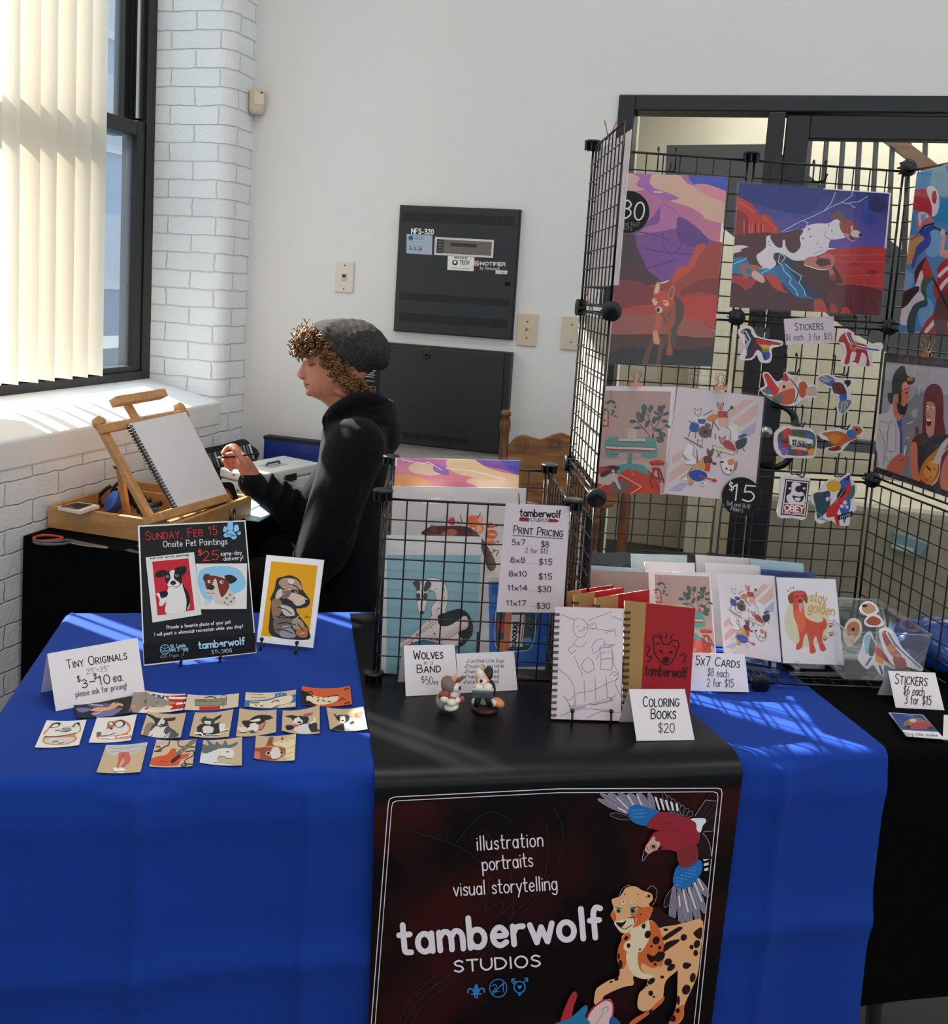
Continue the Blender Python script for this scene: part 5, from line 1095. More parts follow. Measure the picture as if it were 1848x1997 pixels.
# blue fox ear at the bottom
A.fill([(110, 1997), (165, 1850), (270, 1790), (315, 1810), (320, 1900), (300, 1997)], '#d7b3b0', True).line([(80, 1997), (140, 1880), (240, 1800), (290, 1800), (320, 1830), (320, 1910), (305, 1997)], '#a52a35', 14, sm=True).line([(180, 1997), (230, 1920), (240, 1870), (270, 1850), (280, 1880), (260, 1900)], '#3a2a30', 3, sm=True)
A.fill([(-110, 1997), (-95, 1900), (-40, 1770), (0, 1725), (22, 1760), (-10, 1860), (-20, 1960), (20, 1997)], '#a52a35', True).fill([(20, 1900), (60, 1860), (100, 1840), (110, 1880), (90, 1940), (120, 1997), (-160, 1997), (-60, 1960)], '#1f6f96', True).fill([(310, 1930), (360, 1960), (380, 1997), (290, 1997)], '#27508c', True)
art = A.done('banner_artwork', PAPER, BAN); art['label'] = 'lettering, spotted cat and bird printed on the banner'

# ---- tent cards
CZ = .7448
def tent(name, label, quad, fn, tilt=20, z=CZ, cat='price card', group=None, frame=(0, 0, 1), gain=1.3, back=True):
    tl, tr, br, bl = quad; pl = lean(bl, br, z, tilt); t = thing(name, label, cat, (pl.a+pl.b)/2, group)
    A = Art(pl, gain); A.sheet(quad, '#d6cfd0', .0006); A.at(*frame); fn(A); A.done('front_sheet', parent=t)
    if back:
        a, b = pl.hit(*tl, -.0008), pl.hit(*tr, -.0008); n = Vector((pl.n.x, pl.n.y, 0)).normalized(); h = a.z-z; d = -n*(h*math.tan(R_(tilt+4))); q = [a, b, Vector((b.x, b.y, z))+d, Vector((a.x, a.y, z))+d]
        mb = MB(); mb.hexa([v-n*.0005 for v in q]+q, tuple(min(1, c*gain) for c in lin('#d6cfd0'))); mb.build('back_sheet', PAPER, t)
    return t
INK = '#17171a'
def f(A): A.text('Tiny Originals', (240, 222), (550, 172), 44, INK, 5, small=.72).text('25"*35"', (340, 250), (458, 232), 26, '#55555a', 2.4).text('$', (294, 290), (310, 287), 30, INK, 4).text('3', (318, 322), (346, 318), 42, INK, 5).line([(356, 290), (384, 286)], INK, 5).text('$', (378, 276), (394, 274), 28, INK, 4).text('10', (404, 306), (464, 296), 46, INK, 5).text('ea.', (480, 290), (530, 282), 44, INK, 4.5).text('please ask for pricing!', (286, 368), (548, 322), 30, '#3c3c40', 3)
tent('price_tent_card', 'white tent card reading tiny originals on the blue cloth', [(92, 1275), (268, 1244), (283, 1353), (109, 1387)], f, 24, frame=(40, 1220, 2.64))
def f(A): A.text('Wolves', (415, 1518), (620, 1512), 58, INK, 8, small=.76).text('in a', (488, 1556), (548, 1554), 34, '#55555a', 3.5).text('Band', (440, 1612), (604, 1606), 54, INK, 7, small=.78).text('$', (468, 1682), (492, 1680), 44, INK, 4).text('50', (498, 1694), (548, 1692), 56, INK, 3.6).text('ea', (554, 1694), (584, 1693), 36, INK, 3)
tent('price_tent_card', 'white tent card reading wolves in a band in front of the print bin', [(787, 1259), (886, 1257), (894, 1352), (791, 1358)], f, 18, .7485, frame=(690, 860, 3.566))
def f(A):
    for i, (t, x1) in enumerate((('certified Little Guys', 1042), ('musically versatile', 1042), ('hand sculpted', 1008), ('hand painted', 1006), ('one of a kind', 1004))):
        x0, y = 800-i*3+(8 if i == 0 else 0), 1542+i*36; A.line([(x0-26, y-8), (x0-20, y), (x0-6, y-28)], INK, 4).text(t, (x0+2, y), (x1, y-3), 26, INK, 2.6)
tent('price_tent_card', 'white card with a ticked list behind the keyboard figurine', [(889, 1275), (1002, 1270), (1009, 1346), (894, 1352)], f, 18, .7485, frame=(690, 860, 3.566))
def f(A): A.text('Coloring', (472, 830), (634, 828), 46, INK, 5, small=.76).text('Books', (508, 884), (620, 884), 44, INK, 5, small=.78).text('$20', (540, 946), (614, 946), 42, INK, 3.4)
tent('price_tent_card', 'white tent card reading coloring books in front of the books', [(1226, 1344), (1335, 1344), (1354, 1443), (1241, 1445)], f, 22, .7485, frame=(1050, 1020, 2.316))
def f(A): A.text('5x7 Cards', (708, 640), (908, 654), 40, INK, 4.4, small=.74).text('$8 each', (762, 690), (856, 698), 36, '#4a4a50', 3).text('2 for $15', (760, 738), (880, 742), 36, '#4a4a50', 3)
tent('price_tent_card', 'white tent card reading five by seven cards beside the red book', [(1349, 1273), (1452, 1276), (1460, 1350), (1346, 1347)], f, 18, .7485, frame=(1050, 1020, 2.316))
def f(A): A.text('Stickers', (1608, 726), (1754, 736), 46, INK, 4.6, small=.78).text('$6 each', (1646, 772), (1740, 782), 40, INK, 3.4).text('3 for $15', (1652, 816), (1772, 822), 40, INK, 3.4)
tent('price_tent_card', 'white tent card reading stickers in front of the clear sticker box', [(1731, 1308), (1823, 1312), (1841, 1385), (1746, 1380)], f, 22, .7425, frame=(1050, 1020, 2.316))

# ---- poster on its easel and the framed dog
def wire_easel(name, label, pl, feet, z, h=.10):
    t = thing(name, label, 'display easel', (pl.hit(*feet[0])+pl.hit(*feet[1]))/2)
    for x, y in feet:
        p = pl.hit(x, y); n = Vector((pl.n.x, pl.n.y, 0)).normalized(); mb = MB(); b0 = p-pl.n*.006
        up_ = (Vector((0, 0, 1))-pl.n*pl.n.z).normalized()
        mb.tube([p+n*.016+up_*.022, p+n*.017+up_*.004, p+n*.010-up_*.004+Vector((0, 0, 0)), b0-up_*.004, b0+up_*h], .0022, 8); mb.ell(p+n*.016+up_*.024, (.0042, .0042, .0042)); 
        q = b0+up_*h*.8; mb.tube([q, Vector((q.x, q.y, z+.003))-n*(h*.55)], .002, 6); f0 = p+n*.010-up_*.004; mb.tube([f0, Vector((f0.x, f0.y, z+.002))], .002, 6); mb.build('leg', BLACKM, t)
    a, b = [pl.hit(*q)-pl.n*.006 for q in feet]; mb = MB(); mb.tube([a, b], .002, 6); mb.build('cross_bar', BLACKM, t); return t
pl = lean((281, 1298), (500, 1274), .752, 14); quad = [(269, 1025), (478.5, 1014.5), (500, 1273), (280.6, 1298.7)]
po = thing('poster', 'black poster advertising pet paintings with two dog pictures', 'poster', pl.hit(390, 1286))
A = Art(pl, 1.3); A.sheet(quad, '#e0dedc', .005)
A.fill([(272, 1027.5), (476.5, 1017), (498, 1271), (282, 1296)], '#131619'); A.at(260, 1000, 4.62)
A.fill([(88, 1180), (1098, 1080), (1104, 1256), (98, 1366)], '#04060a')
A.text('Sunday, Feb 15', (114, 248), (758, 196), 78, '#b8282c', 8, small=.74).text('Onsite Pet Paintings', (270, 310), (846, 282), 54, '#d9d9d9', 6).text('$', (584, 384), (618, 382), 48, '#d43b2c', 9).text('25', (628, 432), (768, 424), 84, '#c8352c', 9).text('same-day', (786, 388), (976, 376), 40, '#d9d9d9', 5).text('delivery!', (814, 432), (990, 422), 40, '#d9d9d9', 5)
for q in ([(806, 165), (822, 120), (850, 150), (826, 172)], [(846, 110), (885, 95), (900, 140), (870, 158), (848, 145)], [(912, 112), (940, 108), (952, 150), (922, 172), (904, 158)], [(936, 178), (962, 168), (968, 190), (945, 200)], [(812, 200), (850, 165), (890, 160), (920, 190), (932, 220), (900, 242), (868, 215), (830, 222)]): A.fill(q, '#84b9e2', True)
A.text('11-4pm', (834, 200), (920, 216), 24, '#1f3d5c', 4)
A.text('Provide a favorite photo of your pet.', (302, 1048), (884, 996), 32, '#d5d5d5', 5).text('I will paint a whimsical recreation while you shop!', (192, 1112), (988, 1036), 32, '#d5d5d5', 5)
A.line([(284+42*math.cos(a), 1230+42*math.sin(a)) for a in [6.2832*i/24 for i in range(25)]], '#9fc4de', 5).lines([[(250, 1206), (284, 1225), (318, 1206)], [(244, 1232), (284, 1246), (324, 1232)], [(252, 1258), (284, 1240), (314, 1260)], [(284, 1190), (284, 1270)]], '#9fc4de', 4)
A.text('St. Louis', (334, 1222), (468, 1208), 34, '#9fc4de', 6).text('Art Supply', (334, 1254), (494, 1240), 34, '#9fc4de', 6).text('4011 Papin St', (244, 1314), (460, 1290), 34, '#8d9499', 3)
A.text('tamberwolf', (590, 1226), (1004, 1184), 62, '#a9cfe6', 12).text('STUDIOS', (706, 1270), (888, 1254), 30, '#d0d0d0', 5)
A.at(0, 0, 1); A.at(260, 1000, 4.62)
A.fill([(110, 402), (546, 354), (614, 918), (172, 990)], '#d3d0cd').text('4x6 inch acrylic painting', (150, 420), (498, 386), 18, '#333', 5).fill([(170, 440), (496, 410), (552, 876), (218, 926)], '#b7202f')
A.fill([(300, 910), (296, 800), (310, 690), (350, 640), (440, 640), (490, 720), (505, 800), (480, 880)], '#d8d4d0', True).fill([(440, 640), (500, 730), (508, 800), (475, 886), (478, 780)], '#141417', True)
A.fill([(240, 715), (300, 705), (310, 740), (262, 775), (240, 750)], '#16171a', True).fill([(206, 730), (236, 728), (250, 770), (296, 760), (300, 790), (258, 838), (232, 830), (236, 780)], '#d8d4d0', True)
A.fill([(290, 540), (340, 520), (400, 520), (436, 570), (430, 640), (380, 680), (330, 670), (292, 620)], '#17181b', True).fill([(326, 530), (372, 520), (366, 590), (420, 640), (360, 682), (306, 650), (334, 590)], '#d8d4d0', True).fill([(196, 575), (216, 530), (280, 515), (300, 545), (262, 580)], '#17181b', True).fill([(370, 515), (400, 490), (474, 486), (470, 540), (430, 570), (400, 545)], '#17181b', True).ell(358, 632, 26, 20, '#17181b').dots([(310, 575, 14, 10), (392, 566, 14, 10)], '#cfc7a8').dots([(312, 575, 8), (392, 566, 8)], '#111').line([(330, 668), (360, 664), (388, 662)], '#17181b', 4, sm=True)
A.fill([(562, 458), (1024, 456), (1020, 866), (606, 870)], '#d8d4d0').fill([(600, 520), (760, 480), (930, 500), (1005, 600), (990, 690), (880, 740), (740, 780), (640, 770), (585, 650)], '#84bcd9', True)
A.fill([(640, 600), (700, 560), (800, 575), (860, 610), (870, 690), (920, 760), (900, 830), (800, 830), (740, 820), (700, 750), (660, 740)], '#c9bdb3', True).fill([(642, 590), (700, 565), (770, 575), (850, 610), (860, 680), (800, 760), (770, 700), (740, 590), (700, 660), (660, 690)], '#6f2d22', True)
A.fill([(628, 600), (640, 555), (690, 555), (670, 590), (650, 620)], '#5e2a22', True).fill([(820, 570), (880, 560), (935, 600), (880, 640), (850, 620)], '#2a1c1c', True).ell(700, 672, 32, 24, '#2b2b30').dots([(684, 620, 16, 14), (796, 624, 18, 15)], '#e2dcd2').dots([(690, 620, 8), (802, 624, 9)], '#1a1a1a').line([(660, 720), (700, 726), (730, 722)], '#222', 4, sm=True).dots([(840, 770, 10), (870, 740, 9), (880, 800, 9), (820, 810, 8), (850, 830, 7), (905, 770, 8)], '#6a4a44').line([(640, 810), (680, 790), (700, 800), (650, 825)], '#3b6f8f', 3, sm=True)
A.done('board', parent=po)
wire_easel('poster_easel', 'small black wire easel holding up the black poster', pl, [(351, 1288), (427, 1280)], .745, .12)
pl = lean((500, 1254), (610, 1265), .752, 20); quad = [(519.3, 1082), (631.4, 1092), (610, 1263.6), (500, 1252)]
A = Art(pl, 1.3); A.sheet(quad, '#e4e2e2', .004).at(260, 1000, 4.62)
A.fill([(1242, 436), (1660, 476), (1578, 1146), (1150, 1108)], '#d99a12')
A.fill([(1250, 1110), (1225, 960), (1240, 800), (1230, 780), (1270, 690), (1290, 600), (1330, 580), (1420, 565), (1500, 610), (1530, 700), (1590, 790), (1560, 850), (1470, 860), (1490, 920), (1560, 1010), (1580, 1060), (1570, 1144)], '#2b2a2c', True)
for q, c in (([(1310, 640), (1350, 590), (1470, 600), (1520, 690), (1440, 690), (1380, 700)], '#a98a76'), ([(1340, 740), (1440, 720), (1540, 760), (1560, 800), (1480, 840), (1420, 790)], '#c9b3a0'), ([(1390, 600), (1450, 610), (1420, 660)], '#d8c7b8'), ([(1250, 790), (1300, 770), (1340, 820), (1330, 900), (1270, 960), (1245, 880)], '#8a6b55'), ([(1330, 830), (1430, 860), (1450, 930), (1360, 920)], '#b9b3ae'), ([(1260, 980), (1330, 930), (1430, 970), (1400, 1060), (1290, 1090)], '#6e625b'), ([(1430, 960), (1500, 960), (1540, 1030), (1450, 1050)], '#a58a78'), ([(1470, 1060), (1560, 1030), (1560, 1120), (1480, 1110)], '#b0693a'), ([(1320, 1070), (1420, 1040), (1460, 1120), (1340, 1120)], '#8d8d92'), ([(1350, 690), (1420, 700), (1400, 760), (1340, 770)], '#75655a'), ([(1300, 700), (1340, 690), (1330, 760), (1280, 770)], '#c4b4a6')): A.fill(q, c, True)
A.lines([[(1330, 780), (1380, 810), (1440, 800)], [(1300, 850), (1370, 870), (1420, 910)], [(1280, 930), (1350, 950), (1440, 930)], [(1300, 1000), (1380, 990), (1460, 1010)], [(1290, 1050), (1370, 1060), (1440, 1090)], [(1480, 1000), (1530, 1060)], [(1400, 640), (1460, 660), (1500, 700)]], '#1c1a1b', 8)
A.lines([[(1320, 740), (1360, 730)], [(1390, 870), (1440, 880)], [(1460, 960), (1490, 930)], [(1340, 1030), (1400, 1020)], [(1350, 700), (1420, 690)], [(1520, 780), (1480, 800)], [(1540, 1080), (1500, 1090)]], '#dcd2c8', 6)
A.ell(1568, 792, 22, 20, '#1a1a1b').ell(1562, 780, 6, 5, '#e6e0d8').ell(1470, 712, 16, 12, '#b98d4a').ell(1472, 712, 8, 8, '#111').line([(1440, 850), (1500, 858), (1550, 845)], '#171516', 7, sm=True).text('Jinx', (1536, 946), (1584, 950), 26, '#6d3a12', 3)
tag(A.done('painting'), 'white bordered dog painting on yellow held by a small black stand', 'painting')
wire_easel('plate_stand', 'small black plate stand under the yellow dog painting', pl, [(512, 1264), (580, 1271)], .745, .05)

# ---- sixteen tiny originals
def bold(A):
    L0 = A.line
    def ln(pts, col, w=2., **k): return L0(pts, col, w if k.get('raw') else w*1.35, **k)
    A.line = ln; return A
def small(label, quad, fn, paper='#bfa888', amp=.003, frame=(60, 1330, 5.435), z=.7455, gain=1.25):
    pl = zplane(z); A = Art(pl, gain); A.sheet(quad, paper, .0006); A.at(*frame); fn(bold(A)); tl, tr, br, bl = quad
    A.curl(amp, 0, ((tl[0]+bl[0])/2, (tl[1]+bl[1])/2), ((tr[0]+br[0])/2, (tr[1]+br[1])/2))
    return tag(A.done('tiny_drawing'), label, 'drawing', 'tiny original drawings laid out on the blue cloth')
KK = '#1c1a1b'
def f(A):
    A.fill([(490, 290), (620, 280), (630, 300), (560, 330), (500, 325)], '#6f6a9c', True).fill([(600, 240), (700, 235), (830, 230), (840, 260), (650, 270)], '#5d5b86', True).fill([(640, 340), (700, 310), (940, 280), (950, 310), (770, 355), (660, 350)], '#6f6a9c', True)
    A.fill([(630, 300), (700, 270), (820, 265), (870, 220), (960, 235), (980, 265), (930, 255), (890, 280), (760, 310), (650, 310)], '#d99a68', True).lines([[(640, 240), (760, 250)], [(700, 290), (690, 310)], [(760, 285), (750, 310)], [(650, 345), (740, 325)]], '#e3cdbb', 5).ell(905, 232, 8, 6, KK)
small('tiny drawing of a leafy orange sea dragon on black', [(142, 1372), (255, 1360), (257, 1393), (150, 1402)], f, '#1a1c1e')
def f(A):
    A.fill([(1245, 125), (1420, 145), (1410, 185), (1300, 165)], '#1f4a86').fill([(1420, 148), (1640, 150), (1625, 305), (1180, 305), (1230, 270), (1500, 240)], '#b5242c').lines([[(1440, 165), (1640, 190)], [(1520, 240), (1630, 245)], [(1160, 310), (1480, 290)]], '#e6ded4', 18).dots([(1270, 132, 10), (1330, 150, 10), (1385, 150, 10), (1310, 165, 7)], '#e6e6e6')
    A.fill([(1105, 95), (1250, 130), (1530, 225), (1490, 245), (1220, 265), (1150, 315), (1060, 320)], '#8f8578', True).fill([(1240, 290), (1290, 260), (1420, 250), (1500, 265), (1480, 290), (1360, 305)], '#d8c3ab', True).fill([(1060, 260), (1110, 255), (1100, 300), (1060, 310)], '#b98674', True).line([(1230, 195), (1205, 210), (1225, 235)], KK, 6, sm=True).ell(1338, 218, 9, 8, '#3a3560').line([(1280, 260), (1360, 262), (1420, 255)], KK, 5, sm=True)
small('tiny drawing of a grey shark over a striped flag', [(262, 1347), (362, 1356), (357, 1389), (252, 1391)], f, '#d9d0c2', .004)
def f(A):
    A.fill([(0, 185), (325, 170), (320, 240), (0, 250)], '#8b8873').line([(0, 185), (325, 170), (320, 240), (0, 250)], '#4a4840', 4, closed=True).fill([(45, 255), (262, 248), (255, 285), (45, 300)], '#b5241f').line([(105, 165), (150, 152), (205, 158), (215, 172)], KK, 8, sm=True).line([(20, 210), (310, 198)], '#55533f', 4).line([(275, 180), (270, 148), (300, 140), (325, 150), (320, 180)], KK, 4, sm=True).text('amp', (30, 200), (110, 196), 16, '#3c3a2e', 3).ell(340, 210, 14, 22, '#c9c1ac').line([(288, 270), (292, 190)], KK, 3)
small('tiny drawing of a grey amplifier above a red case', [(366, 1357), (466, 1355), (464, 1381), (359, 1387)], f, '#cdbfa6', frame=(380, 1330, 5.28))
def f(A):
    A.fill([(500, 265), (515, 200), (700, 185), (820, 120), (930, 118), (960, 150), (1040, 140), (1035, 230), (900, 275), (700, 285)], '#2f6f9f', True).fill([(520, 118), (815, 125), (800, 165), (690, 185), (520, 200)], '#cfc0a2', True).fill([(560, 235), (590, 210), (740, 195), (880, 155), (1000, 155), (980, 220), (840, 245), (700, 270), (590, 268)], '#dccbaa', True).lines([[(620, 240), (660, 250), (730, 240)], [(790, 210), (840, 190), (870, 200)], [(570, 225), (660, 215)]], KK, 7).lines([[(550, 135), (700, 130)], [(580, 165), (735, 155)]], '#6a5a48', 4).dots([(855, 135, 7), (890, 132, 6)], '#cfe0ea').fill([(860, 250), (1030, 225), (1035, 265), (880, 275)], '#cfc0a2', True)
small('tiny drawing of a pale animal skull on blue', [(479, 1353), (577, 1348), (576, 1381), (476, 1380)], f, '#c4b498', frame=(380, 1330, 5.28))
def f(A):
    A.fill([(1105, 120), (1200, 140), (1240, 210), (1220, 250), (1105, 250)], '#19191b', True).fill([(1125, 190), (1180, 150), (1320, 155), (1460, 150), (1470, 190), (1380, 225), (1260, 235), (1180, 215)], '#ddc9ab', True).lines([[(1160, 155), (1300, 160), (1470, 140)], [(1240, 215), (1290, 180), (1340, 200), (1400, 205)], [(1480, 200), (1520, 180), (1540, 195)], [(1160, 120), (1200, 110), (1210, 130)], [(1535, 95), (1570, 80), (1580, 95)], [(1540, 240), (1580, 225), (1585, 245)]], KK, 8)
small('tiny drawing of a pale skull on orange swirls', [(588, 1343), (682, 1342), (686, 1378), (588, 1377)], f, '#c5592b', .005, frame=(380, 1330, 5.28))
def wolf(A, dx, flip=False):
    pass
def f(A):
    A.fill([(180, 500), (230, 440), (320, 430), (340, 470), (430, 470), (500, 430), (525, 460), (530, 530), (470, 560), (490, 600), (460, 640), (330, 670), (140, 655), (130, 600), (160, 570), (130, 560)], '#c9854e', True).fill([(200, 500), (240, 450), (315, 440), (345, 475), (430, 475), (500, 440), (515, 520), (440, 560), (300, 570), (150, 575)], '#d9d4cc', True).fill([(150, 610), (250, 590), (450, 590), (440, 630), (320, 660), (160, 645)], '#c6c2bf', True)
    A.fill([(200, 490), (250, 440), (310, 435), (300, 470), (240, 490)], '#2a1c16', True).fill([(215, 485), (255, 450), (290, 450), (285, 472)], '#d9d4cc', True).fill([(440, 480), (470, 440), (515, 435), (510, 470)], '#2a1c16', True).fill([(455, 478), (480, 450), (500, 455), (498, 472)], '#d9d4cc', True).fill([(330, 490), (420, 485), (400, 520), (350, 522)], '#8b8a8c', True).lines([[(260, 520), (300, 510), (330, 525), (390, 525), (430, 505)], [(150, 585), (300, 575), (490, 545)], [(230, 640), (270, 625), (290, 645)], [(300, 655), (350, 640)]], '#3a241c', 6)
small('tiny drawing of a smiling pale wolf lying down, on white', [(91, 1407), (169, 1405), (154, 1455), (68, 1459)], f, '#dbd8d3', .002)
def f(A):
    A.fill([(700, 560), (800, 500), (810, 440), (850, 420), (900, 410), (960, 400), (1040, 440), (1060, 510), (1030, 560), (1060, 590), (900, 610), (720, 605)], '#c9783f', True).fill([(690, 555), (800, 500), (880, 480), (950, 420), (1030, 470), (1030, 530), (940, 560), (800, 575), (720, 580)], '#d5d1cc', True).ell(945, 445, 58, 40, '#2a1d18', -10).ell(938, 447, 42, 30, '#d9d4cc', -10).ell(850, 440, 32, 22, '#2a1d18').ell(850, 442, 22, 15, '#d9d4cc').ell(722, 552, 28, 18, '#55565c', -10).ell(852, 492, 18, 11, '#1d1714').fill([(720, 590), (880, 575), (890, 600), (780, 612)], '#e3dfd9', True).fill([(920, 575), (1030, 565), (1035, 590), (930, 597)], '#e3dfd9', True).lines([[(700, 575), (800, 570), (900, 540)], [(750, 605), (840, 603)], [(940, 590), (1030, 585)], [(800, 500), (830, 470)]], '#3a241c', 5)
small('tiny drawing of a pale wolf resting in profile, on white', [(189, 1401), (267, 1395), (255, 1445), (173, 1450)], f, '#dbd8d3', .002)
def f(A):
    A.fill([(1190, 580), (1220, 470), (1290, 440), (1280, 520), (1240, 600)], '#8a7a68', True).fill([(1260, 590), (1270, 500), (1320, 440), (1440, 420), (1470, 480), (1540, 540), (1560, 600), (1400, 620)], '#4b4b4e', True).fill([(1240, 590), (1290, 490), (1360, 450), (1440, 470), (1420, 560), (1490, 530), (1480, 590), (1380, 615)], '#d2cdc7', True).fill([(1235, 375), (1290, 370), (1330, 385), (1440, 385), (1530, 375), (1520, 410), (1450, 420), (1430, 470), (1370, 480), (1320, 460), (1300, 410)], '#2d2d30', True).fill([(1370, 390), (1420, 390), (1410, 450), (1370, 470), (1340, 450)], '#d2cdc7', True).ell(1378, 452, 22, 12, KK).lines([[(1260, 590), (1290, 560)], [(1400, 590), (1460, 570), (1490, 530)]], KK, 5)
small('tiny drawing of a sitting black and white dog turned three quarters, on tan', [(288, 1393), (363, 1392), (352, 1444), (274, 1434)], f, amp=.004)
def f(A):
    A.fill([(20, 480), (60, 440), (100, 430), (180, 430), (270, 420), (310, 450), (300, 500), (230, 540), (120, 545), (40, 550)], '#2b2b2e', True).fill([(70, 470), (140, 450), (190, 470), (180, 520), (130, 530), (80, 520)], '#cfcac4', True).fill([(60, 395), (110, 375), (190, 380), (210, 400), (170, 440), (90, 430)], '#3a3a3d', True).fill([(90, 405), (170, 405), (160, 435), (110, 432)], '#cfcac4', True).fill([(50, 385), (120, 350), (110, 375)], '#232326').fill([(180, 385), (270, 340), (260, 370), (210, 395)], '#232326', True).fill([(250, 430), (310, 440), (300, 500), (260, 520)], '#d8d3cc', True).lines([[(0, 540), (60, 530), (80, 550)], [(120, 545), (180, 550), (260, 540)], [(280, 505), (345, 500)]], '#efe6da', 12).lines([[(0, 548), (70, 555)], [(110, 553), (260, 550)], [(280, 515), (345, 508)], [(100, 395), (160, 395)]], KK, 5)
small('tiny drawing of a crouching dog with one ear up, on tan', [(380, 1392), (455, 1386), (446, 1439), (369, 1438)], f, frame=(380, 1330, 5.28))
def f(A):
    A.fill([(560, 400), (620, 350), (700, 340), (800, 360), (800, 385), (730, 400), (690, 420), (600, 420)], '#222225', True).fill([(480, 420), (540, 400), (640, 410), (720, 410), (700, 470), (640, 500), (540, 480)], '#232326', True).fill([(560, 440), (620, 420), (660, 450), (640, 510), (580, 525), (545, 500)], '#d6d1cb', True).fill([(440, 500), (500, 470), (540, 480), (530, 520), (470, 530)], '#d6c9b6', True).fill([(660, 440), (720, 420), (700, 480), (660, 490)], '#b5786a', True).ell(590, 510, 26, 14, '#55555a').lines([[(440, 505), (470, 530), (530, 522)], [(545, 505), (590, 526), (640, 510)], [(650, 490), (690, 490), (730, 420)]], KK, 5).line([(790, 368), (835, 368)], '#d8a58f', 9).fill([(570, 400), (660, 375), (670, 400), (600, 410)], '#d2cec8', True)
small('tiny drawing of a black and white dog lying flat, on tan', [(467, 1384), (539, 1387), (538, 1430), (460, 1439)], f, frame=(380, 1330, 5.28))
def f(A):
    A.fill([(920, 370), (1000, 345), (1040, 350), (1110, 350), (1170, 370), (1160, 420), (1120, 450), (1030, 440), (990, 380)], '#2a2a2d', True).fill([(1040, 365), (1090, 365), (1110, 420), (1060, 440), (1010, 420)], '#d5d0ca', True).fill([(1115, 335), (1160, 322), (1215, 325), (1200, 350), (1150, 358)], '#b5545a', True).fill([(1010, 445), (1080, 435), (1080, 460), (1030, 475)], '#c25a60', True).fill([(940, 460), (1000, 450), (1020, 480), (960, 510), (935, 490)], '#232326', True).fill([(1020, 480), (1140, 430), (1180, 470), (1180, 530), (1060, 522)], '#cfcbc6', True).fill([(1170, 440), (1250, 435), (1260, 500), (1280, 520), (1200, 520)], '#2f2f32', True).line([(1195, 430), (1230, 410), (1228, 380)], '#e0dad2', 13, sm=True).ell(1075, 415, 22, 10, KK)
small('tiny drawing of a panting dog with a pink ear and tongue, on tan', [(551, 1389), (623, 1379), (623, 1433), (549, 1429)], f, amp=.004, frame=(380, 1330, 5.28))
def f(A):
    A.fill([(1400, 500), (1490, 440), (1530, 430), (1560, 470), (1570, 530), (1480, 525)], '#2a2a2d', True).fill([(1530, 430), (1600, 410), (1640, 430), (1640, 520), (1570, 535)], '#d8d4cf', True).fill([(1450, 360), (1500, 340), (1580, 345), (1590, 380), (1560, 420), (1490, 410), (1460, 390)], '#303033', True).fill([(1495, 355), (1540, 350), (1550, 400), (1510, 420), (1490, 395)], '#dcd8d2', True).fill([(1590, 420), (1630, 400), (1640, 430), (1600, 440)], '#2a2a2d', True).fill([(1650, 350), (1700, 370), (1710, 460), (1660, 480), (1645, 430)], '#d8ccba', True).fill([(1640, 345), (1665, 318), (1720, 320), (1730, 350), (1695, 380), (1650, 375)], '#a0685a', True).dots([(1655, 335, 10), (1680, 325, 10), (1705, 325, 10), (1722, 338, 9)], '#7a4a40').ell(1520, 398, 14, 8, KK).ell(1440, 350, 14, 16, '#8a4a44').line([(1660, 478), (1710, 455)], KK, 4)
small('tiny drawing of a dog raising one paw, on tan', [(636, 1384), (708, 1381), (716, 1426), (643, 1425)], f, amp=.004, frame=(380, 1330, 5.28))
def f(A):
    A.fill([(785, 690), (900, 670), (1230, 655), (1200, 710), (1060, 770), (960, 780), (820, 770), (800, 720)], '#b9bbb8', True).lines([[(820, 700), (900, 710), (1000, 700), (1100, 690), (1220, 690)], [(830, 750), (920, 740), (1040, 745), (1140, 720)]], '#7c807e', 4).fill([(930, 760), (980, 745), (1040, 750), (1055, 820), (1040, 860), (975, 910), (950, 905), (1000, 830), (985, 800), (950, 850), (930, 905), (905, 900), (925, 840)], '#c35a58', True).line([(985, 750), (975, 790), (1000, 830)], '#8d3a3c', 4, sm=True).fill([(870, 920), (910, 905), (930, 950), (880, 950)], '#e3ded8', True).fill([(925, 920), (975, 908), (1000, 945), (935, 955)], '#e3ded8', True).line([(870, 925), (880, 952), (930, 950), (1000, 948)], '#5a544e', 4)
small('tiny drawing of legs in red tights under a grey tutu, on tan', [(207, 1455), (288, 1449), (274, 1507), (188, 1508)], f, amp=.002)
def f(A):
    A.lines([[(1310, 745), (1370, 740), (1400, 700), (1460, 670), (1470, 630)], [(1330, 700), (1360, 690), (1370, 720), (1330, 740)], [(1560, 620), (1570, 680), (1640, 690), (1740, 700)], [(1640, 745), (1720, 740), (1720, 790), (1640, 830), (1640, 870), (1720, 890)], [(1590, 890), (1620, 870), (1650, 890), (1600, 900)]], '#2a211d', 9).fill([(1270, 860), (1330, 800), (1440, 770), (1490, 710), (1540, 710), (1540, 750), (1600, 770), (1680, 760), (1660, 800), (1590, 830), (1560, 880), (1470, 890), (1290, 890)], '#c9502e', True).line([(1560, 760), (1730, 630)], '#6e6a62', 34).line([(1500, 840), (1570, 790)], '#2a2725', 30).dots([(1600, 735, 5), (1640, 702, 5), (1680, 670, 5), (1712, 645, 5)], '#d8d0c2').line([(1370, 840), (1440, 850)], '#7a4a22', 8)
small('tiny drawing of a red electric guitar with a looping cable', [(305, 1445), (383, 1443), (375, 1496), (291, 1496)], f, '#c4b094', .002)
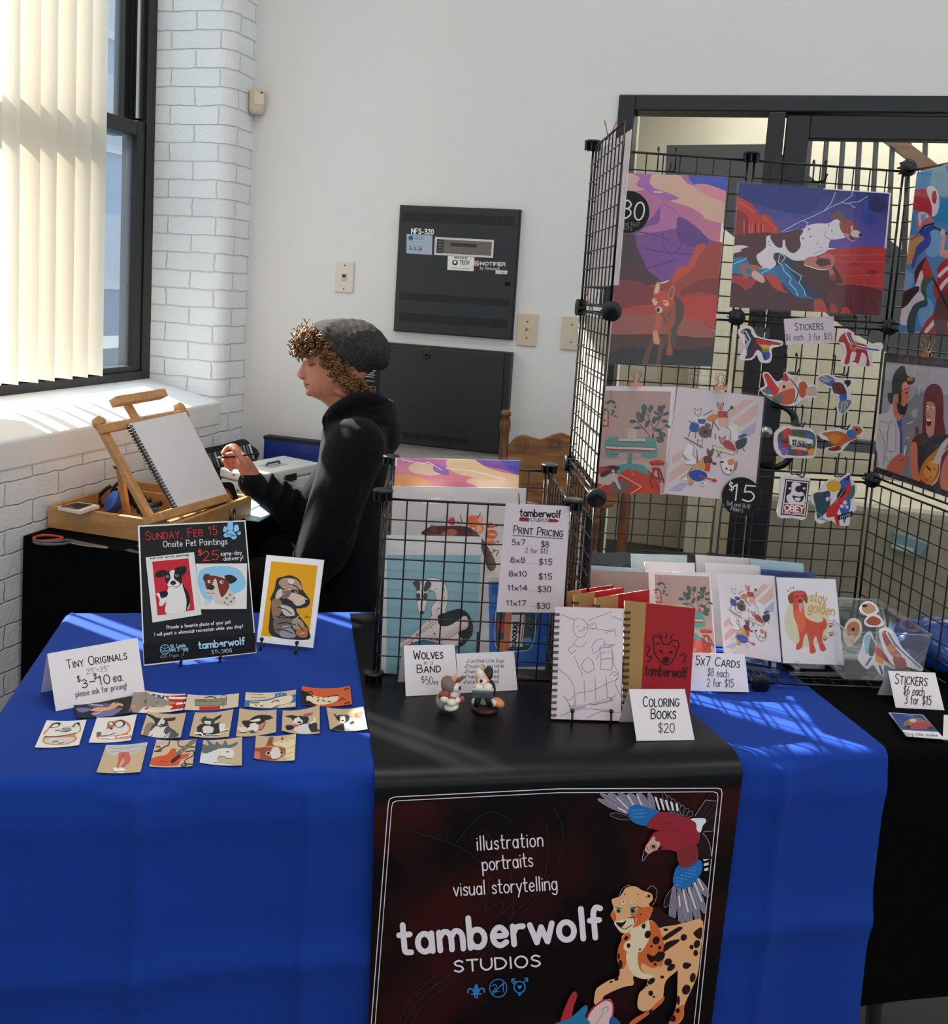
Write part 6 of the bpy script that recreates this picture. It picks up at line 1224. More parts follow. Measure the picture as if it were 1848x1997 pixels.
def f(A):
    A.fill([(70, 720), (75, 650), (140, 660), (110, 610), (200, 650), (220, 615), (280, 650), (310, 600), (350, 650), (440, 620), (420, 660), (330, 690), (240, 690), (120, 740)], '#5c666c', True).fill([(55, 770), (120, 740), (240, 690), (330, 680), (390, 700), (400, 760), (370, 790), (310, 770), (250, 750), (230, 790), (250, 820), (400, 850), (415, 870), (150, 850), (50, 830)], '#cfd0cd', True).lines([[(230, 790), (270, 770), (310, 770), (330, 790), (380, 790)], [(190, 830), (250, 830), (410, 855)], [(120, 740), (220, 690)], [(70, 700), (130, 690)]], '#55524c', 4).ell(335, 720, 12, 7, KK).fill([(320, 660), (330, 640), (345, 670)], '#5c666c')
small('tiny drawing of a white horse head with a blowing grey mane', [(396, 1446), (472, 1438), (471, 1495), (389, 1489)], f, amp=.002, frame=(380, 1330, 5.28))
def f(A):
    A.fill([(610, 795), (620, 710), (720, 670), (760, 580), (810, 570), (800, 640), (870, 660), (890, 570), (915, 590), (920, 680), (930, 740), (870, 790), (760, 800)], '#8f4a33', True).fill([(610, 790), (615, 740), (670, 730), (680, 770), (660, 795)], '#c56a62', True).fill([(790, 690), (830, 665), (870, 690), (880, 770), (800, 790), (780, 750)], '#cfc9c4', True).fill([(800, 640), (900, 600), (1035, 570), (1035, 800), (930, 800), (940, 700), (880, 660)], '#dcc9a2', True).lines([[(860, 640), (950, 610), (1035, 590)], [(930, 700), (990, 680), (1035, 660)], [(930, 760), (980, 740), (1035, 740)], [(930, 800), (1000, 780)], [(880, 620), (970, 590), (1035, 575)]], '#9a7a4e', 4).dots([(755, 735, 26, 22), (895, 730, 24, 22)], '#d8d0c8').dots([(755, 733, 17, 17), (895, 728, 16, 17)], '#2c1d18').dots([(765, 760, 14, 9), (893, 758, 14, 9)], '#c96a6a').line([(730, 670), (830, 665), (920, 680)], '#c98a4a', 10, sm=True)
small('tiny drawing of a brown horse face with a blond mane', [(499, 1438), (577, 1433), (574, 1486), (495, 1481)], f, '#c0a888', .003, frame=(380, 1330, 5.28))
# ================================================================ prints and stickers on the wire display
GPL = Plane(GO+GV*.016, GV)
def gpl(d): return Plane(GO+GV*d, GV)
def grid_hook(label, x, y, d=.012, w=12, h=24, reach=.045):
    pl = gpl(d-.006); p = pl.hit(x, y); mb = MB(); a, b = pl.hit(x-w/2, y), pl.hit(x+w/2, y); up_ = GZ*(h/1830*2.8)
    for q in (a, b): mb.tube([q, q+up_, q+up_-GV*.006+GZ*.003, q+up_-GV*.010-GZ*.004], .0017, 6)
    mb.tube([a, b], .0017, 6); mb.tube([p, p+GV*reach*.8, p+GV*reach+GZ*.012], .0017, 6); return tag(mb.build('grid_hook', BLACKM), label, 'hook', 'wire hooks on the grid display')
def clip(label, pl, x, y, w, hb, hl, wire='#c08a78'):
    M_ = mat('rose_gold_wire', '#c98f78', rough=.25, metal=.8); c = pl.hit(x, y, .004); t = thing('binder_clip', label, 'clip', c, 'rose gold binder clips holding prints')
    k = 1/1830*(c-CAM).length; R = (pl.hit(x+10, y)-pl.hit(x-10, y)).normalized(); U = pl.n.cross(R); U = U if U.z > 0 else -U
    mb = MB(); 
    for s_, dz in ((1, 0), (-1, 0)): mb.bar(c-R*w*k/2+pl.n*.003*s_, c+R*w*k/2+pl.n*.003*s_, U, .0012, hb*k)
    mb.tube([c-R*w*k/2+U*hb*k*.5, c+R*w*k/2+U*hb*k*.5], .0025, 8); mb.build('jaw', M_, t)
    for s_ in (1, -1):
        b = c+U*hb*k*.5+pl.n*.003*s_; L = hl*k; mb = MB(); pts = [(-.36, 0), (-.16, .35), (-.34, .7), (-.2, .97), (0, 1.0), (.2, .97), (.34, .7), (.16, .35), (.36, 0)]
        mb.tube([b+R*(px_*w*k)+U*(py*L)+pl.n*(py*L*.35*s_) for px_, py in smooth_curve(pts, n=3)], .0009, 6); mb.build('handle', M_, t)
    return t
def print_thing(label, quad, pl, fn, frame, name='art_print', body='#d8d0d2', gain=1.25, sl=True, thick=.0012, m=None, cat='print'):
    t = thing(name, label, cat, pl.hit(*[sum(q[i] for q in quad)/len(quad) for i in (0, 1)]))
    A = Art(pl, gain); A.sheet(quad, body, thick); A.at(*frame); fn(A); A.done('print_sheet', m or GLOSSP, t)
    if sl: sleeve_for(pl, quad, t, off=.0055, grow=4)
    return t
# ---- red fox in the canyon
def f(A):
    A.grad([(200, 35), (1180, 80), (1110, 730), (160, 640)], '#a05a94', '#b9707c')
    A.fill([(700, 60), (1180, 80), (1150, 240), (1050, 190), (860, 150), (760, 100)], '#3a46a0', True).fill([(470, 90), (640, 70), (800, 140), (1000, 170), (1145, 280), (1120, 510), (990, 490), (930, 430), (800, 360), (640, 310), (700, 270), (560, 210), (430, 150)], '#c7a08c', True).fill([(860, 160), (1000, 150), (1140, 250), (1140, 330), (1000, 260)], '#c8808c', True).fill([(200, 60), (400, 80), (300, 150), (410, 200), (180, 205)], '#c09890', True).fill([(180, 60), (460, 70), (430, 130), (560, 230), (720, 280), (600, 300), (420, 220), (330, 150), (390, 110)], '#9a5ba0', True).fill([(470, 215), (540, 210), (560, 230), (480, 228)], '#d0a898', True)
    A.fill([(160, 640), (340, 560), (480, 440), (540, 350), (620, 360), (780, 480), (900, 570), (1030, 690), (1110, 720), (1100, 800), (900, 900), (560, 1100), (300, 1000)], '#744088', True).fill([(540, 350), (620, 370), (780, 490), (720, 560), (560, 600), (440, 620), (300, 640), (400, 560), (520, 520), (530, 420)], '#a86494', True).fill([(700, 480), (790, 500), (1000, 690), (900, 760), (720, 700)], '#5a307a', True)
    A.lines([[(330, 610), (480, 640), (620, 690)], [(360, 760), (520, 800), (700, 820), (860, 830)], [(420, 960), (560, 920), (700, 880)], [(560, 620), (560, 740), (640, 830)], [(700, 600), (740, 720), (680, 820)]], '#502a72', 12)
    A.fill([(160, 640), (270, 640), (310, 760), (360, 860), (420, 990), (540, 1090), (420, 1140), (130, 1100)], '#4a2432', True).fill([(160, 720), (240, 700), (280, 800), (240, 900), (150, 900)], '#38282a', True)
    A.fill([(880, 740), (920, 770), (960, 740), (1105, 745), (1070, 1330), (1060, 1560), (700, 1480), (560, 1300), (420, 1140), (600, 1100), (720, 960), (820, 930)], '#96382a', True).fill([(890, 745), (980, 745), (900, 860), (860, 960), (760, 1040), (640, 1110), (700, 960), (800, 930)], '#b8432c', True).fill([(760, 1160), (1000, 1060), (1090, 1100), (1080, 1220), (900, 1200), (740, 1230)], '#7a2c28', True)
    A.fill([(130, 1080), (300, 1090), (420, 1140), (560, 1160), (540, 1400), (300, 1380), (80, 1400), (80, 1150)], '#7a2a28', True).fill([(740, 1260), (900, 1240), (1075, 1260), (1060, 1560), (900, 1480), (720, 1460)], '#b03226', True)
    A.fill([(60, 1440), (300, 1330), (560, 1330), (560, 1440), (300, 1440)], '#a8352c', True).fill([(40, 1600), (60, 1440), (300, 1410), (700, 1430), (900, 1470), (1000, 1540), (1050, 1660), (700, 1700), (300, 1700)], '#945044', True).fill([(30, 1660), (200, 1610), (600, 1610), (900, 1640), (1055, 1670), (1040, 1925), (600, 1910), (10, 1890)], '#4a2422', True).fill([(10, 1890), (120, 1760), (400, 1740), (760, 1760), (1045, 1740), (1040, 1925)], '#1d1a1b', True).fill([(340, 1890), (420, 1700), (520, 1630), (620, 1640), (560, 1760), (500, 1900)], '#5c3a30', True).fill([(400, 1895), (450, 1750), (510, 1700), (480, 1890)], '#2a201f', True)
    A.fill([(660, 1240), (760, 1320), (750, 1460), (700, 1560), (690, 1700), (660, 1740), (640, 1560)], '#4a3c36', True).fill([(490, 1400), (640, 1260), (680, 1300), (680, 1480), (640, 1560), (640, 1690), (655, 1800), (590, 1800), (610, 1680), (600, 1540), (560, 1560), (550, 1440)], '#8e4a34', True).fill([(490, 1390), (540, 1420), (540, 1520), (500, 1600), (530, 1680), (515, 1705), (470, 1690), (460, 1580), (490, 1500)], '#b4583c', True).fill([(465, 1590), (500, 1570), (530, 1670), (515, 1705), (472, 1690)], '#c98a68', True)
    A.fill([(455, 1250), (500, 1200), (580, 1180), (660, 1240), (670, 1300), (620, 1360), (560, 1390), (510, 1400), (480, 1340), (455, 1290)], '#b8442c', True).fill([(470, 1210), (490, 1120), (515, 1095), (535, 1130), (520, 1200)], '#c9825c', True).fill([(482, 1200), (500, 1130), (520, 1120), (515, 1190)], '#d8b8a8', True).fill([(605, 1240), (630, 1150), (660, 1128), (675, 1160), (665, 1240), (630, 1275)], '#b8643c', True).fill([(620, 1240), (640, 1170), (660, 1160), (655, 1220), (632, 1255)], '#7a4a40', True)
    A.fill([(455, 1270), (490, 1260), (510, 1290), (490, 1330), (465, 1310)], '#d8a684', True).fill([(560, 1280), (600, 1280), (620, 1320), (580, 1330)], '#d8a684', True).fill([(490, 1350), (530, 1340), (555, 1360), (545, 1395), (500, 1390)], '#d8b8a4', True).ell(513, 1370, 18, 22, KK).lines([[(488, 1278), (515, 1278)], [(560, 1298), (590, 1300)]], '#2a1512', 8).lines([[(550, 1390), (580, 1460), (600, 1500)], [(640, 1380), (600, 1440)]], '#5a2a20', 8)
t = print_thing('tall print of a red fox walking through a purple and red canyon', [(1220, 338), (1418, 345), (1388, 715), (1182, 708)], GPL, f, (1180, 330, 4.992), gain=1.35)
grid_hook('wire hook above the red fox print', 1298, 334, w=34, h=34)
# ---- leaping dog
def f(A):
    A.grad([(170, 100), (1760, 205), (1705, 830), (150, 700)], '#101c66', '#5a4a9c').fill([(170, 100), (1000, 150), (900, 420), (300, 300), (180, 200)], '#14226e', True).ell(1640, 320, 100, 86, '#1e1a50').fill([(1480, 300), (1530, 260), (1560, 420), (1620, 470), (1560, 540), (1490, 500), (1460, 400)], '#23348a', True)
    A.lines([[(1190, 190), (1140, 310), (1070, 385), (960, 440), (840, 490), (740, 540), (620, 610)], [(1370, 180), (1360, 230), (1250, 300), (1150, 340), (1070, 390)], [(1250, 300), (1340, 310), (1370, 345), (1400, 350)], [(1340, 300), (1440, 290), (1530, 230)], [(845, 490), (900, 515), (870, 560)]], '#a8c4f0', 6, sm=False)
    A.fill([(1100, 800), (1705, 820), (1640, 1480), (1000, 1460), (700, 1100), (900, 900)], '#a82a26', True).fill([(600, 700), (900, 880), (1100, 900), (1250, 1100), (1300, 1400), (900, 1440), (500, 1200)], '#451a1e', True).lines([[(1150, 860), (1690, 850)], [(1200, 920), (1690, 930)], [(1300, 1080), (1680, 1060)], [(1200, 1160), (1660, 1180)]], '#c23a2c', 12).fill([(1330, 960), (1400, 930), (1440, 960)], '#7a1c1e').fill([(1510, 1050), (1560, 1010), (1640, 1030), (1600, 1060)], '#7a1c1e', True).fill([(1200, 1180), (1660, 1260), (1640, 1480), (1100, 1440)], '#5a1c22', True)
    A.fill([(150, 250), (260, 290), (360, 390), (390, 440), (440, 420), (520, 480), (590, 600), (560, 640), (400, 760), (130, 740)], '#b02a20', True).fill([(160, 400), (240, 420), (260, 640), (140, 700)], '#7a1c1c', True).lines([[(220, 490), (220, 660)], [(270, 520), (280, 650)], [(310, 520), (300, 650)], [(370, 520), (380, 670)], [(420, 540), (420, 660)]], '#d84a34', 12).lines([[(245, 500), (240, 660)], [(340, 520), (340, 660)], [(400, 530), (400, 670)]], '#4a1416', 12).lines([[(170, 290), (330, 400)], [(420, 450), (560, 590)]], '#d84a34', 9)
    A.fill([(130, 680), (560, 630), (500, 900), (300, 1000), (110, 860)], '#4a1c22', True).fill([(110, 930), (250, 880), (300, 1000), (560, 980), (700, 900), (640, 1080), (860, 1280), (780, 1300), (500, 1080), (95, 1080)], '#1f6f9a', True).fill([(540, 1010), (640, 960), (800, 1060), (900, 1240), (1000, 1320), (780, 1300), (640, 1160)], '#1f5f96', True).fill([(600, 850), (700, 900), (820, 1060), (920, 1180), (1100, 1330), (900, 1290), (760, 1100)], '#1d2c40', True)
    A.lines([[(600, 850), (580, 930), (620, 960), (640, 1020), (720, 1100), (700, 1150), (770, 1230), (790, 1290)], [(660, 950), (720, 1010), (830, 1080), (800, 1150), (860, 1230), (870, 1290)], [(610, 840), (660, 880), (600, 950)], [(110, 950), (250, 890)], [(400, 1050), (520, 990)]], '#9ed4f4', 7, sm=False)
    A.fill([(95, 1085), (300, 1080), (420, 1120), (430, 1060), (540, 1070), (600, 1120), (640, 1220), (780, 1300), (900, 1320), (1100, 1360), (1360, 1460), (900, 1440), (70, 1405)], '#451a1c', True).fill([(95, 1085), (300, 1080), (340, 1150), (240, 1230), (180, 1180)], '#9c2a22', True).fill([(430, 1070), (540, 1065), (600, 1120), (640, 1220), (700, 1260), (560, 1220), (480, 1130)], '#b03426', True).fill([(960, 1340), (1060, 1340), (1120, 1430), (1000, 1440)], '#b03426', True).fill([(1130, 1380), (1200, 1400), (1230, 1450), (1150, 1450)], '#9c2a22', True).fill([(1260, 1420), (1340, 1430), (1370, 1465), (1260, 1460)], '#b03426', True)
    A.fill([(120, 790), (180, 750), (280, 780), (180, 820), (110, 860)], '#cfc6c4', True).fill([(180, 800), (300, 770), (340, 840), (360, 960), (300, 960), (250, 900), (260, 840)], '#4a2424', True)
    A.fill([(180, 960), (330, 960), (420, 990), (330, 1020), (360, 1080), (430, 1110), (410, 1150), (300, 1090), (290, 1010), (230, 1000), (260, 1080), (230, 1110), (190, 1020)], '#a0584c', True).fill([(310, 1030), (360, 1030), (440, 1110), (410, 1150), (310, 1090)], '#c9a292', True)
    A.fill([(460, 660), (540, 640), (700, 600), (840, 580), (900, 540), (1000, 520), (1110, 520), (1180, 480), (1240, 480), (1250, 560), (1300, 660), (1200, 690), (1130, 700), (1100, 810), (980, 870), (860, 910), (740, 910), (640, 850), (560, 830), (530, 880), (560, 950), (500, 1000), (400, 970), (350, 870), (400, 820), (450, 770)], '#cfc6ca', True)
    A.fill([(500, 650), (620, 620), (840, 585), (810, 670), (820, 760), (760, 830), (700, 820), (660, 760), (655, 700), (630, 700), (625, 770), (580, 775), (530, 730)], '#4a2220', True).dots([(910, 580, 14, 8, -20), (845, 680, 9), (925, 660, 10, 7), (1000, 732, 7), (1150, 598, 8), (1118, 540, 9, 6), (1030, 778, 6), (480, 712, 6), (490, 750, 6)], '#2a1a1c').lines([[(1080, 600), (1080, 660), (1140, 690)], [(960, 840), (1060, 800)], [(520, 850), (560, 830)]], '#8d8490', 6)
    A.fill([(870, 900), (940, 870), (1000, 890), (980, 940), (1050, 980), (1130, 960), (1180, 1060), (1190, 1120), (1130, 1110), (1110, 1010), (1000, 1000), (860, 960)], '#b0685c', True).fill([(1010, 880), (1100, 840), (1180, 880), (1170, 960), (1140, 980), (1130, 900), (1060, 890)], '#b0685c', True).fill([(1120, 1090), (1170, 1060), (1200, 1110), (1150, 1130)], '#8c2a26', True).line([(860, 960), (1000, 1005), (1100, 1010)], '#e0d4d0', 9, sm=True)
    A.fill([(1230, 520), (1270, 490), (1330, 480), (1390, 520), (1400, 580), (1460, 630), (1460, 660), (1380, 660), (1350, 620), (1300, 640), (1250, 600)], '#8e3f30', True).fill([(1350, 610), (1410, 590), (1465, 630), (1450, 665), (1370, 660)], '#c9b4b4', True).fill([(1270, 625), (1350, 640), (1400, 690), (1370, 715), (1310, 680)], '#b07a86', True).fill([(1330, 640), (1380, 670), (1395, 695), (1350, 690)], '#5a1c28', True).ell(1452, 642, 20, 22, '#3a3a3c').ell(1367, 568, 17, 24, '#e0c49c').ell(1376, 568, 9, 14, '#1a1214').fill([(1140, 470), (1160, 420), (1230, 390), (1280, 440), (1310, 520), (1260, 510), (1200, 470)], '#6a4236', True)
print_thing('wide print of a brown and white dog leaping across a stormy red canyon', [(1440, 357), (1737, 376), (1716, 615), (1422, 599)], GPL, f, (1410, 340, 5.435), gain=1.35)
grid_hook('wire hook above the leaping dog print', 1596, 354, w=24, h=30)
# ---- keyboard room and animal band prints
def keyb(A):
    A.fill([(148, 115), (835, 125), (755, 1175), (60, 1165)], '#b08d84').fill([(85, 820), (790, 850), (755, 1175), (60, 1165)], '#b59c92').fill([(70, 930), (600, 930), (680, 1175), (60, 1165)], '#a8352c', True).fill([(300, 960), (440, 930), (640, 1000), (670, 1170), (430, 1165), (540, 1110)], '#b8402c', True).line([(100, 1110), (310, 980), (530, 1105), (420, 1175)], '#d8a890', 10).fill([(200, 1100), (320, 1030), (430, 1100), (340, 1165), (260, 1165)], '#5f5a56')
    A.fill([(115, 310), (200, 300), (195, 490), (110, 490)], '#a8352c').fill([(115, 330), (180, 325), (176, 470), (112, 470)], '#c0a49a').line([(147, 312), (144, 480)], '#a8352c', 8)
    A.lines([[(215, 115), (200, 220)], [(215, 115), (235, 220)]], '#4a3a34', 3).fill([(175, 280), (240, 280), (230, 320), (185, 320)], '#8d9a9a').dots([(180, 240, 22, 14, 30), (210, 225, 26, 16, -20), (245, 235, 24, 14, 40), (260, 280, 18, 12, 60), (150, 310, 18, 12, 30), (240, 330, 22, 14, 70), (265, 380, 18, 10, 20), (150, 420, 14, 10), (225, 360, 16, 12, 40), (135, 350, 12, 9)], '#2d4a46')
    A.lines([[(640, 640), (650, 520), (600, 380), (560, 300)], [(650, 520), (720, 420), (740, 330)], [(600, 560), (500, 450), (430, 430)], [(620, 600), (560, 510), (470, 500)], [(650, 500), (720, 520), (790, 470)], [(600, 380), (640, 290)]], '#5a2a24', 7)
    A.dots([(560, 295, 30, 44, -10), (625, 300, 24, 42, 20), (500, 375, 26, 46, -10), (545, 365, 24, 44, 20), (440, 432, 36, 20, 0), (530, 420, 40, 20, -20), (590, 455, 20, 46, 30), (700, 400, 44, 20, -30), (725, 310, 30, 44, -20), (750, 290, 20, 36, 40), (780, 355, 40, 16, -20), (690, 350, 40, 14, 30), (800, 480, 34, 14, 30), (770, 430, 34, 18, 0), (490, 497, 40, 14, 0), (700, 525, 40, 20, 10), (745, 570, 40, 28, 20), (720, 620, 46, 30, 20), (660, 420, 20, 40, 10)], '#3b4c48').lines([[(540, 260), (575, 330)], [(490, 340), (510, 410)], [(690, 610), (760, 640)], [(720, 555), (780, 590)], [(615, 330), (635, 270)]], '#8aa098', 3)
    A.fill([(640, 560), (660, 560), (662, 605), (638, 605)], '#7a1c1c')
    A.fill([(200, 595), (640, 598), (680, 640), (690, 800), (530, 800), (520, 760), (300, 755), (290, 800), (170, 800), (158, 690)], '#4f8c80', True, 2).fill([(295, 600), (570, 602), (570, 640), (290, 638)], '#b5b0a8').fill([(288, 634), (572, 640), (572, 652), (288, 646)], '#7a1c28').fill([(390, 510), (480, 515), (476, 630), (385, 628)], '#c4b0a8').lines([[(395, 530), (470, 534)], [(395, 555), (470, 558)], [(393, 580), (468, 584)], [(392, 605), (466, 608)]], '#4a3c3a', 3, sm=False).fill([(170, 680), (672, 700), (672, 728), (170, 708)], '#cfc4b8').fill([(170, 708), (672, 728), (672, 745), (170, 732)], '#a02c30').line([(175, 684), (668, 702)], '#3a2c2c', 7).lines([[(200+i*24, 686+i), (200+i*24, 706+i)] for i in range(20)], '#5a4c48', 3, sm=False).dots([(220, 770, 9), (250, 772, 9), (280, 772, 9)], '#2a4a44')
    A.fill([(395, 760), (440, 760), (430, 890), (385, 890)], '#4a8478').fill([(240, 960), (300, 880), (440, 870), (560, 890), (610, 980), (520, 960), (420, 920), (330, 950), (280, 990)], '#4f8c88', True).line([(430, 920), (435, 970), (455, 985)], '#b89078', 9, sm=True)
    A.ell(690, 855, 80, 24, '#b8402c').fill([(615, 860), (770, 860), (760, 885), (630, 885)], '#9c2f24').ell(680, 920, 46, 18, '#a83428').lines([[(660, 930), (620, 1050), (645, 1110)], [(700, 930), (720, 1060)], [(720, 930), (760, 1060)], [(650, 1010), (740, 1030)]], '#8c2a24', 20, sm=False)
    A.fill([(85, 1000), (140, 960), (210, 960), (270, 960), (290, 1050), (320, 1120), (295, 1125), (250, 1050), (200, 1085), (120, 1080), (80, 1040)], '#b8aca4', True).fill([(100, 980), (170, 935), (230, 945), (190, 980), (130, 1010)], '#4a2a26', True).fill([(165, 910), (210, 885), (280, 890), (310, 915), (280, 935), (270, 970), (235, 985), (205, 960), (200, 920)], '#4a2422', True).fill([(228, 930), (248, 930), (258, 975), (235, 982), (222, 970)], '#c9bdb4', True).ell(237, 958, 9, 7, KK)
ST_ = [([(1500, 210), (1690, 215), (860, 900), (840, 890), (845, 800), (965, 720)], None)]
def band(A, k=1):
    pk, bl = '#cda79c', '#a9a4b8'
    A.fill([(1590, 205), (1690, 212), (1430, 420), (1380, 380)], pk).fill([(1735, 235), (1725, 370), (1560, 490), (1465, 440)], pk).fill([(1715, 425), (1700, 550), (1620, 590), (1545, 550)], bl).fill([(960, 715), (970, 790), (845, 880), (850, 790)], pk).fill([(960, 860), (1050, 890), (815, 1065), (830, 960)], pk).fill([(930, 1060), (1020, 1070), (930, 1155), (805, 1145)], bl)
    def wf(x, y, s, c): A.fill([(x-30*s, y+20*s), (x-36*s, y-30*s), (x-14*s, y-8*s), (x+10*s, y-8*s), (x+34*s, y-30*s), (x+30*s, y+10*s), (x+20*s, y+40*s), (x, y+60*s), (x-22*s, y+42*s)], c).line([(x-30*s, y+20*s), (x-36*s, y-30*s), (x-14*s, y-8*s), (x+10*s, y-8*s), (x+34*s, y-30*s), (x+30*s, y+10*s), (x+20*s, y+40*s), (x, y+60*s), (x-22*s, y+42*s)], KK, 5, closed=True).lines([[(x-12*s, y+10*s), (x-4*s, y+12*s)], [(x+8*s, y+12*s), (x+16*s, y+10*s)]], KK, 5).ell(x, y+34*s, 8*s, 6*s, KK)
    A.lines([[(1020, 430), (1060, 450), (1100, 420)], [(1170, 370), (1260, 320)], [(1030, 540), (1010, 590)], [(1090, 540), (1085, 600)]], KK, 8, sm=False).fill([(1080, 380), (1160, 390), (1200, 440), (1110, 480), (1080, 440)], '#d5cdcb', True); wf(1115, 325, 1, '#dcd4d2')
    A.fill([(1040, 450), (1120, 460), (1110, 540), (1030, 530)], '#234a8c', True).fill([(1115, 410), (1190, 412), (1180, 455), (1118, 450)], '#234a8c', True).ell(1185, 540, 68, 66, '#55403c').ell(1185, 540, 68, 66, '#5a4440').ell(1188, 540, 24, 24, '#1f1816').ell(1215, 470, 32, 20, '#6a4c42', 20).ell(1262, 395, 64, 34, '#c07a2c', -20).lines([[(1270, 420), (1240, 600)], [(1270, 430), (1330, 520)], [(1290, 560), (1290, 610)]], '#2a2020', 9, sm=False)
    A.fill([(1320, 330), (1400, 330), (1420, 400), (1380, 420), (1330, 400)], '#a8323a', True).fill([(1330, 400), (1420, 400), (1420, 470), (1340, 480)], '#cfa088', True).line([(1370, 380), (1450, 300)], KK, 9).ell(1460, 290, 20, 18, '#4a3430'); wf(1345, 262, .95, '#c98a68')
    A.fill([(1420, 500), (1500, 470), (1520, 560), (1520, 640), (1450, 600)], '#d9d2d0', True).line([(1400, 480), (1450, 540), (1440, 620)], KK, 6, sm=True).ell(1570, 582, 50, 18, '#2a4a80', -20).fill([(1500, 640), (1610, 600), (1600, 680), (1520, 720)], '#1c1c20', True).lines([[(1520, 710), (1510, 760)], [(1570, 690), (1590, 740)]], KK, 7)
    A.fill([(1370, 640), (1440, 630), (1500, 710), (1480, 740), (1390, 700)], '#a02c34', True); wf(1365, 612, .9, '#c48a70'); A.fill([(1265, 680), (1290, 670), (1490, 740), (1475, 780), (1260, 715)], '#d2c4a8').line([(1265, 680), (1490, 745), (1475, 780), (1260, 715)], KK, 4, closed=True).lines([[(1310, 740), (1340, 800)], [(1360, 745), (1300, 800)]], KK, 7)
    A.fill([(1020, 650), (1070, 690), (1060, 780), (1100, 820), (1080, 880), (980, 870), (1000, 800), (960, 780)], '#dcd4d2', True).line([(1020, 650), (1070, 690), (1060, 780), (1100, 820), (1080, 880), (980, 870)], KK, 5, sm=True).lines([[(960, 770), (990, 820), (1030, 830)], [(1100, 720), (1110, 860)]], KK, 6).line([(980, 600), (1160, 700)], '#8a5a34', 14); wf(1135, 640, .8, '#dcd4d2')
    A.fill([(1110, 870), (1160, 810), (1200, 840), (1180, 920), (1100, 920)], '#c89048', True).fill([(1170, 800), (1240, 790), (1260, 850), (1190, 880)], '#4a2a24', True).fill([(1190, 860), (1245, 860), (1230, 950), (1180, 940)], '#c0392c'); wf(1240, 740, 1, '#6a3c30'); A.ell(1280, 865, 26, 14, '#5a3a34', 20)
    A.fill([(1340, 840), (1420, 800), (1490, 830), (1500, 900), (1440, 980), (1370, 950)], '#d8ccca', True).fill([(1420, 830), (1480, 820), (1480, 870), (1430, 880)], '#c07a60', True).fill([(1490, 850), (1525, 850), (1510, 920), (1480, 940)], '#b06a58', True).line([(1340, 840), (1370, 950), (1440, 980), (1500, 900)], KK, 5, sm=True).dots([(1405, 920, 12), (1450, 935, 12), (1360, 850, 18, 12)], KK)
    A.fill([(1000, 980), (1060, 900), (1140, 890), (1080, 980), (1060, 1080), (1020, 1080)], '#c89a5c', True).fill([(1020, 960), (1100, 930), (1190, 960), (1200, 1010), (1120, 1050), (1040, 1020)], '#274a9c', True).line([(1120, 990), (1250, 1030)], '#a0522c', 14).ell(1280, 1040, 30, 18, '#b04a30', 10).fill([(930, 1025), (990, 990), (1010, 1040)], '#ded6d2').fill([(1140, 1060), (1200, 1050), (1190, 1110), (1150, 1100)], '#d8d0cc', True).ell(1160, 1072, 8, 8, KK).lines([[(930, 1025), (990, 990)], [(1000, 980), (1060, 900)], [(1020, 1080), (1070, 1060)], [(1150, 1105), (1190, 1090)]], KK, 5)
print_thing('print of a dog on a red rug by a green keyboard, clipped to the grid', [(1177, 753), (1319, 754), (1296, 964), (1160, 960)], GPL, keyb, (1150, 740, 5.28), gain=1.2)
print_thing('print of many cartoon foxes playing in a band, clipped to the grid', [(1321, 754), (1490, 774), (1470, 979), (1294, 963)], gpl(.020), band, (1150, 740, 5.28), body='#cdbec0', gain=1.2)
clip('rose gold binder clip above the green keyboard print', gpl(.02), 1240, 750, 24, 8, 22); clip('rose gold binder clip above the animal band print', gpl(.024), 1404, 757, 24, 8, 22)
# ---- round price signs
def round_sign(label, cx, cy, r, d, fn, frame):
    pl = gpl(d); t = thing('price_sign', label, 'price sign', pl.hit(cx, cy)); q = [(cx+r*math.cos(a), cy+r*math.sin(a)) for a in [6.2832*i/40 for i in range(40)]]
    A = Art(pl, 1.1); A.sheet(q, '#121314', .001); A.at(*frame); fn(A); A.done('disc', PAPER, t)
    mb = MB(); mb.add([pl.hit(cx+(x-cx)*1.08, cy+(y-cy)*1.08, -.0012) for x, y in q], [tuple(range(40))]); mb.build('clear_rim', SLEEVE, t)
def f(A): A.text('$', (1436, 1145), (1482, 1140), 84, '#ddd6d6', 10).text('15', (1450, 1240), (1690, 1265), 165, '#ddd6d6', 15).text('8x8 and 8x10', (1405, 1292), (1645, 1332), 44, '#a9a4a4', 5).text('Prints', (1450, 1350), (1572, 1372), 44, '#a9a4a4', 5, small=.75)
round_sign('round black fifteen dollar price sign hanging below the animal band print', 1445, 969, 38, .026, f, (1150, 740, 5.28))
def f(A): A.text('$', (60, 440), (120, 440), 130, '#ddd6d6', 12).text('30', (150, 470), (368, 502), 175, '#ddd6d6', 15).text('11x14 and 11x17', (60, 545), (330, 560), 42, '#8d8888', 4).text('Prints', (110, 580), (258, 600), 40, '#8d8888', 4, small=.75)
round_sign('round black thirty dollar price sign on the red fox print', 1225, 413, 41, .023, f, (1180, 330, 4.992))
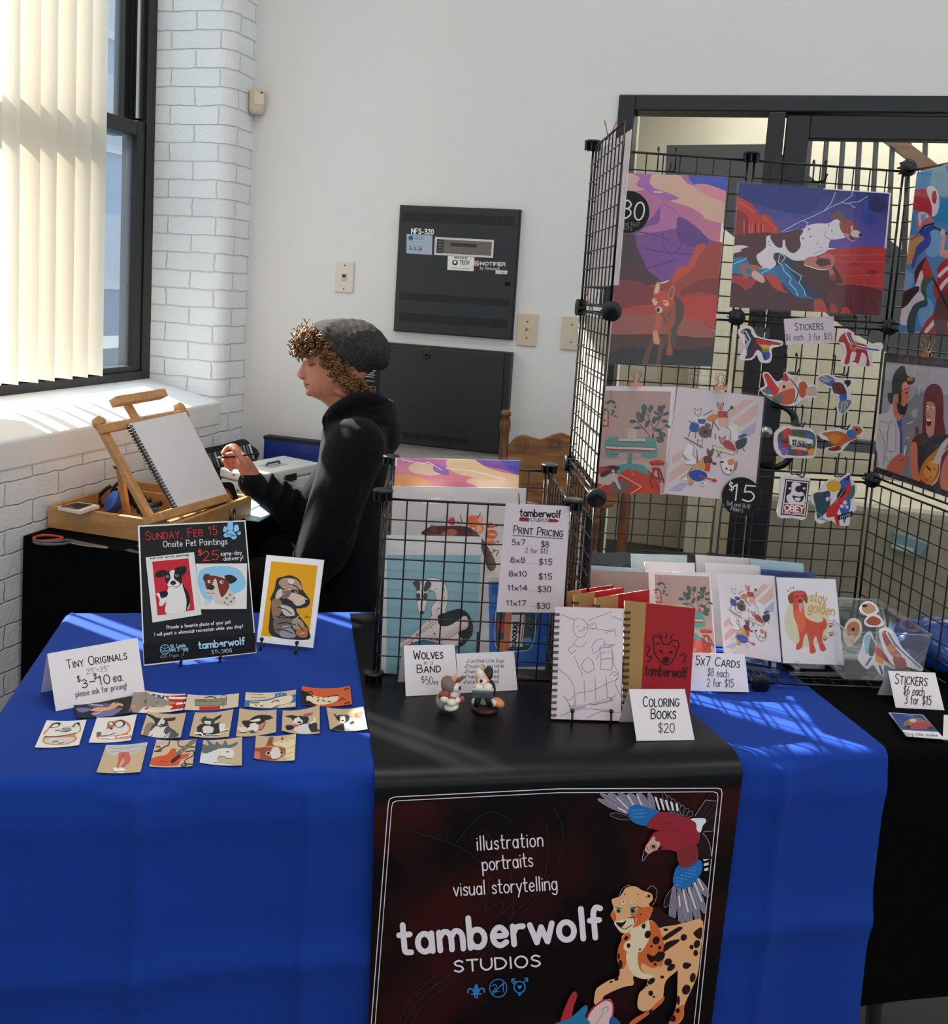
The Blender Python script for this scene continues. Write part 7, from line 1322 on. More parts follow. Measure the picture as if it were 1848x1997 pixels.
# ---- flags and couple prints on the right wing
wn = Vector((math.sin(WA), -math.cos(WA), 0)); WPL = Plane(G(2, 0, 0), wn); WPL = Plane(WPL.p+WPL.n*.012, WPL.n)
def f(A):
    A.fill([(540, 208), (1100, 60), (1100, 1940), (345, 1925)], '#3f83b8').fill([(700, 480), (1100, 400), (1100, 900), (860, 760), (720, 700)], '#1f7cb0', True)
    for q in ([(640, 880), (760, 820), (860, 900), (760, 1100), (640, 1080)], [(560, 1700), (660, 1560), (720, 1700), (600, 1880)], [(380, 1500), (460, 1460), (500, 1300), (430, 1260)]): A.fill(q, '#6aa3cc', True)
    A.fill([(680, 330), (790, 170), (876, 220), (876, 450), (760, 440)], '#7ba0ae', True)
    A.fill([(520, 560), (540, 430), (600, 380), (650, 400), (700, 560), (695, 670), (600, 630)], '#b5242c', True).fill([(645, 395), (690, 345), (760, 400), (785, 520), (760, 640), (705, 675), (700, 560)], '#d8cfcf', True).fill([(700, 430), (740, 400), (755, 470), (740, 540), (710, 520)], '#b5242c', True)
    A.fill([(545, 640), (600, 620), (670, 650), (720, 750), (620, 780), (565, 840), (530, 740)], '#c26a60', True).fill([(555, 650), (610, 630), (670, 680), (600, 720), (570, 790)], '#d0c8cc', True).fill([(580, 660), (640, 660), (600, 740)], '#7f9cc0', True).line([(570, 850), (620, 780), (720, 755)], KK, 20).fill([(600, 820), (720, 770), (730, 810), (680, 850), (690, 920), (600, 920), (580, 870)], '#1f3f98', True).fill([(470, 930), (560, 880), (620, 930), (530, 1010), (490, 1190), (440, 1140)], '#c09048', True).fill([(540, 1010), (620, 930), (690, 880), (680, 980), (600, 1060), (540, 1120), (510, 1230), (480, 1210)], '#24469c', True).line([(470, 930), (550, 880)], '#a8323a', 14)
    A.line([(720, 790), (900, 880), (1100, 980)], KK, 18).ell(820, 850, 26, 40, '#d8b8a4').fill([(820, 880), (850, 900), (835, 1010), (870, 1040), (1100, 900), (1100, 1140), (820, 1115), (785, 1070)], '#cf9a86', True)
    A.fill([(640, 1105), (720, 1340), (600, 1340), (575, 1250)], '#b5352c').fill([(640, 1110), (590, 1240), (560, 1400), (515, 1380), (530, 1240)], '#241a1c', True).fill([(585, 1260), (610, 1340), (580, 1480), (600, 1570), (540, 1480), (530, 1410)], '#d5cdd0', True).fill([(610, 1345), (710, 1345), (640, 1440), (650, 1560), (640, 1600), (580, 1480)], '#2a5a44', True)
    A.fill([(540, 1430), (560, 1490), (480, 1570), (430, 1640), (385, 1760), (375, 1680), (420, 1560)], '#2a1a20', True).fill([(560, 1490), (620, 1580), (520, 1620), (470, 1700), (430, 1860), (380, 1770), (430, 1640)], '#d5cdd0', True).fill([(620, 1580), (655, 1600), (640, 1650), (540, 1710), (500, 1920), (430, 1870), (460, 1720), (530, 1620)], '#2a4a4c', True)
    A.fill([(760, 1250), (860, 1140), (1100, 1080), (1100, 1940), (580, 1930), (640, 1810), (720, 1720), (760, 1480)], '#a8242c', True).lines([[(780, 1320), (900, 1220), (1100, 1180)], [(790, 1460), (900, 1340), (1100, 1300)], [(640, 1920), (760, 1780), (1000, 1500)], [(760, 1930), (900, 1800), (1100, 1500)]], '#d8cfd0', 40)
    A.fill([(720, 1400), (770, 1390), (790, 1500), (740, 1560), (715, 1480)], '#a83a34', True).fill([(770, 1560), (876, 1480), (876, 1830), (800, 1920), (725, 1850), (740, 1640)], '#5a3a3c', True).line([(710, 1340), (860, 1640), (1000, 1860)], KK, 20)
print_thing('print of waving striped and coloured flags against blue sky on the right wing', [(1787, 337), (1905, 303), (1905, 655), (1752, 648)], WPL, f, (1690, 300, 5.546), gain=1.25, body='#c8c4c4')
def f(A):
    A.fill([(235, 285), (1400, 400), (1400, 2010), (110, 1560)], '#9b989c').fill([(235, 285), (1400, 400), (1400, 800), (215, 500)], '#b0acb0').fill([(430, 900), (720, 700), (640, 1640), (430, 1640)], '#7d7d80', True)
    A.lines([[(575, 410), (570, 500)], [(640, 580), (630, 690)], [(800, 430), (780, 490)], [(490, 1040), (560, 1010)], [(480, 1220), (520, 1200)]], '#c8c6c8', 12).fill([(540, 900), (590, 850), (620, 890), (580, 980)], '#a39ea0', True)
    A.fill([(140, 1540), (160, 1010), (250, 900), (300, 800), (330, 870), (380, 1000), (420, 1400), (330, 1460), (240, 1590), (110, 1560)], '#c5bdbc', True).lines([[(260, 1040), (240, 1380)], [(350, 1040), (350, 1380)], [(240, 1370), (330, 1380)], [(220, 1440), (270, 1500), (320, 1450)], [(150, 1100), (220, 1300), (200, 1540)], [(160, 1000), (260, 1030), (310, 1000)]], '#5f5a5c', 6).fill([(360, 1000), (410, 960), (430, 1150), (430, 1370), (400, 1400), (400, 1150)], '#2c4a94', True)
    A.fill([(330, 760), (420, 560), (500, 540), (515, 690), (480, 800), (470, 900), (420, 960), (380, 1010), (320, 900)], '#c9745c', True).fill([(430, 545), (500, 540), (500, 600), (440, 640)], '#d8938a', True).fill([(365, 790), (410, 800), (450, 830), (500, 780), (480, 880), (460, 930), (400, 920), (370, 870)], '#2a2426', True).fill([(390, 620), (420, 600), (415, 780), (385, 790)], '#2a2426', True).lines([[(450, 620), (500, 610)], [(470, 660), (495, 660)]], KK, 12).ell(482, 664, 8, 12, KK)
    A.fill([(300, 560), (330, 430), (400, 345), (460, 345), (490, 450), (580, 480), (560, 550), (500, 560), (470, 520), (430, 560), (400, 660), (330, 690), (310, 790), (270, 780), (250, 670), (300, 660)], '#39393a', True).fill([(490, 480), (550, 470), (560, 510), (500, 520)], '#c07a34', True).line([(310, 510), (480, 520)], '#141414', 8)
    A.fill([(240, 1590), (330, 1450), (430, 1390), (480, 1420), (490, 1520), (430, 1560), (420, 1650)], '#c46250', True).line([(475, 1290), (450, 1420)], '#e6dcd8', 14).ell(474, 1288, 7, 12, '#4a1a1a').line([(390, 1490), (450, 1470)], '#7a2a24', 9)
    A.fill([(670, 1150), (680, 1000), (690, 720), (730, 600), (810, 550), (900, 600), (930, 760), (930, 980), (950, 1180), (820, 1180), (700, 1150)], '#6a2428', True).fill([(720, 800), (770, 770), (830, 820), (830, 960), (820, 1100), (800, 1180), (730, 1170), (720, 1020)], '#cd8a76', True).dots([(733, 840, 18, 26), (796, 845, 20, 26)], '#e0d8d4').dots([(728, 845, 9, 13), (790, 850, 9, 13)], KK).lines([[(715, 820), (750, 790)], [(770, 800), (815, 830)], [(745, 900), (740, 945), (765, 950)]], '#3a1818', 8).fill([(725, 990), (775, 985), (780, 1050), (750, 1070), (728, 1040)], '#4a1418', True).fill([(728, 985), (774, 985), (772, 1005), (732, 1008)], '#e6dedc', True)
    A.fill([(545, 1270), (600, 1180), (720, 1150), (760, 1210), (880, 1170), (1400, 1250), (1400, 1950), (640, 1740), (600, 1400)], '#2c2a2c', True).fill([(550, 1250), (600, 1190), (660, 1200), (640, 1300)], '#4a1c20', True).fill([(535, 1300), (570, 1260), (610, 1310), (620, 1560), (650, 1740), (550, 1700), (525, 1500)], '#cf7058', True).fill([(590, 1090), (615, 1070), (630, 1140), (590, 1200)], '#7a2a2c', True)
    A.fill([(660, 1720), (650, 1600), (720, 1470), (870, 1330), (1000, 1200), (1100, 1300), (1100, 1700), (900, 1500), (880, 1700), (780, 1790)], '#c9752c', True).fill([(690, 1640), (760, 1500), (840, 1500), (850, 1620), (780, 1720)], '#dc963c', True).fill([(900, 1420), (1000, 1290), (1200, 1200), (1200, 1860), (880, 1780)], '#7c2428', True).line([(790, 1790), (870, 1680), (890, 1500), (930, 1390), (1050, 1280)], '#e4dcd4', 9, sm=True).fill([(800, 1510), (900, 1290), (970, 1210), (1000, 1230), (870, 1530)], '#c5bcc0').line([(730, 1560), (770, 1600)], '#4a1a1a', 22).dots([(825, 1590, 14), (770, 1690, 13), (725, 1720, 14), (770, 1610, 9)], '#b04a24').fill([(950, 1460), (1100, 1380), (1200, 1900), (900, 1820)], '#cf7658', True)
    A.fill([(110, 1560), (1400, 2000), (1400, 2120), (75, 1625)], '#242224').fill([(240, 285), (1400, 400), (1400, 330), (230, 215)], '#3a383a')
print_thing('print of a man in a cap facing a shouting red haired guitarist', [(1724.5, 688), (1905, 706), (1905, 990), (1702, 920)], WPL, f, (1690, 660, 6.24), gain=1.3, body='#2c2a2c')
clip('rose gold binder clip above the red haired guitarist print', Plane(WPL.p+WPL.n*.004, WPL.n), 1806, 692, 20, 8, 24)
# ---- backs of the prints on the outer face of the left wing
LWP = Plane(G(0, 0, 0), GU); LWP = Plane(LWP.p-LWP.n*.016, LWP.n)
def blank(A): pass
print_thing('white backed print seen through the upper left wing of the grid', [(1163, 296), (1231, 252), (1205, 556), (1144, 560)], LWP, blank, (0, 0, 1), sl=False, m=PAPER)
print_thing('pale print seen through the middle of the left wing', [(1136, 612), (1192, 628), (1162, 945), (1114, 880)], LWP, blank, (0, 0, 1), sl=False, m=PAPER, body='#c5bcae')
clip('rose gold binder clip on top of the left wing of the grid', Plane(LWP.p+LWP.n*.006, LWP.n), 1187, 268, 12, 9, 26); clip('rose gold binder clip at the middle of the left wing', Plane(LWP.p+LWP.n*.006, LWP.n), 1152, 602, 12, 9, 26)
# ---- sign and hanging stickers
def f(A): A.text('Stickers', (562, 192), (804, 184), 62, INK, 6, small=.8).text('$6 each', (486, 278), (634, 276), 56, '#4a474a', 4).text('3 for $15', (676, 274), (876, 268), 54, '#4a474a', 4)
print_thing('pinkish paper sign reading stickers pinned to the wire grid', [(1528, 622), (1625, 616.6), (1628.5, 669), (1532, 673)], gpl(.012), f, (1420, 600, 4.34), name='paper_sign', cat='sign', sl=False, m=PAPER, body='#d2c5c9', gain=1.2)
SF = (1420, 600, 4.34)
def sticker(label, outline, hook, fn, white='#cfc6c8', tab=True):
    pl = gpl(.034); q = smooth_curve(outline, True, 3); x0, y0, k = SF; q = [(x0+a/k, y0+b/k) for a, b in q]; cx = sum(a for a, b in q)/len(q); cy = sum(b for a, b in q)/len(q)
    t = thing('sticker', label, 'sticker', pl.hit(cx, cy), 'die cut stickers hanging on the grid'); A = Art(pl, 1.25); A.sheet(q, white, .003); A.at(*SF); fn(A); A.done('sticker_face', GLOSSP, t)
    hx, hy = x0+hook[0]/k, y0+hook[1]/k
    mb = MB(); mb.add([pl.hit(*p_, -.0035) for p_ in ((hx-18, hy-7), (hx+18, hy-5), (hx+16, hy+22), (hx-18, hy+20))], [(0, 1, 2, 3)]); mb.build('hang_tab', SLEEVE, t)
    grid_hook('wire hook holding the '+label.split(' sticker')[0], hx-4, hy+2, .014, 20, 28, .05)
sticker('rainbow striped dog sticker, topmost on the grid by the door post', [(80, 210), (130, 155), (200, 165), (240, 235), (330, 265), (450, 280), (455, 320), (370, 345), (370, 400), (350, 465), (270, 460), (240, 400), (200, 440), (110, 445), (95, 420), (130, 330)], (270, 190), lambda A: (A.fill([(105, 200), (150, 175), (190, 190), (200, 240), (270, 262), (440, 300), (430, 315), (350, 320), (345, 400), (325, 440), (300, 440), (280, 380), (240, 360), (200, 420), (140, 430), (160, 380), (140, 300), (145, 240)], '#3a2426', True), A.fill([(240, 265), (340, 285), (445, 303), (345, 312), (250, 310)], '#b02a2c', True), A.fill([(255, 312), (345, 314), (345, 345), (290, 350), (275, 330)], '#d0a02c'), A.fill([(280, 345), (345, 345), (345, 375), (290, 375)], '#8a7a3c'), A.fill([(275, 380), (345, 378), (350, 420), (325, 442), (305, 435), (310, 400)], '#274a9c', True), A.line([(160, 185), (215, 260), (160, 380)], '#2a1a1c', 16), A.line([(148, 200), (185, 270), (150, 350)], '#7ab0c8', 15), A.line([(140, 250), (165, 290), (140, 330)], '#c98aa4', 14), A.fill([(100, 205), (125, 185), (140, 200), (120, 220)], '#b06a7a', True)))
sticker('red white and blue flag dog sticker beside the stickers sign', [(915, 280), (960, 210), (1040, 195), (1090, 270), (1180, 310), (1290, 295), (1305, 350), (1220, 380), (1220, 490), (1160, 500), (1090, 480), (1070, 420), (1030, 490), (960, 495), (945, 470), (980, 380), (950, 310)], (1130, 220), lambda A: (A.fill([(930, 285), (965, 225), (1030, 210), (1060, 280), (1170, 320), (1170, 360), (1195, 480), (1165, 490), (1170, 420), (1130, 380), (1100, 470), (1070, 450), (1080, 380), (1040, 380), (1020, 470), (980, 470), (1000, 380), (980, 300)], '#a82c30', True), A.line([(1000, 225), (1050, 310), (1150, 340), (1270, 360)], '#d8d0d0', 26, sm=True), A.line([(1005, 222), (1055, 312), (1150, 342), (1270, 360)], '#2a4a94', 13, sm=True), A.ell(1060, 325, 34, 36, '#c07a34'), A.lines([[(1060, 300), (1060, 350)], [(1040, 325), (1080, 325)]], '#3a3a84', 9, sm=False), A.fill([(930, 290), (950, 270), (965, 290)], '#7a1c22')))
sticker('orange and teal fox sticker with a red hat, second row', [(265, 690), (310, 660), (290, 560), (340, 550), (400, 620), (450, 610), (480, 545), (530, 570), (600, 580), (620, 620), (690, 640), (755, 670), (740, 750), (640, 770), (600, 800), (560, 830), (480, 830), (400, 800), (320, 750)], (540, 540), lambda A: (A.fill([(300, 570), (335, 560), (400, 650), (430, 700), (380, 740), (290, 700), (330, 660)], '#b0342c', True), A.fill([(280, 700), (340, 690), (380, 730), (320, 730)], '#5a6a6c', True), A.fill([(430, 640), (520, 620), (560, 700), (500, 740), (430, 700)], '#d2a48c', True), A.fill([(450, 610), (480, 550), (510, 600), (500, 620)], '#a02c2c', True), A.fill([(530, 640), (560, 590), (590, 590), (570, 660)], '#d2ac9c', True), A.fill([(360, 760), (480, 700), (560, 690), (550, 800), (460, 820)], '#b8502c', True), A.fill([(400, 750), (460, 740), (440, 810), (380, 790)], '#55646a', True), A.fill([(600, 640), (650, 630), (670, 690), (640, 760), (600, 740)], '#b0482c', True), A.fill([(660, 680), (740, 670), (740, 740), (660, 740)], '#b89a8c', True), A.ell(470, 670, 12, 16, KK), A.lines([[(520, 600), (590, 700), (560, 800)], [(320, 740), (420, 800)]], '#3c4a4c', 10)))
sticker('grey and blue swooping bird sticker on the grid', [(745, 600), (800, 560), (870, 570), (960, 610), (1030, 605), (1040, 650), (1010, 680), (1050, 760), (1030, 850), (970, 900), (920, 870), (930, 790), (900, 740), (860, 730), (880, 690), (810, 660)], (950, 555), lambda A: (A.fill([(760, 600), (830, 570), (900, 610), (870, 660), (800, 640)], '#6d7478', True), A.fill([(830, 620), (890, 620), (900, 660), (840, 660)], '#2a5aa0', True), A.fill([(880, 640), (960, 640), (1000, 720), (980, 760), (930, 730), (890, 720)], '#5a2c2c', True), A.fill([(980, 620), (1030, 615), (1030, 650), (1000, 670)], '#2a2a2c', True), A.fill([(940, 740), (1000, 740), (990, 800), (950, 800)], '#2a5aa0', True), A.fill([(940, 790), (1010, 780), (1040, 800), (980, 890), (935, 870)], '#6d7478', True), A.lines([[(950, 880), (965, 800)], [(985, 870), (985, 800)], [(780, 600), (850, 630)], [(800, 580), (860, 620)], [(1010, 830), (995, 790)]], '#c8c4c4', 6), A.fill([(975, 650), (1000, 655), (990, 680)], '#d8d0d0', True)))
sticker('white floral sticker lettered binbows, third row on the grid', [(385, 1100), (400, 1050), (470, 1000), (580, 1010), (700, 1020), (745, 1100), (740, 1230), (700, 1275), (560, 1270), (450, 1265), (390, 1200)], (590, 980), lambda A: (A.fill([(430, 1060), (540, 1030), (720, 1060), (730, 1200), (680, 1250), (470, 1240), (420, 1150)], '#3c5250', True), A.fill([(455, 1050), (500, 1020), (540, 1040), (520, 1090), (470, 1100)], '#b0343a', True), A.fill([(645, 1080), (690, 1060), (715, 1090), (690, 1120)], '#2a5aa0', True), A.fill([(420, 1150), (450, 1140), (460, 1190), (430, 1200)], '#2f68b0', True), A.fill([(440, 1200), (490, 1180), (510, 1230), (460, 1250)], '#7a5aa0', True), A.fill([(670, 1210), (720, 1190), (725, 1240), (690, 1250)], '#d08a2c', True), A.fill([(580, 1215), (620, 1210), (615, 1245), (585, 1245)], '#b03434', True), A.fill([(450, 1100), (510, 1100), (505, 1180), (445, 1175)], '#9c2f2a'), A.text('RAR', (456, 1150), (500, 1150), 34, '#1c1416', 5), A.fill([(510, 1080), (715, 1118), (710, 1175), (520, 1165)], '#d6d0cc'), A.line([(512, 1083), (690, 1112)], '#c9a02c', 8), A.fill([(540, 1118), (575, 1115), (575, 1168), (540, 1160)], '#2a2a2e'), A.lines([[(558, 1117), (558, 1164)], [(540, 1140), (575, 1142)]], '#d0ccc8', 3, sm=False), A.text('Schmooft', (588, 1132), (655, 1142), 16, '#333', 3), A.text('Binbows', (586, 1168), (704, 1174), 34, '#17171a', 7), A.fill([(530, 1172), (675, 1188), (668, 1215), (528, 1198)], '#c8644c'), A.text('CENTRAL', (536, 1192), (664, 1208), 18, '#efe6dc', 3)))
sticker('leaping brown dog sticker with a blue collar on the grid', [(765, 1070), (820, 1045), (880, 1035), (940, 1020), (1000, 1045), (1040, 990), (1110, 990), (1150, 1040), (1110, 1100), (1040, 1130), (1000, 1170), (940, 1230), (860, 1220), (820, 1190), (900, 1170), (850, 1130), (790, 1110)], (960, 1000), lambda A: (A.fill([(790, 1065), (850, 1050), (930, 1045), (1000, 1070), (1060, 1090), (1100, 1100), (1000, 1140), (940, 1180), (870, 1150), (840, 1100)], '#b0602c', True), A.fill([(850, 1090), (900, 1070), (960, 1100), (900, 1150)], '#c8783a', True), A.fill([(1000, 1050), (1060, 1030), (1080, 1090), (1020, 1100)], '#2f68b8', True), A.fill([(1050, 1010), (1110, 1010), (1130, 1050), (1080, 1080)], '#a0602c', True), A.fill([(840, 1195), (930, 1170), (950, 1200), (880, 1215)], '#7a2c28', True), A.ell(1085, 1035, 10, 8, KK)))
sticker('black and white dog portrait sticker lettered obey my dog', [(445, 1430), (560, 1432), (688, 1440), (675, 1600), (655, 1785), (540, 1780), (415, 1765), (430, 1600)], (590, 1400), lambda A: (A.fill([(482, 1448), (688, 1468), (655, 1770), (440, 1752)], '#1a1a1c'), A.fill([(490, 1458), (678, 1476), (648, 1760), (450, 1742)], '#d6cccc'), A.fill([(496, 1468), (668, 1484), (650, 1660), (472, 1650)], '#1c1c1f'), A.fill([(540, 1480), (610, 1490), (600, 1540), (640, 1580), (640, 1660), (520, 1660), (490, 1600), (530, 1560)], '#d6cccc', True), A.fill([(540, 1590), (600, 1600), (640, 1590), (620, 1640), (570, 1640)], '#1c1c1f', True), A.fill([(560, 1610), (610, 1610), (600, 1635), (575, 1635)], '#d6cccc', True), A.ell(598, 1535, 34, 28, '#1c1c1f'), A.dots([(520, 1530, 12, 9), (640, 1530, 12, 9)], '#d6cccc'), A.fill([(470, 1660), (650, 1672), (640, 1750), (458, 1740)], '#8c2428'), A.text('OBEY', (474, 1716), (636, 1728), 46, '#e0d6d4', 12), A.text('MY DOG', (476, 1740), (624, 1752), 18, '#e0d6d4', 5)))
sticker('tropical sticker with a red guitar and yellow sun', [(705, 1570), (760, 1560), (800, 1500), (870, 1450), (960, 1440), (1020, 1400), (1050, 1460), (1090, 1520), (1060, 1620), (1085, 1700), (1030, 1760), (1020, 1840), (930, 1840), (860, 1800), (780, 1830), (730, 1790), (740, 1700), (700, 1640)], (960, 1420), lambda A: (A.fill([(940, 1470), (1020, 1415), (1040, 1500), (1030, 1700), (980, 1830), (940, 1700)], '#2a5aa8'), A.ell(890, 1510, 62, 50, '#d0982c'), A.fill([(720, 1580), (800, 1560), (860, 1560), (850, 1700), (760, 1780), (740, 1700)], '#27424c', True), A.fill([(990, 1560), (1060, 1500), (1070, 1560), (1040, 1620)], '#3a5a5c', True), A.fill([(840, 1700), (900, 1640), (960, 1560), (1020, 1480), (1040, 1540), (960, 1660), (900, 1760), (830, 1770)], '#b82a2c', True), A.ell(958, 1570, 26, 58, '#241c20', 38), A.line([(905, 1660), (985, 1530)], '#a06a44', 8), A.fill([(880, 1700), (915, 1720), (940, 1830), (915, 1840)], '#b82a2c', True), A.dots([(840, 1620, 18), (870, 1600, 14), (985, 1650, 18), (1000, 1690, 16), (960, 1680, 16)], '#c9c0d0'), A.dots([(965, 1660, 10), (995, 1695, 9), (850, 1630, 8)], '#c03a4a'), A.fill([(920, 1760), (1050, 1720), (1055, 1760), (930, 1800)], '#1c1c20'), A.lines([[(945+i*16, 1765-i*5), (950+i*16, 1785-i*5)] for i in range(6)], '#d8d0d0', 4, sm=False), A.lines([[(750, 1780), (830, 1800)], [(740, 1720), (800, 1780)]], '#5a7478', 10)))
# ================================================================ the print bin
def bpl(d, tilt=0): return lean3(BO-GV*d+GZ*.0, BO-GV*d+GU, tilt)
def ybot(pl, x, z):
    y = 1250.
    for _ in range(30): y += (pl.hit(x, y).z-z)*500
    return y
def binprint(label, pl, quad2, fn, frame, body='#d6d0d0', z=.766, gain=1.2, grow=0, hang=None):
    tl, tr = quad2; q = [tl, tr]
    xr, xl = tr[0]-14, tl[0]-10; q += [(xr, ybot(pl, xr, z)), (xl, ybot(pl, xl, z))]
    t = thing('art_print', label, 'print', pl.hit((tl[0]+tr[0])/2, (tl[1]+tr[1])/2)); A = Art(pl, gain); A.sheet(q, body, .002); A.at(*frame); fn(A); A.done('print_sheet', GLOSSP, t)
    mb = MB(); mb.add([pl.hit(x, y, .004) for x, y in ((tl[0]-7, tl[1]-6), (tr[0]+6, tr[1]-6), (q[2][0]+5, q[2][1]), (q[3][0]-5, q[3][1]))], [(0, 1, 2, 3)]); mb.build('clear_sleeve', SLEEVE, t)
    if hang:
        mb = MB(); x, y = hang; mb.tube([pl.hit(a, b, .004) for a, b in smooth_curve([(x-20, y+14), (x-20, y+2), (x, y-1), (x+20, y+3), (x+20, y+15)], n=3)], .0012, 6); mb.build('hang_tab', SLEEVE, t)
F3 = (690, 860, 3.566)
def f(A):
    A.grad([(300, 118), (1145, 140), (1140, 400), (300, 380)], '#b86aa0', '#d8946c')
    A.fill([(300, 200), (520, 190), (900, 250), (1140, 330), (1140, 480), (300, 480)], '#c97a86', True).fill([(300, 270), (420, 240), (560, 330), (500, 480), (300, 480)], '#d0905c', True).fill([(600, 120), (1145, 140), (1140, 250), (1040, 200), (900, 170), (700, 150)], '#7a52a4', True).fill([(1000, 135), (1145, 142), (1140, 230), (1060, 180)], '#4a4aa4', True)
    A.fill([(380, 180), (440, 150), (560, 170), (640, 210), (560, 240), (460, 230), (400, 215)], '#d2b49c', True).fill([(640, 150), (720, 130), (900, 170), (1040, 220), (1140, 250), (1140, 330), (980, 300), (860, 260), (700, 220)], '#d8b894', True).fill([(560, 160), (640, 190), (660, 240), (560, 210)], '#8a5ca8', True).fill([(780, 280), (900, 250), (1100, 310), (1130, 360), (900, 350)], '#d2b498', True).fill([(560, 340), (700, 290), (860, 320), (900, 480), (500, 480)], '#c06a8c', True).lines([[(330, 130), (480, 155), (520, 150), (615, 205)], [(640, 190), (820, 210), (1030, 260), (1035, 275)]], '#efe2dc', 5)
binprint('print of pink and orange sunset clouds at the back of the wire bin', bpl(.30, 4), ((771, 893), (1013, 898)), f, F3, hang=(894, 882))
def f(A):
    A.fill([(470, 650), (520, 600), (570, 590), (640, 590), (740, 590), (820, 610), (900, 690), (980, 830), (980, 890), (930, 890), (860, 720), (640, 680)], '#4a2420', True).fill([(530, 620), (545, 572), (575, 610), (570, 640)], '#7a342c', True).fill([(610, 640), (680, 610), (720, 640), (660, 670)], '#a85a4a', True).fill([(520, 560), (600, 530), (700, 520), (640, 580), (560, 590)], '#b9b6c0', True)
    A.fill([(650, 560), (690, 530), (705, 570), (680, 585)], '#b8332c', True).dots([(820, 560, 36, 44), (870, 600, 34, 44), (955, 650, 44, 34), (850, 540, 24, 24), (945, 585, 22, 22), (950, 710, 36, 20)], '#d8673a').dots([(880, 540, 22, 26), (870, 610, 20, 26)], '#e0a07a').lines([[(740, 520), (750, 570), (720, 560)], [(960, 600), (1000, 590)], [(880, 500), (860, 540)], [(950, 780), (1000, 760), (990, 800)]], '#2a2024', 6).dots([(930, 590, 12), (975, 760, 9), (1000, 700, 8)], '#a02c2c').fill([(930, 640), (990, 650), (960, 660)], '#e0b090', True).fill([(470, 430), (560, 390), (620, 420), (560, 440)], '#e2dedc', True)  # last whitish patch: sleeve glare painted into the print
binprint('white print of a horse mane with orange flowers in the wire bin', bpl(.235, 4), ((766, 948), (1026, 952)), f, F3, body='#c9c4c2')
def f(A):
    A.at(720, 1090, 4.863); bl, wh, dk = '#83aab4', '#ddd2ce', '#222324'
    A.fill([(165, -40), (1100, -35), (1150, 1000), (1120, 1160), (160, 1155)], bl)
    A.fill([(320, 850), (440, 780), (560, 720), (700, 650), (860, 760), (900, 770), (830, 860), (700, 870), (520, 830), (380, 870)], '#3f6f94', True)
    for q in ([(480, 250), (520, 195), (610, 178), (700, 215), (745, 310), (740, 420), (725, 500), (800, 480), (880, 480), (950, 540), (990, 640), (960, 740), (860, 820), (700, 810), (540, 770), (460, 780), (320, 830), (290, 800), (440, 700), (590, 600), (585, 470), (630, 390), (610, 310), (560, 300), (545, 420), (510, 520), (470, 510), (445, 380), (450, 290)],): A.fill(q, wh, True).line(q, '#3a3a3c', 4, sm=True, closed=True)
    A.fill([(590, 540), (640, 590), (420, 770), (300, 840), (300, 790), (400, 720)], '#dcc5bf', True).line([(590, 540), (400, 720), (300, 790)], '#3a3a3c', 4, sm=True).line([(640, 600), (440, 740), (310, 830)], '#3a3a3c', 4, sm=True).line([(470, 700), (610, 590)], '#3a3a3c', 4)
    A.fill([(650, 540), (720, 510), (860, 475), (940, 530), (985, 640), (960, 740), (900, 770), (840, 700), (930, 650), (930, 560), (890, 545), (800, 610), (720, 640), (660, 620)], dk, True).fill([(860, 620), (890, 560), (930, 570), (930, 640), (850, 680), (760, 750), (640, 780), (540, 750), (560, 720), (700, 740), (760, 680)], '#d9bfb8', True).line([(540, 750), (640, 780), (760, 750), (850, 680), (930, 640)], '#3a3a3c', 4, sm=True).fill([(840, 800), (900, 770), (960, 740), (880, 830)], dk, True)
    A.fill([(410, 225), (470, 205), (480, 290), (455, 300), (430, 260)], dk, True).fill([(515, 290), (530, 230), (560, 208), (588, 235), (570, 280), (530, 310)], dk, True).fill([(448, 330), (480, 330), (478, 380), (455, 400)], dk, True).fill([(515, 330), (545, 325), (545, 370), (530, 390), (512, 370)], dk, True).ell(497, 508, 18, 15, dk).dots([(630, 285, 6), (710, 290, 7), (710, 368, 7), (655, 470, 9), (640, 490, 6)], '#6a6462').dots([(455, 720, 12), (405, 795, 12), (640, 768, 12), (620, 712, 10), (570, 592, 8), (590, 652, 7), (760, 760, 7)], '#a05048')
binprint('print of a spotted white and black hound on pale blue in the wire bin', bpl(.022, 5), ((752, 1044), (939, 1047)), f, F3, z=.7505, body='#d2cfcc')
def f(A):
    A.at(720, 1090, 4.863); A.fill([(1130, 215), (1750, 225), (1700, 1020), (1140, 1030)], '#2b69bd')
    A.fill([(1200, 500), (1580, 520), (1570, 720), (1540, 820), (1480, 870), (1230, 860), (1190, 720)], '#33494c', True).line([(1200, 500), (1190, 720), (1230, 860), (1480, 870), (1540, 820), (1570, 720), (1580, 520)], '#d4cecc', 7, sm=True).fill([(1215, 590), (1290, 580), (1290, 680), (1230, 700)], '#b0303c', True).fill([(1220, 780), (1310, 770), (1300, 860), (1240, 860)], '#d0783a', True).dots([(1500, 780, 44, 40)], '#4a8cc8').fill([(1290, 520), (1350, 520), (1330, 840), (1280, 790)], '#c8754c', True).fill([(1350, 530), (1480, 530), (1450, 835), (1330, 835)], '#d8d2cc').line([(1470, 530), (1440, 790)], '#b85a3c', 12).lines([[(1510, 560), (1560, 600)], [(1500, 620), (1550, 660)]], '#4f6a6a', 14)
    A.text('Binbows', (1366, 600), (1352, 830), 62, '#17171a', 11, up=(1.0, .05))
binprint('bright blue print with flowers and sideways lettering in the wire bin', bpl(.05, 5), ((940, 1124), (1076, 1128)), f, F3, z=.762)
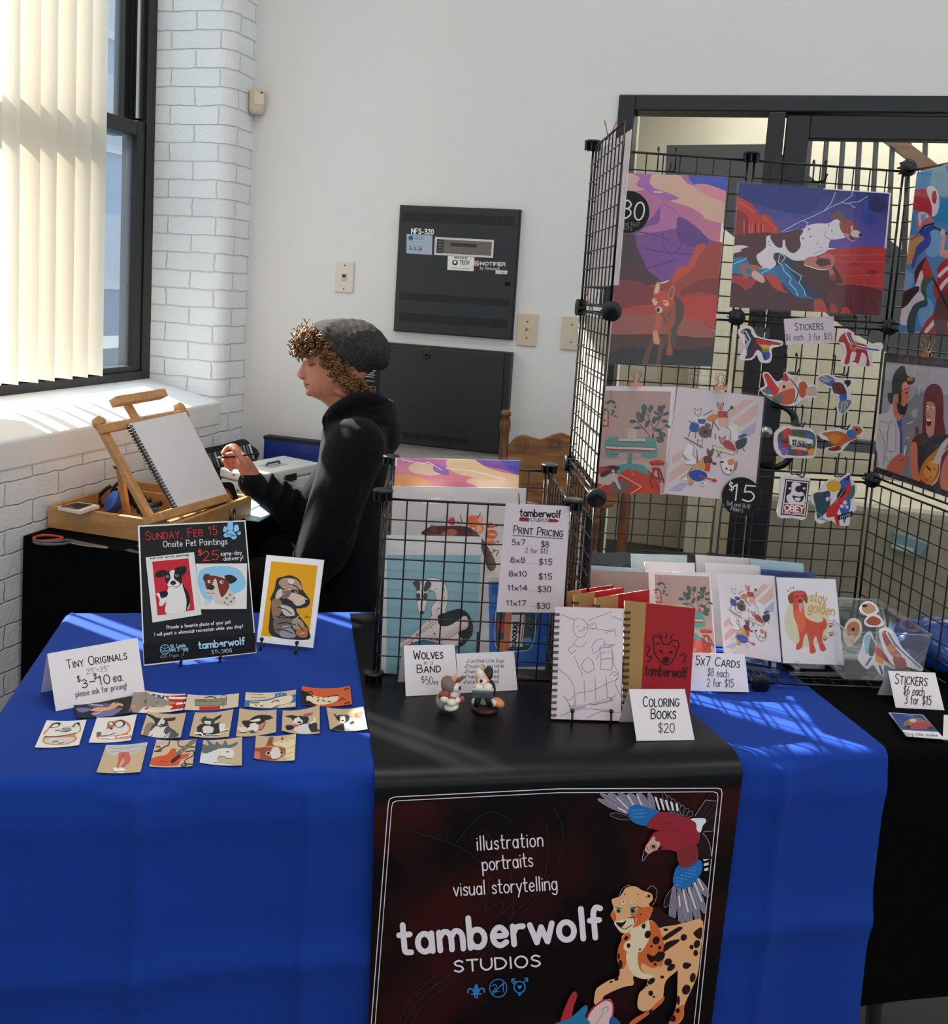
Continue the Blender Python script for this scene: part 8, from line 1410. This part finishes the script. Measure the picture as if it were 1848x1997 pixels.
# pricing sign hung on the front of the bin
def f(A):
    A.text('tamberwolf', (1154, 522), (1436, 534), 50, INK, 9).fill([(1148, 540), (1158, 530), (1218, 534), (1218, 560), (1158, 558), (1148, 552)], '#8c2430').fill([(1354, 540), (1405, 545), (1430, 556), (1405, 566), (1352, 564)], '#8c2430').text('STUDIOS', (1226, 560), (1350, 562), 22, INK, 3.4)
    A.text('Print Pricing', (1110, 642), (1452, 668), 54, INK, 6, small=.78).line([(1100, 656), (1454, 680)], INK, 4)
    for a, ya, xb, b, yb, x0, x1 in (('5x7', 722, 1302, '$8', 738, 1098, 1188), ('8x8', 845, 1286, '$15', 860, 1088, 1188), ('8x10', 940, 1284, '$15', 962, 1078, 1200), ('11x14', 1038, 1278, '$30', 1050, 1068, 1204), ('11x17', 1144, 1270, '$30', 1166, 1060, 1194)):
        A.text(a, (x0, ya), (x1, ya+2), 36, INK, 5).text(b, (xb, yb), (xb+(52 if b == '$8' else 92), yb+1), 40, INK, 5)
        for i in range(6): A.ell(x1+16+i*13, ya+6, 2, 2, '#66626a', same=i > 0)
    A.text('2 for $15', (1192, 776), (1348, 784), 34, '#4a474a', 3.4)
spl = Plane(BO+GV*.010, GV); sq = [(986, 981), (1111, 987.6), (1098, 1195), (967.6, 1193.7)]
t = print_thing('pink tinted print pricing sign hung on the front of the wire bin', sq, spl, f, F3, name='price_sign', cat='price sign', sl=False, m=PAPER, body='#d4c7cb', gain=1.22)
for x in (1012, 1096):
    mb = MB(); mb.tube([spl.hit(x, 984), spl.hit(x, 968)-GV*.004, spl.hit(x, 966)-GV*.014], .0012, 6); mb.build('hanging_loop', BLACKM, t)
# ================================================================ coloring books
F4 = (1050, 1020, 2.316); KR, RD = '#a07c4c', '#98191f'
def spiral(t, pl, x0, y0, x1, y1, n, r=.007):
    mb = MB(); d = (pl.hit(x1, y1)-pl.hit(x0, y0)).normalized(); w = pl.n.cross(d)
    for i in range(n):
        k = (i+.5)/n; c = pl.hit(x0+(x1-x0)*k, y0+(y1-y0)*k, -.003)
        for o in (0, .0025): mb.tube([c+d*o+(w*math.cos(a)+pl.n*math.sin(a))*r for a in [6.2832*j/12 for j in range(12)]], .0008, 5, closed=True)
    mb.build('spiral_wire', BLACKM, t)
def book(label, pl, quad, fn, th=.012, sp=None, cover=KR, gain=1.2, front=None):
    t = thing('coloring_book', label, 'book', pl.hit(quad[3][0], quad[3][1]))
    A = Art(pl, gain); A.sheet(quad, front or cover, .0015); fn(A); A.done('front_cover', PAPER, t)
    A = Art(pl.back(.0018), gain); q = [(quad[0][0]+2, quad[0][1]+2), (quad[1][0]-1, quad[1][1]+1), (quad[2][0]-1, quad[2][1]-2), (quad[3][0]+2, quad[3][1]-2)]; A.sheet(q, '#dcd6d2', th-.0035); A.done('pages', PAPER, t)
    A = Art(pl.back(th-.0015), gain); A.sheet(quad, RD, .0015); A.done('back_cover', PAPER, t)
    if sp: spiral(t, pl, *sp)
    return t
BZ_ = .7495
bpA = lean((1074, 1404), (1210, 1408), BZ_, 12)
def f(A):
    A.at(*F4); G_ = '#8a8488'
    A.lines([[(160, 440), (185, 430), (215, 450), (222, 480), (200, 515), (170, 510), (155, 475), (160, 440)], [(170, 470), (185, 462)], [(178, 490), (200, 485), (210, 476)], [(215, 455), (240, 462), (250, 450), (262, 470), (240, 480)], [(180, 515), (160, 545), (190, 560), (215, 540)], [(160, 550), (135, 570), (150, 590), (170, 570)], [(240, 560), (260, 530), (290, 525), (300, 555), (275, 570), (250, 590), (240, 560)], [(262, 620), (275, 590), (330, 585), (340, 640), (360, 680), (340, 690)], [(195, 640), (215, 610), (240, 620), (250, 660), (220, 675), (200, 660), (195, 640)], [(100, 410), (165, 440)], [(200, 470), (340, 490)], [(225, 440), (330, 400)], [(160, 600), (200, 690)], [(60, 640), (130, 690), (160, 740)], [(110, 780), (140, 800), (170, 770), (230, 760), (280, 740), (320, 720), (370, 700)], [(120, 790), (150, 830), (170, 800)], [(150, 830), (240, 815), (350, 780)], [(160, 740), (165, 830)], [(205, 710), (210, 810)], [(255, 700), (258, 800)], [(305, 690), (310, 790)], [(320, 690), (340, 670), (360, 690), (345, 720), (370, 780)], [(100, 870), (200, 840), (340, 850)], [(220, 880), (290, 850), (380, 860)], [(330, 420), (380, 440)], [(300, 500), (340, 480), (350, 510)], [(310, 560), (330, 550)]], G_, 2.6)
    A.line([(275, 565), (330, 560), (335, 610), (282, 615)], G_, 2.6, closed=True).line([(275, 565), (290, 550), (345, 548), (330, 560)], G_, 2.4).line([(282, 615), (278, 660), (330, 665), (335, 610)], G_, 2.6).lines([[(140, 825), (150, 838), (210, 830)], [(230, 815), (250, 820), (330, 800), (325, 792)]], G_, 5)
book('coloring book open to a pale line drawing on a little stand', bpA, [(1082, 1183), (1216, 1187), (1210, 1406), (1074, 1402)], f, .010, (1084, 1190, 1077, 1398, 17), front='#d6c8cc')
wire_easel('book_stand', 'small black stand holding the open coloring book', bpA, [(1112, 1405), (1187, 1406)], BZ_, .09)
bpB = Plane(bpA.p-bpA.n*.045, bpA.n); RDp = lean3(at_z(1216, 1388, BZ_), at_z(1344, 1382, BZ_), 10)
def f(A):
    A.at(*F4); A.fill([(486, 362), (708, 386), (680, 835), (458, 842)], RD); D = '#2c0d10'
    A.lines([[(520, 540), (515, 520), (530, 510), (550, 520), (562, 545)], [(590, 545), (605, 530), (630, 535), (632, 560), (622, 575)], [(562, 548), (590, 548)], [(520, 545), (520, 575), (530, 600), (550, 625), (570, 640), (595, 635), (612, 610), (625, 575)], [(530, 545), (545, 545)], [(605, 555), (620, 560)], [(545, 575), (560, 582)], [(590, 585), (605, 580)], [(560, 612), (575, 606), (590, 614)], [(485, 560), (495, 555), (500, 575), (490, 590), (495, 605), (510, 600), (505, 620), (490, 628)], [(640, 600), (655, 590), (665, 605), (650, 630)], [(575, 520), (578, 498)], [(555, 520), (548, 500)], [(595, 522), (604, 504)]], D, 6)
    A.ell(574, 622, 15, 12, D).dots([(553, 580, 7), (597, 584, 7), (662, 615, 3), (664, 626, 3)], D).text('tamberwolf', (480, 686), (668, 698), 44, D, 6)
book('red and kraft coloring book with a wolf head printed on the cover', RDp, [(1218, 1171), (1356, 1186), (1344, 1381), (1214, 1387)], f, .012, (1222, 1186, 1217, 1374, 15))
def kr(x0, x1): 
    def g(A): A.at(0, 0, 1); A.fill(x0, KR).fill(x1, RD)
    return g
for lab, q, d in (('red coloring book third from the back of the row', [(1161, 1166), (1266, 1150), (1264, 1340), (1160, 1362)], .05), ('red coloring book second from the back of the row', [(1119, 1160), (1216, 1146), (1216, 1330), (1120, 1346)], .085), ('red coloring book at the very back of the row', [(1088, 1156), (1196, 1141), (1198, 1320), (1092, 1336)], .12)):
    pl = Plane(RDp.p-RDp.n*d, RDp.n); xl = [ybot(pl, q[3][0], BZ_), ybot(pl, q[2][0], BZ_)]; q = [q[0], q[1], (q[2][0], xl[1]), (q[3][0], xl[0])]
    L = lambda a, b, t: (a[0]+(b[0]-a[0])*t, a[1]+(b[1]-a[1])*t)
    book(lab, pl, q, kr([q[0], L(q[0], q[1], .42), L(q[3], q[2], .42), q[3]], [L(q[0], q[1], .42), q[1], q[2], L(q[3], q[2], .42)]), .014, (q[0][0]+2, q[0][1]+8, q[3][0]+2, q[3][1]-6, 15))
# ================================================================ five by seven cards on the wire shelf
SZ = .7645
def card(label, pl, quad, fn, frame=F4, body='#d5ced0', gain=1.25, th=.003):
    t = thing('greeting_card', label, 'card', pl.hit(*[sum(q[i] for q in quad)/4 for i in (0, 1)]), 'five by seven cards in clear sleeves on the wire shelf')
    A = Art(pl, gain); A.sheet(quad, body, th); A.at(*frame); fn(A); A.done('card_front', PAPER, t); sleeve_for(pl, quad, t, off=.0045, grow=2); return t
def stand(label, pl, x0, x1, y):
    t = thing('card_stand', label, 'stand', pl.hit((x0+x1)/2, y)); n = Vector((pl.n.x, pl.n.y, 0)).normalized()
    a, b = pl.hit(x0, y), pl.hit(x1, y); a.z = b.z = SZ+.012
    d = (b-a).normalized(); mb = MB()
    for k in (.12, .88):
        p = a+(b-a)*k; mb.bar(p-pl.n*.008, p+n*.022, (0, 0, 1), .01, .003); mb.bar(p+n*.020, p+n*.020+Vector((0, 0, .016)), n, .01, .003); mb.bar(p+n*.022, p+n*.022-Vector((0, 0, .012)), n, .01, .003)
    mb.bar(a+n*.022-Vector((0, 0, .011)), b+n*.022-Vector((0, 0, .011)), (0, 0, 1), .006, .006); u = (Vector((0, 0, 1))-pl.n*pl.n.z).normalized(); p = (a+b)/2-pl.n*.010
    mb.bar(p-Vector((0, 0, .01)), p+u*.11, pl.n, .06, .002); q = p+u*.10; mb.bar(q, Vector((q.x, q.y, SZ))-n*.06, n, .04, .002); return mb and t, mb.build('acrylic_frame', ACRYL, t)
kp = lean3(at_z(1288, 1276, SZ+.014), at_z(1396, 1277, SZ+.014), 12)
# the same two pictures as the larger prints, redrawn in the card's own outline
class Sub(Art):
    def m(s, pts):
        (sx0, sy0, sx1, sy1), q = s.src, s.dst; out = []
        for x, y in pts:
            x, y = x[0] if isinstance(x, tuple) else x, y
            yy = (y-sy0)/(sy1-sy0); xl = s.lx0+(s.lx3-s.lx0)*yy; xr = s.lx1+(s.lx2-s.lx1)*yy; xx = (x-xl)/(xr-xl)
            a = (q[0][0]+(q[1][0]-q[0][0])*xx, q[0][1]+(q[1][1]-q[0][1])*xx); b = (q[3][0]+(q[2][0]-q[3][0])*xx, q[3][1]+(q[2][1]-q[3][1])*xx)
            out.append((a[0]+(b[0]-a[0])*yy, a[1]+(b[1]-a[1])*yy))
        return out
def card_copy(label, pl, quad, fn, src, body, gain=1.25):
    t = thing('greeting_card', label, 'card', pl.hit(*[sum(q[i] for q in quad)/4 for i in (0, 1)]), 'five by seven cards in clear sleeves on the wire shelf')
    A = Art(pl, gain); A.sheet(quad, body, .003); A.done('card_back', PAPER, t)
    S = Sub(pl, gain); S.src = (0, src[0], 0, src[1]); S.dst = quad; S.lx0, S.lx1, S.lx2, S.lx3 = src[2:]; S.f = (0, 0, 8.2); fn(S); S.done('card_front', PAPER, t); sleeve_for(pl, quad, t, off=.0055, grow=2)
card_copy('card with the green keyboard and red rug picture, half behind the red book', kp, [(1274.5, 1115), (1384.6, 1117), (1396, 1278), (1286, 1277)], keyb, (75, 1180, 148, 860, 770, 60), '#d5ced0')
bp2 = lean3(at_z(1411, 1274, SZ+.014), at_z(1523, 1292, SZ+.014), 12)
card_copy('card with the cartoon fox band, between the keyboard and golden dog cards', bp2, [(1397.6, 1117), (1510, 1123.6), (1523, 1292), (1411, 1273)], band, (90, 1230, 905, 1790, 1690, 760), '#d5ccce')
gp2 = lean3(at_z(1527, 1293, SZ+.014), at_z(1645, 1296, SZ+.014), 12)
def f(A):
    A.ell(1210, 445, 102, 118, '#c8bf9c'); O, OD = '#c03c20', '#8c2416'
    A.fill([(1126, 330), (1150, 308), (1200, 308), (1214, 340), (1210, 365), (1195, 350), (1200, 400), (1210, 430), (1260, 450), (1285, 440), (1280, 425), (1298, 440), (1300, 470), (1285, 490), (1280, 530), (1298, 570), (1275, 578), (1262, 540), (1250, 510), (1240, 540), (1252, 580), (1226, 588), (1222, 550), (1210, 500), (1196, 520), (1190, 560), (1165, 574), (1164, 550), (1178, 530), (1170, 470), (1152, 420), (1148, 370), (1140, 362), (1128, 350)], O, True).fill([(1126, 330), (1150, 315), (1152, 350), (1135, 365)], OD, True).fill([(1198, 315), (1214, 335), (1212, 362), (1200, 350)], OD, True).fill([(1155, 400), (1195, 400), (1205, 470), (1180, 490)], '#d4552c', True).fill([(1174, 366), (1192, 364), (1190, 395), (1180, 400)], '#c88a90', True).ell(1180, 352, 9, 7, KK).dots([(1166, 332, 5), (1190, 330, 5)], KK).lines([[(1140, 300), (1135, 292)], [(1150, 296), (1150, 288)], [(1130, 308), (1122, 304)]], KK, 3)
    A.text('stay', (1226, 352), (1296, 364), 46, '#c08a4c', 5).text('golden', (1216, 398), (1334, 420), 46, '#c08a4c', 5)
    for x, y in ((1318, 462), (1320, 502), (1292, 522)): A.ell(x, y+4, 8, 6, '#b0542c').dots([(x-9, y-6, 3), (x-2, y-9, 3), (x+6, y-8, 3), (x+11, y-2, 3)], '#b0542c')
card('white card of a golden dog lettered stay golden', gp2, [(1514, 1126), (1628.6, 1130), (1645, 1297), (1527, 1293)], f)
stand('clear acrylic stand under the animal band card', bp2, 1418, 1520, 1294); stand('clear acrylic stand under the golden dog card', gp2, 1532, 1640, 1300)
def plain(A): pass
for lab, d, q, c_ in (('dusty pink card standing behind the red coloring books', .045, [(1150, 1112), (1264, 1116), (1268, 1290), (1156, 1290)], '#9c8078'), ('pale blue topped card behind the dusty pink card', .075, [(1152, 1103), (1262, 1110), (1264, 1280), (1158, 1280)], '#a9bcc6'), ('white card behind the keyboard card', .065, [(1256, 1096), (1354, 1098), (1362, 1270), (1266, 1270)], '#d4cbcb'), ('white card behind the animal band card', .07, [(1374, 1097), (1481, 1103), (1492, 1270), (1384, 1268)], '#d6d0d0'), ('dark blue card behind the golden dog card', .07, [(1484, 1110), (1590, 1118), (1600, 1280), (1494, 1274)], '#22366c'), ('black topped card at the back of the wire shelf', .115, [(1152, 1079), (1227, 1079), (1232, 1250), (1160, 1250)], '#2a2a2c'), ('pale grey card at the back of the wire shelf', .12, [(1230, 1080), (1339, 1083), (1346, 1250), (1238, 1250)], '#b4bcba'), ('pinkish card at the back of the wire shelf', .125, [(1356, 1082), (1460, 1089), (1470, 1250), (1366, 1250)], '#cfc4c4'), ('light blue card at the back of the wire shelf', .125, [(1461, 1089), (1566, 1099), (1576, 1260), (1470, 1256)], '#9fbcca')):
    base = kp if q[0][0] < 1370 else (bp2 if q[0][0] < 1480 else gp2); pl = Plane(base.p-Vector((base.n.x, base.n.y, 0)).normalized()*d, base.n); z = SZ+.004
    q = [q[0], q[1], (q[2][0], ybot(pl, q[2][0], z)), (q[3][0], ybot(pl, q[3][0], z))]; card(lab, pl, q, plain, body=c_)
# ================================================================ clear sticker box, postcards, blue bag, figurines
z1 = SZ+.105; FL, FR_, BR_ = at_z(1652, 1232, z1), at_z(1816, 1239, z1), at_z(1692, 1153, z1); dv = BR_-FR_; dv = dv*.78
def box_open(name, z0, z1, FL, FR_, dv, th=.0025):
    t = thing('sticker_box', 'clear acrylic box full of loose stickers at the end of the shelf', 'box', (FL+FR_)/2+dv/2-Vector((0, 0, z1-z0)))
    dn = Vector((0, 0, z0-z1)); P = [FL, FR_, FR_+dv, FL+dv]; c = (P[0]+P[2])/2
    for i in range(4):
        a, b = P[i], P[(i+1) % 4]; ia, ib = a+(c-a)*.02, b+(c-b)*.02; sh = lambda p: p+dn+(c-p)*.10*0+((c-p)*.08)
        mb = MB(); mb.hexa([sh(a), sh(b), sh(ib), sh(ia), a, b, ib, ia]); mb.build('box_wall', ACRYL, t)
        mb = MB(); mb.tube([a, b], .0022, 6); mb.build('rim', ACRYL, t)
    mb = MB(); q = [p+dn+(c-p)*.08 for p in P]; mb.prism(q, (0, 0, .002)); mb.build('box_floor', ACRYL, t)
box_open('sticker_box', SZ, z1, FL, FR_, dv)
mid = (FL+FR_)/2+dv*.2-Vector((0, 0, .10))
def loose(label, d, tilt, outline, fn, white='#d8d0d2', frame=F4):
    b0 = FL+(c_-FL)*0 if False else FL+dv*d-Vector((0, 0, .10)); pl = lean3(b0, b0+(FR_-FL), tilt); x0, y0, k = frame; q = [(x0+a/k, y0+b/k) for a, b in smooth_curve(outline, True, 3)]
    A = Art(pl, 1.2); A.sheet(q, white, .0008); A.at(*frame); fn(A); tag(A.done('loose_sticker', GLOSSP), label, 'sticker', 'loose stickers in the clear box')
loose('red white and blue flag dog sticker in the clear box', .16, 20, [(1535, 490), (1570, 470), (1610, 500), (1640, 560), (1700, 620), (1736, 655), (1720, 668), (1640, 640), (1600, 640), (1570, 600), (1550, 550)], lambda A: (A.fill([(1550, 500), (1580, 490), (1600, 550), (1640, 600), (1620, 620), (1580, 580)], '#a82c30', True), A.line([(1575, 495), (1610, 550), (1660, 600), (1725, 655)], '#d8d4d6', 16, sm=True), A.line([(1578, 495), (1612, 550), (1662, 600), (1722, 652)], '#2a4a94', 7, sm=True), A.ell(1592, 565, 20, 20, '#c07a34'), A.fill([(1600, 610), (1650, 610), (1660, 650), (1620, 655)], '#8c2428', True)))
loose('rainbow striped dog sticker in the clear box', .20, 20, [(1460, 560), (1470, 510), (1500, 490), (1520, 540), (1560, 590), (1620, 640), (1600, 660), (1560, 640), (1560, 690), (1540, 685), (1510, 640), (1480, 660), (1440, 610)], lambda A: (A.fill([(1470, 520), (1498, 505), (1512, 560), (1480, 590)], '#6aa4c0', True), A.fill([(1500, 520), (1520, 550), (1510, 600), (1490, 590)], '#3a2426', True), A.fill([(1520, 550), (1560, 590), (1610, 640), (1560, 620), (1520, 590)], '#b02a2c', True), A.fill([(1520, 595), (1560, 615), (1555, 640), (1520, 625)], '#d08a2c'), A.line([(1500, 610), (1480, 640)], '#2a4a9c', 10), A.line([(1540, 645), (1552, 680)], '#2a4a9c', 10)))
loose('brown dog sticker near the left wall of the clear box', .34, 30, [(1380, 470), (1410, 430), (1450, 440), (1460, 490), (1430, 540), (1400, 560), (1375, 520)], lambda A: (A.fill([(1390, 475), (1415, 445), (1445, 455), (1445, 500), (1410, 530)], '#a86a44', True), A.fill([(1395, 520), (1420, 500), (1425, 545)], '#c49a7c', True), A.ell(1420, 480, 8, 8, KK)), '#c9b8a8')
loose('tan dog sticker with an eye patch at the back of the clear box', .6, 35, [(1450, 380), (1480, 352), (1520, 365), (1535, 400), (1500, 420), (1460, 410)], lambda A: (A.fill([(1460, 385), (1485, 362), (1515, 375), (1520, 398), (1480, 410)], '#b98a6c', True), A.ell(1472, 374, 12, 7, KK)))
loose('reddish animal sticker in the middle of the clear box', .48, 35, [(1470, 440), (1500, 410), (1540, 420), (1560, 460), (1520, 470), (1480, 465)], lambda A: A.fill([(1480, 440), (1510, 420), (1545, 440), (1530, 462), (1490, 458)], '#9c5038', True))
# postcards
for i in range(5):
    pl = zplane(.7425+.0016*(i+1)); q = [(1732+i*.2, 1389.5), (1799, 1394), (1841.5, 1441), (1767, 1435)]; A = Art(pl, 1.2); A.sheet(q, '#d8d2d2', .0014)
    if i == 4:
        A.at(*F4); A.fill([(1588, 858), (1732, 868), (1806, 944), (1636, 934)], '#1d3f7c').fill([(1660, 890), (1720, 880), (1760, 910), (1700, 930), (1650, 915)], '#8c5a44', True).fill([(1690, 905), (1760, 905), (1780, 925), (1700, 930)], '#9c2c34', True).ell(1690, 892, 16, 8, '#b9b2ac').fill([(1640, 870), (1690, 866), (1700, 880)], '#2a6a9c').dots([(1670, 920, 12, 6), (1770, 926, 16, 7)], '#17171c').text('Flying little studios', (1650, 958), (1800, 964), 12, '#55505a', 2.2)
    tag(A.done('postcard'), ('lowest postcard of the stack with the blue picture', 'second postcard from the bottom of the stack', 'middle postcard of the stack by the sticker sign', 'postcard just under the top one of the stack', 'top postcard of the stack, with a dark blue band picture')[i], 'postcard', 'postcards stacked on the black cloth')
A = Art(zplane(.745), 1.2); A.sheet([(1840, 1394), (1900, 1398), (1900, 1445), (1838, 1440)], '#d8d2d2', .004); tag(A.done('postcard'), 'white card cut off by the frame edge beside the postcard stack', 'postcard')
c = at_z(1850, 1260, .80); mb = MB(); n, k = 40, 26; vs = []; fs = []
for i in range(k+1):
    t = math.pi*i/k
    for j in range(n):
        a = 2*math.pi*j/n; p = Vector((math.sin(t)*math.cos(a)*.12, math.sin(t)*math.sin(a)*.10, math.cos(t)*.055)); p *= 1+.22*noise.noise(p*22)+.08*noise.noise(p*70); vs.append(c+p)
for i in range(k):
    for j in range(n): j2 = (j+1) % n; fs.append((i*n+j, (i+1)*n+j, (i+1)*n+j2, i*n+j2))
mb.add(vs, fs, smooth=True); tag(mb.build('blue_bag', mat('shiny_blue_bag', '#16418c', rough=.25, bump=.4, bscale=90)), 'crumpled shiny blue bag behind the clear sticker box', 'bag')
# figurines
def fig(name, label, base, z):
    b0 = at_z(*base, z); pl = Plane(b0, (CAM.x-b0.x, CAM.y-b0.y, 0)); t = thing(name, label, 'figurine', b0); k = (b0-CAM).length/1830
    def E(part, items):
        mb = MB()
        for x, y, w, rx, ry, rw, rot, col in items:
            c = pl.hit(x, y, w); u = Vector((pl.n.y, -pl.n.x, 0)); u = u if u.dot(CR) > 0 else -u; ro = R_(rot); a = u*math.cos(ro)+GZ*math.sin(ro); b_ = -u*math.sin(ro)+GZ*math.cos(ro)
            mb.ell(c, (rx*k, rw, ry*k), Matrix((a, pl.n, b_)).transposed(), tuple(min(1, q*1.15) for q in lin(col)))
        return mb.build(part, CLAY, t)
    return t, pl, k, E
t, pl, k, E = fig('wolf_figurine', 'small grey and white clay wolf playing a red guitar', (876, 1382), .7485)
E('body', [(874, 1360, 0, 20, 15, .022, 0, '#8d8a88'), (862, 1366, .006, 12, 15, .016, 0, '#9a9896'), (883, 1352, .005, 14, 14, .02, 0, '#c9c2ba')]); E('head', [(876, 1336, .004, 16, 15, .02, 20, '#6f625a'), (888, 1340, .010, 9, 8, .012, -20, '#d8cfc6'), (872, 1330, .0, 12, 10, .018, 0, '#7a5c4a')])
E('ear', [(884, 1326, .006, 5, 13, .006, -25, '#d89a7a')]); E('ear', [(895, 1326, .0, 4, 13, .006, -50, '#7a4a3a')]); E('nose', [(896, 1342, .016, 3, 3, .004, 0, '#1c1a1a')])
E('paw', [(866, 1363, .026, 8, 7, .009, 0, '#d9d1c4')]); E('paw', [(890, 1366, .022, 8, 6, .009, 20, '#d9d1c4')]); E('foot', [(880, 1378, .022, 14, 7, .014, 10, '#ded6c8')]); E('foot', [(880, 1370, .028, 9, 7, .009, 0, '#ded6c8')])
E('guitar', [(866, 1356, .022, 12, 9, .008, 20, '#8c3a2c'), (885, 1362, .022, 16, 4, .005, -15, '#a0543c'), (900, 1363, .020, 5, 5, .006, 0, '#b0523c')])
t, pl, k, E = fig('wolf_figurine', 'small clay wolf at a grey keyboard on a round base', (945, 1385), .7485)
b0 = at_z(945, 1383, .7485); mb = MB(); mb.lathe([(0, 0), (24*k, 0), (25*k, .003), (24*k, .006), (0, .006)], Matrix.Translation(b0), 28, lin('#4a2c24')); mb.build('round_base', CLAY, t)
E('body', [(944, 1350, -.012, 17, 24, .018, 0, '#d9cfc4'), (954, 1346, -.014, 12, 20, .016, 0, '#2c2826')]); E('head', [(941, 1322, -.004, 15, 14, .018, 0, '#d8a68c'), (950, 1316, -.006, 10, 16, .014, -20, '#2a2624'), (936, 1314, .0, 8, 12, .012, 10, '#e2d8ce'), (940, 1328, .008, 9, 7, .012, 0, '#e4d2c2')])
E('ear', [(938, 1306, 0, 4, 9, .006, 0, '#d8a68c')]); E('ear', [(950, 1308, 0, 4, 10, .006, -10, '#2a2624')]); E('nose', [(938, 1328, .020, 3, 3, .004, 0, '#1c1a1a')])
E('paw', [(934, 1340, .020, 8, 7, .010, 0, '#ddd4c6')]); E('paw', [(951, 1340, .020, 9, 7, .010, 0, '#ddd4c6')]); E('tail', [(970, 1370, .0, 14, 8, .012, -20, '#d88a54'), (962, 1370, .004, 8, 7, .010, 0, '#dccfc0')]); E('foot', [(925, 1368, .012, 6, 6, .009, 0, '#ddd4c6')])
mb = MB(); a, b = pl.hit(921, 1350, .026), pl.hit(962, 1352, .026); mb.bar(a, b, (0, 0, 1), .022, .014, lin('#4c5254')); bevel(mb.build('keyboard', CLAY, t), .003); mb = MB(); mb.bar(a+GZ*.008+pl.n*.004, b+GZ*.008+pl.n*.004, (0, 0, 1), .008, .002, lin('#c8c8c4')); mb.build('keys', CLAY, t)
for x0, x1 in ((934, 928), (948, 956)):
    mb = MB(); mb.tube([pl.hit(x0, 1356, .024), pl.hit(x1, 1378, .024)], .0055, 10, lin('#141414')); mb.build('keyboard_leg', CLAY, t)

for o in list(bpy.data.objects):
    if o.name.startswith('wolf_figurine'):
        hd = [c for c in o.children if c.name.startswith('head')]
        for c in list(o.children):
            if hd and c.name.split('.')[0] in ('ear', 'nose'): sub(c, hd[0])
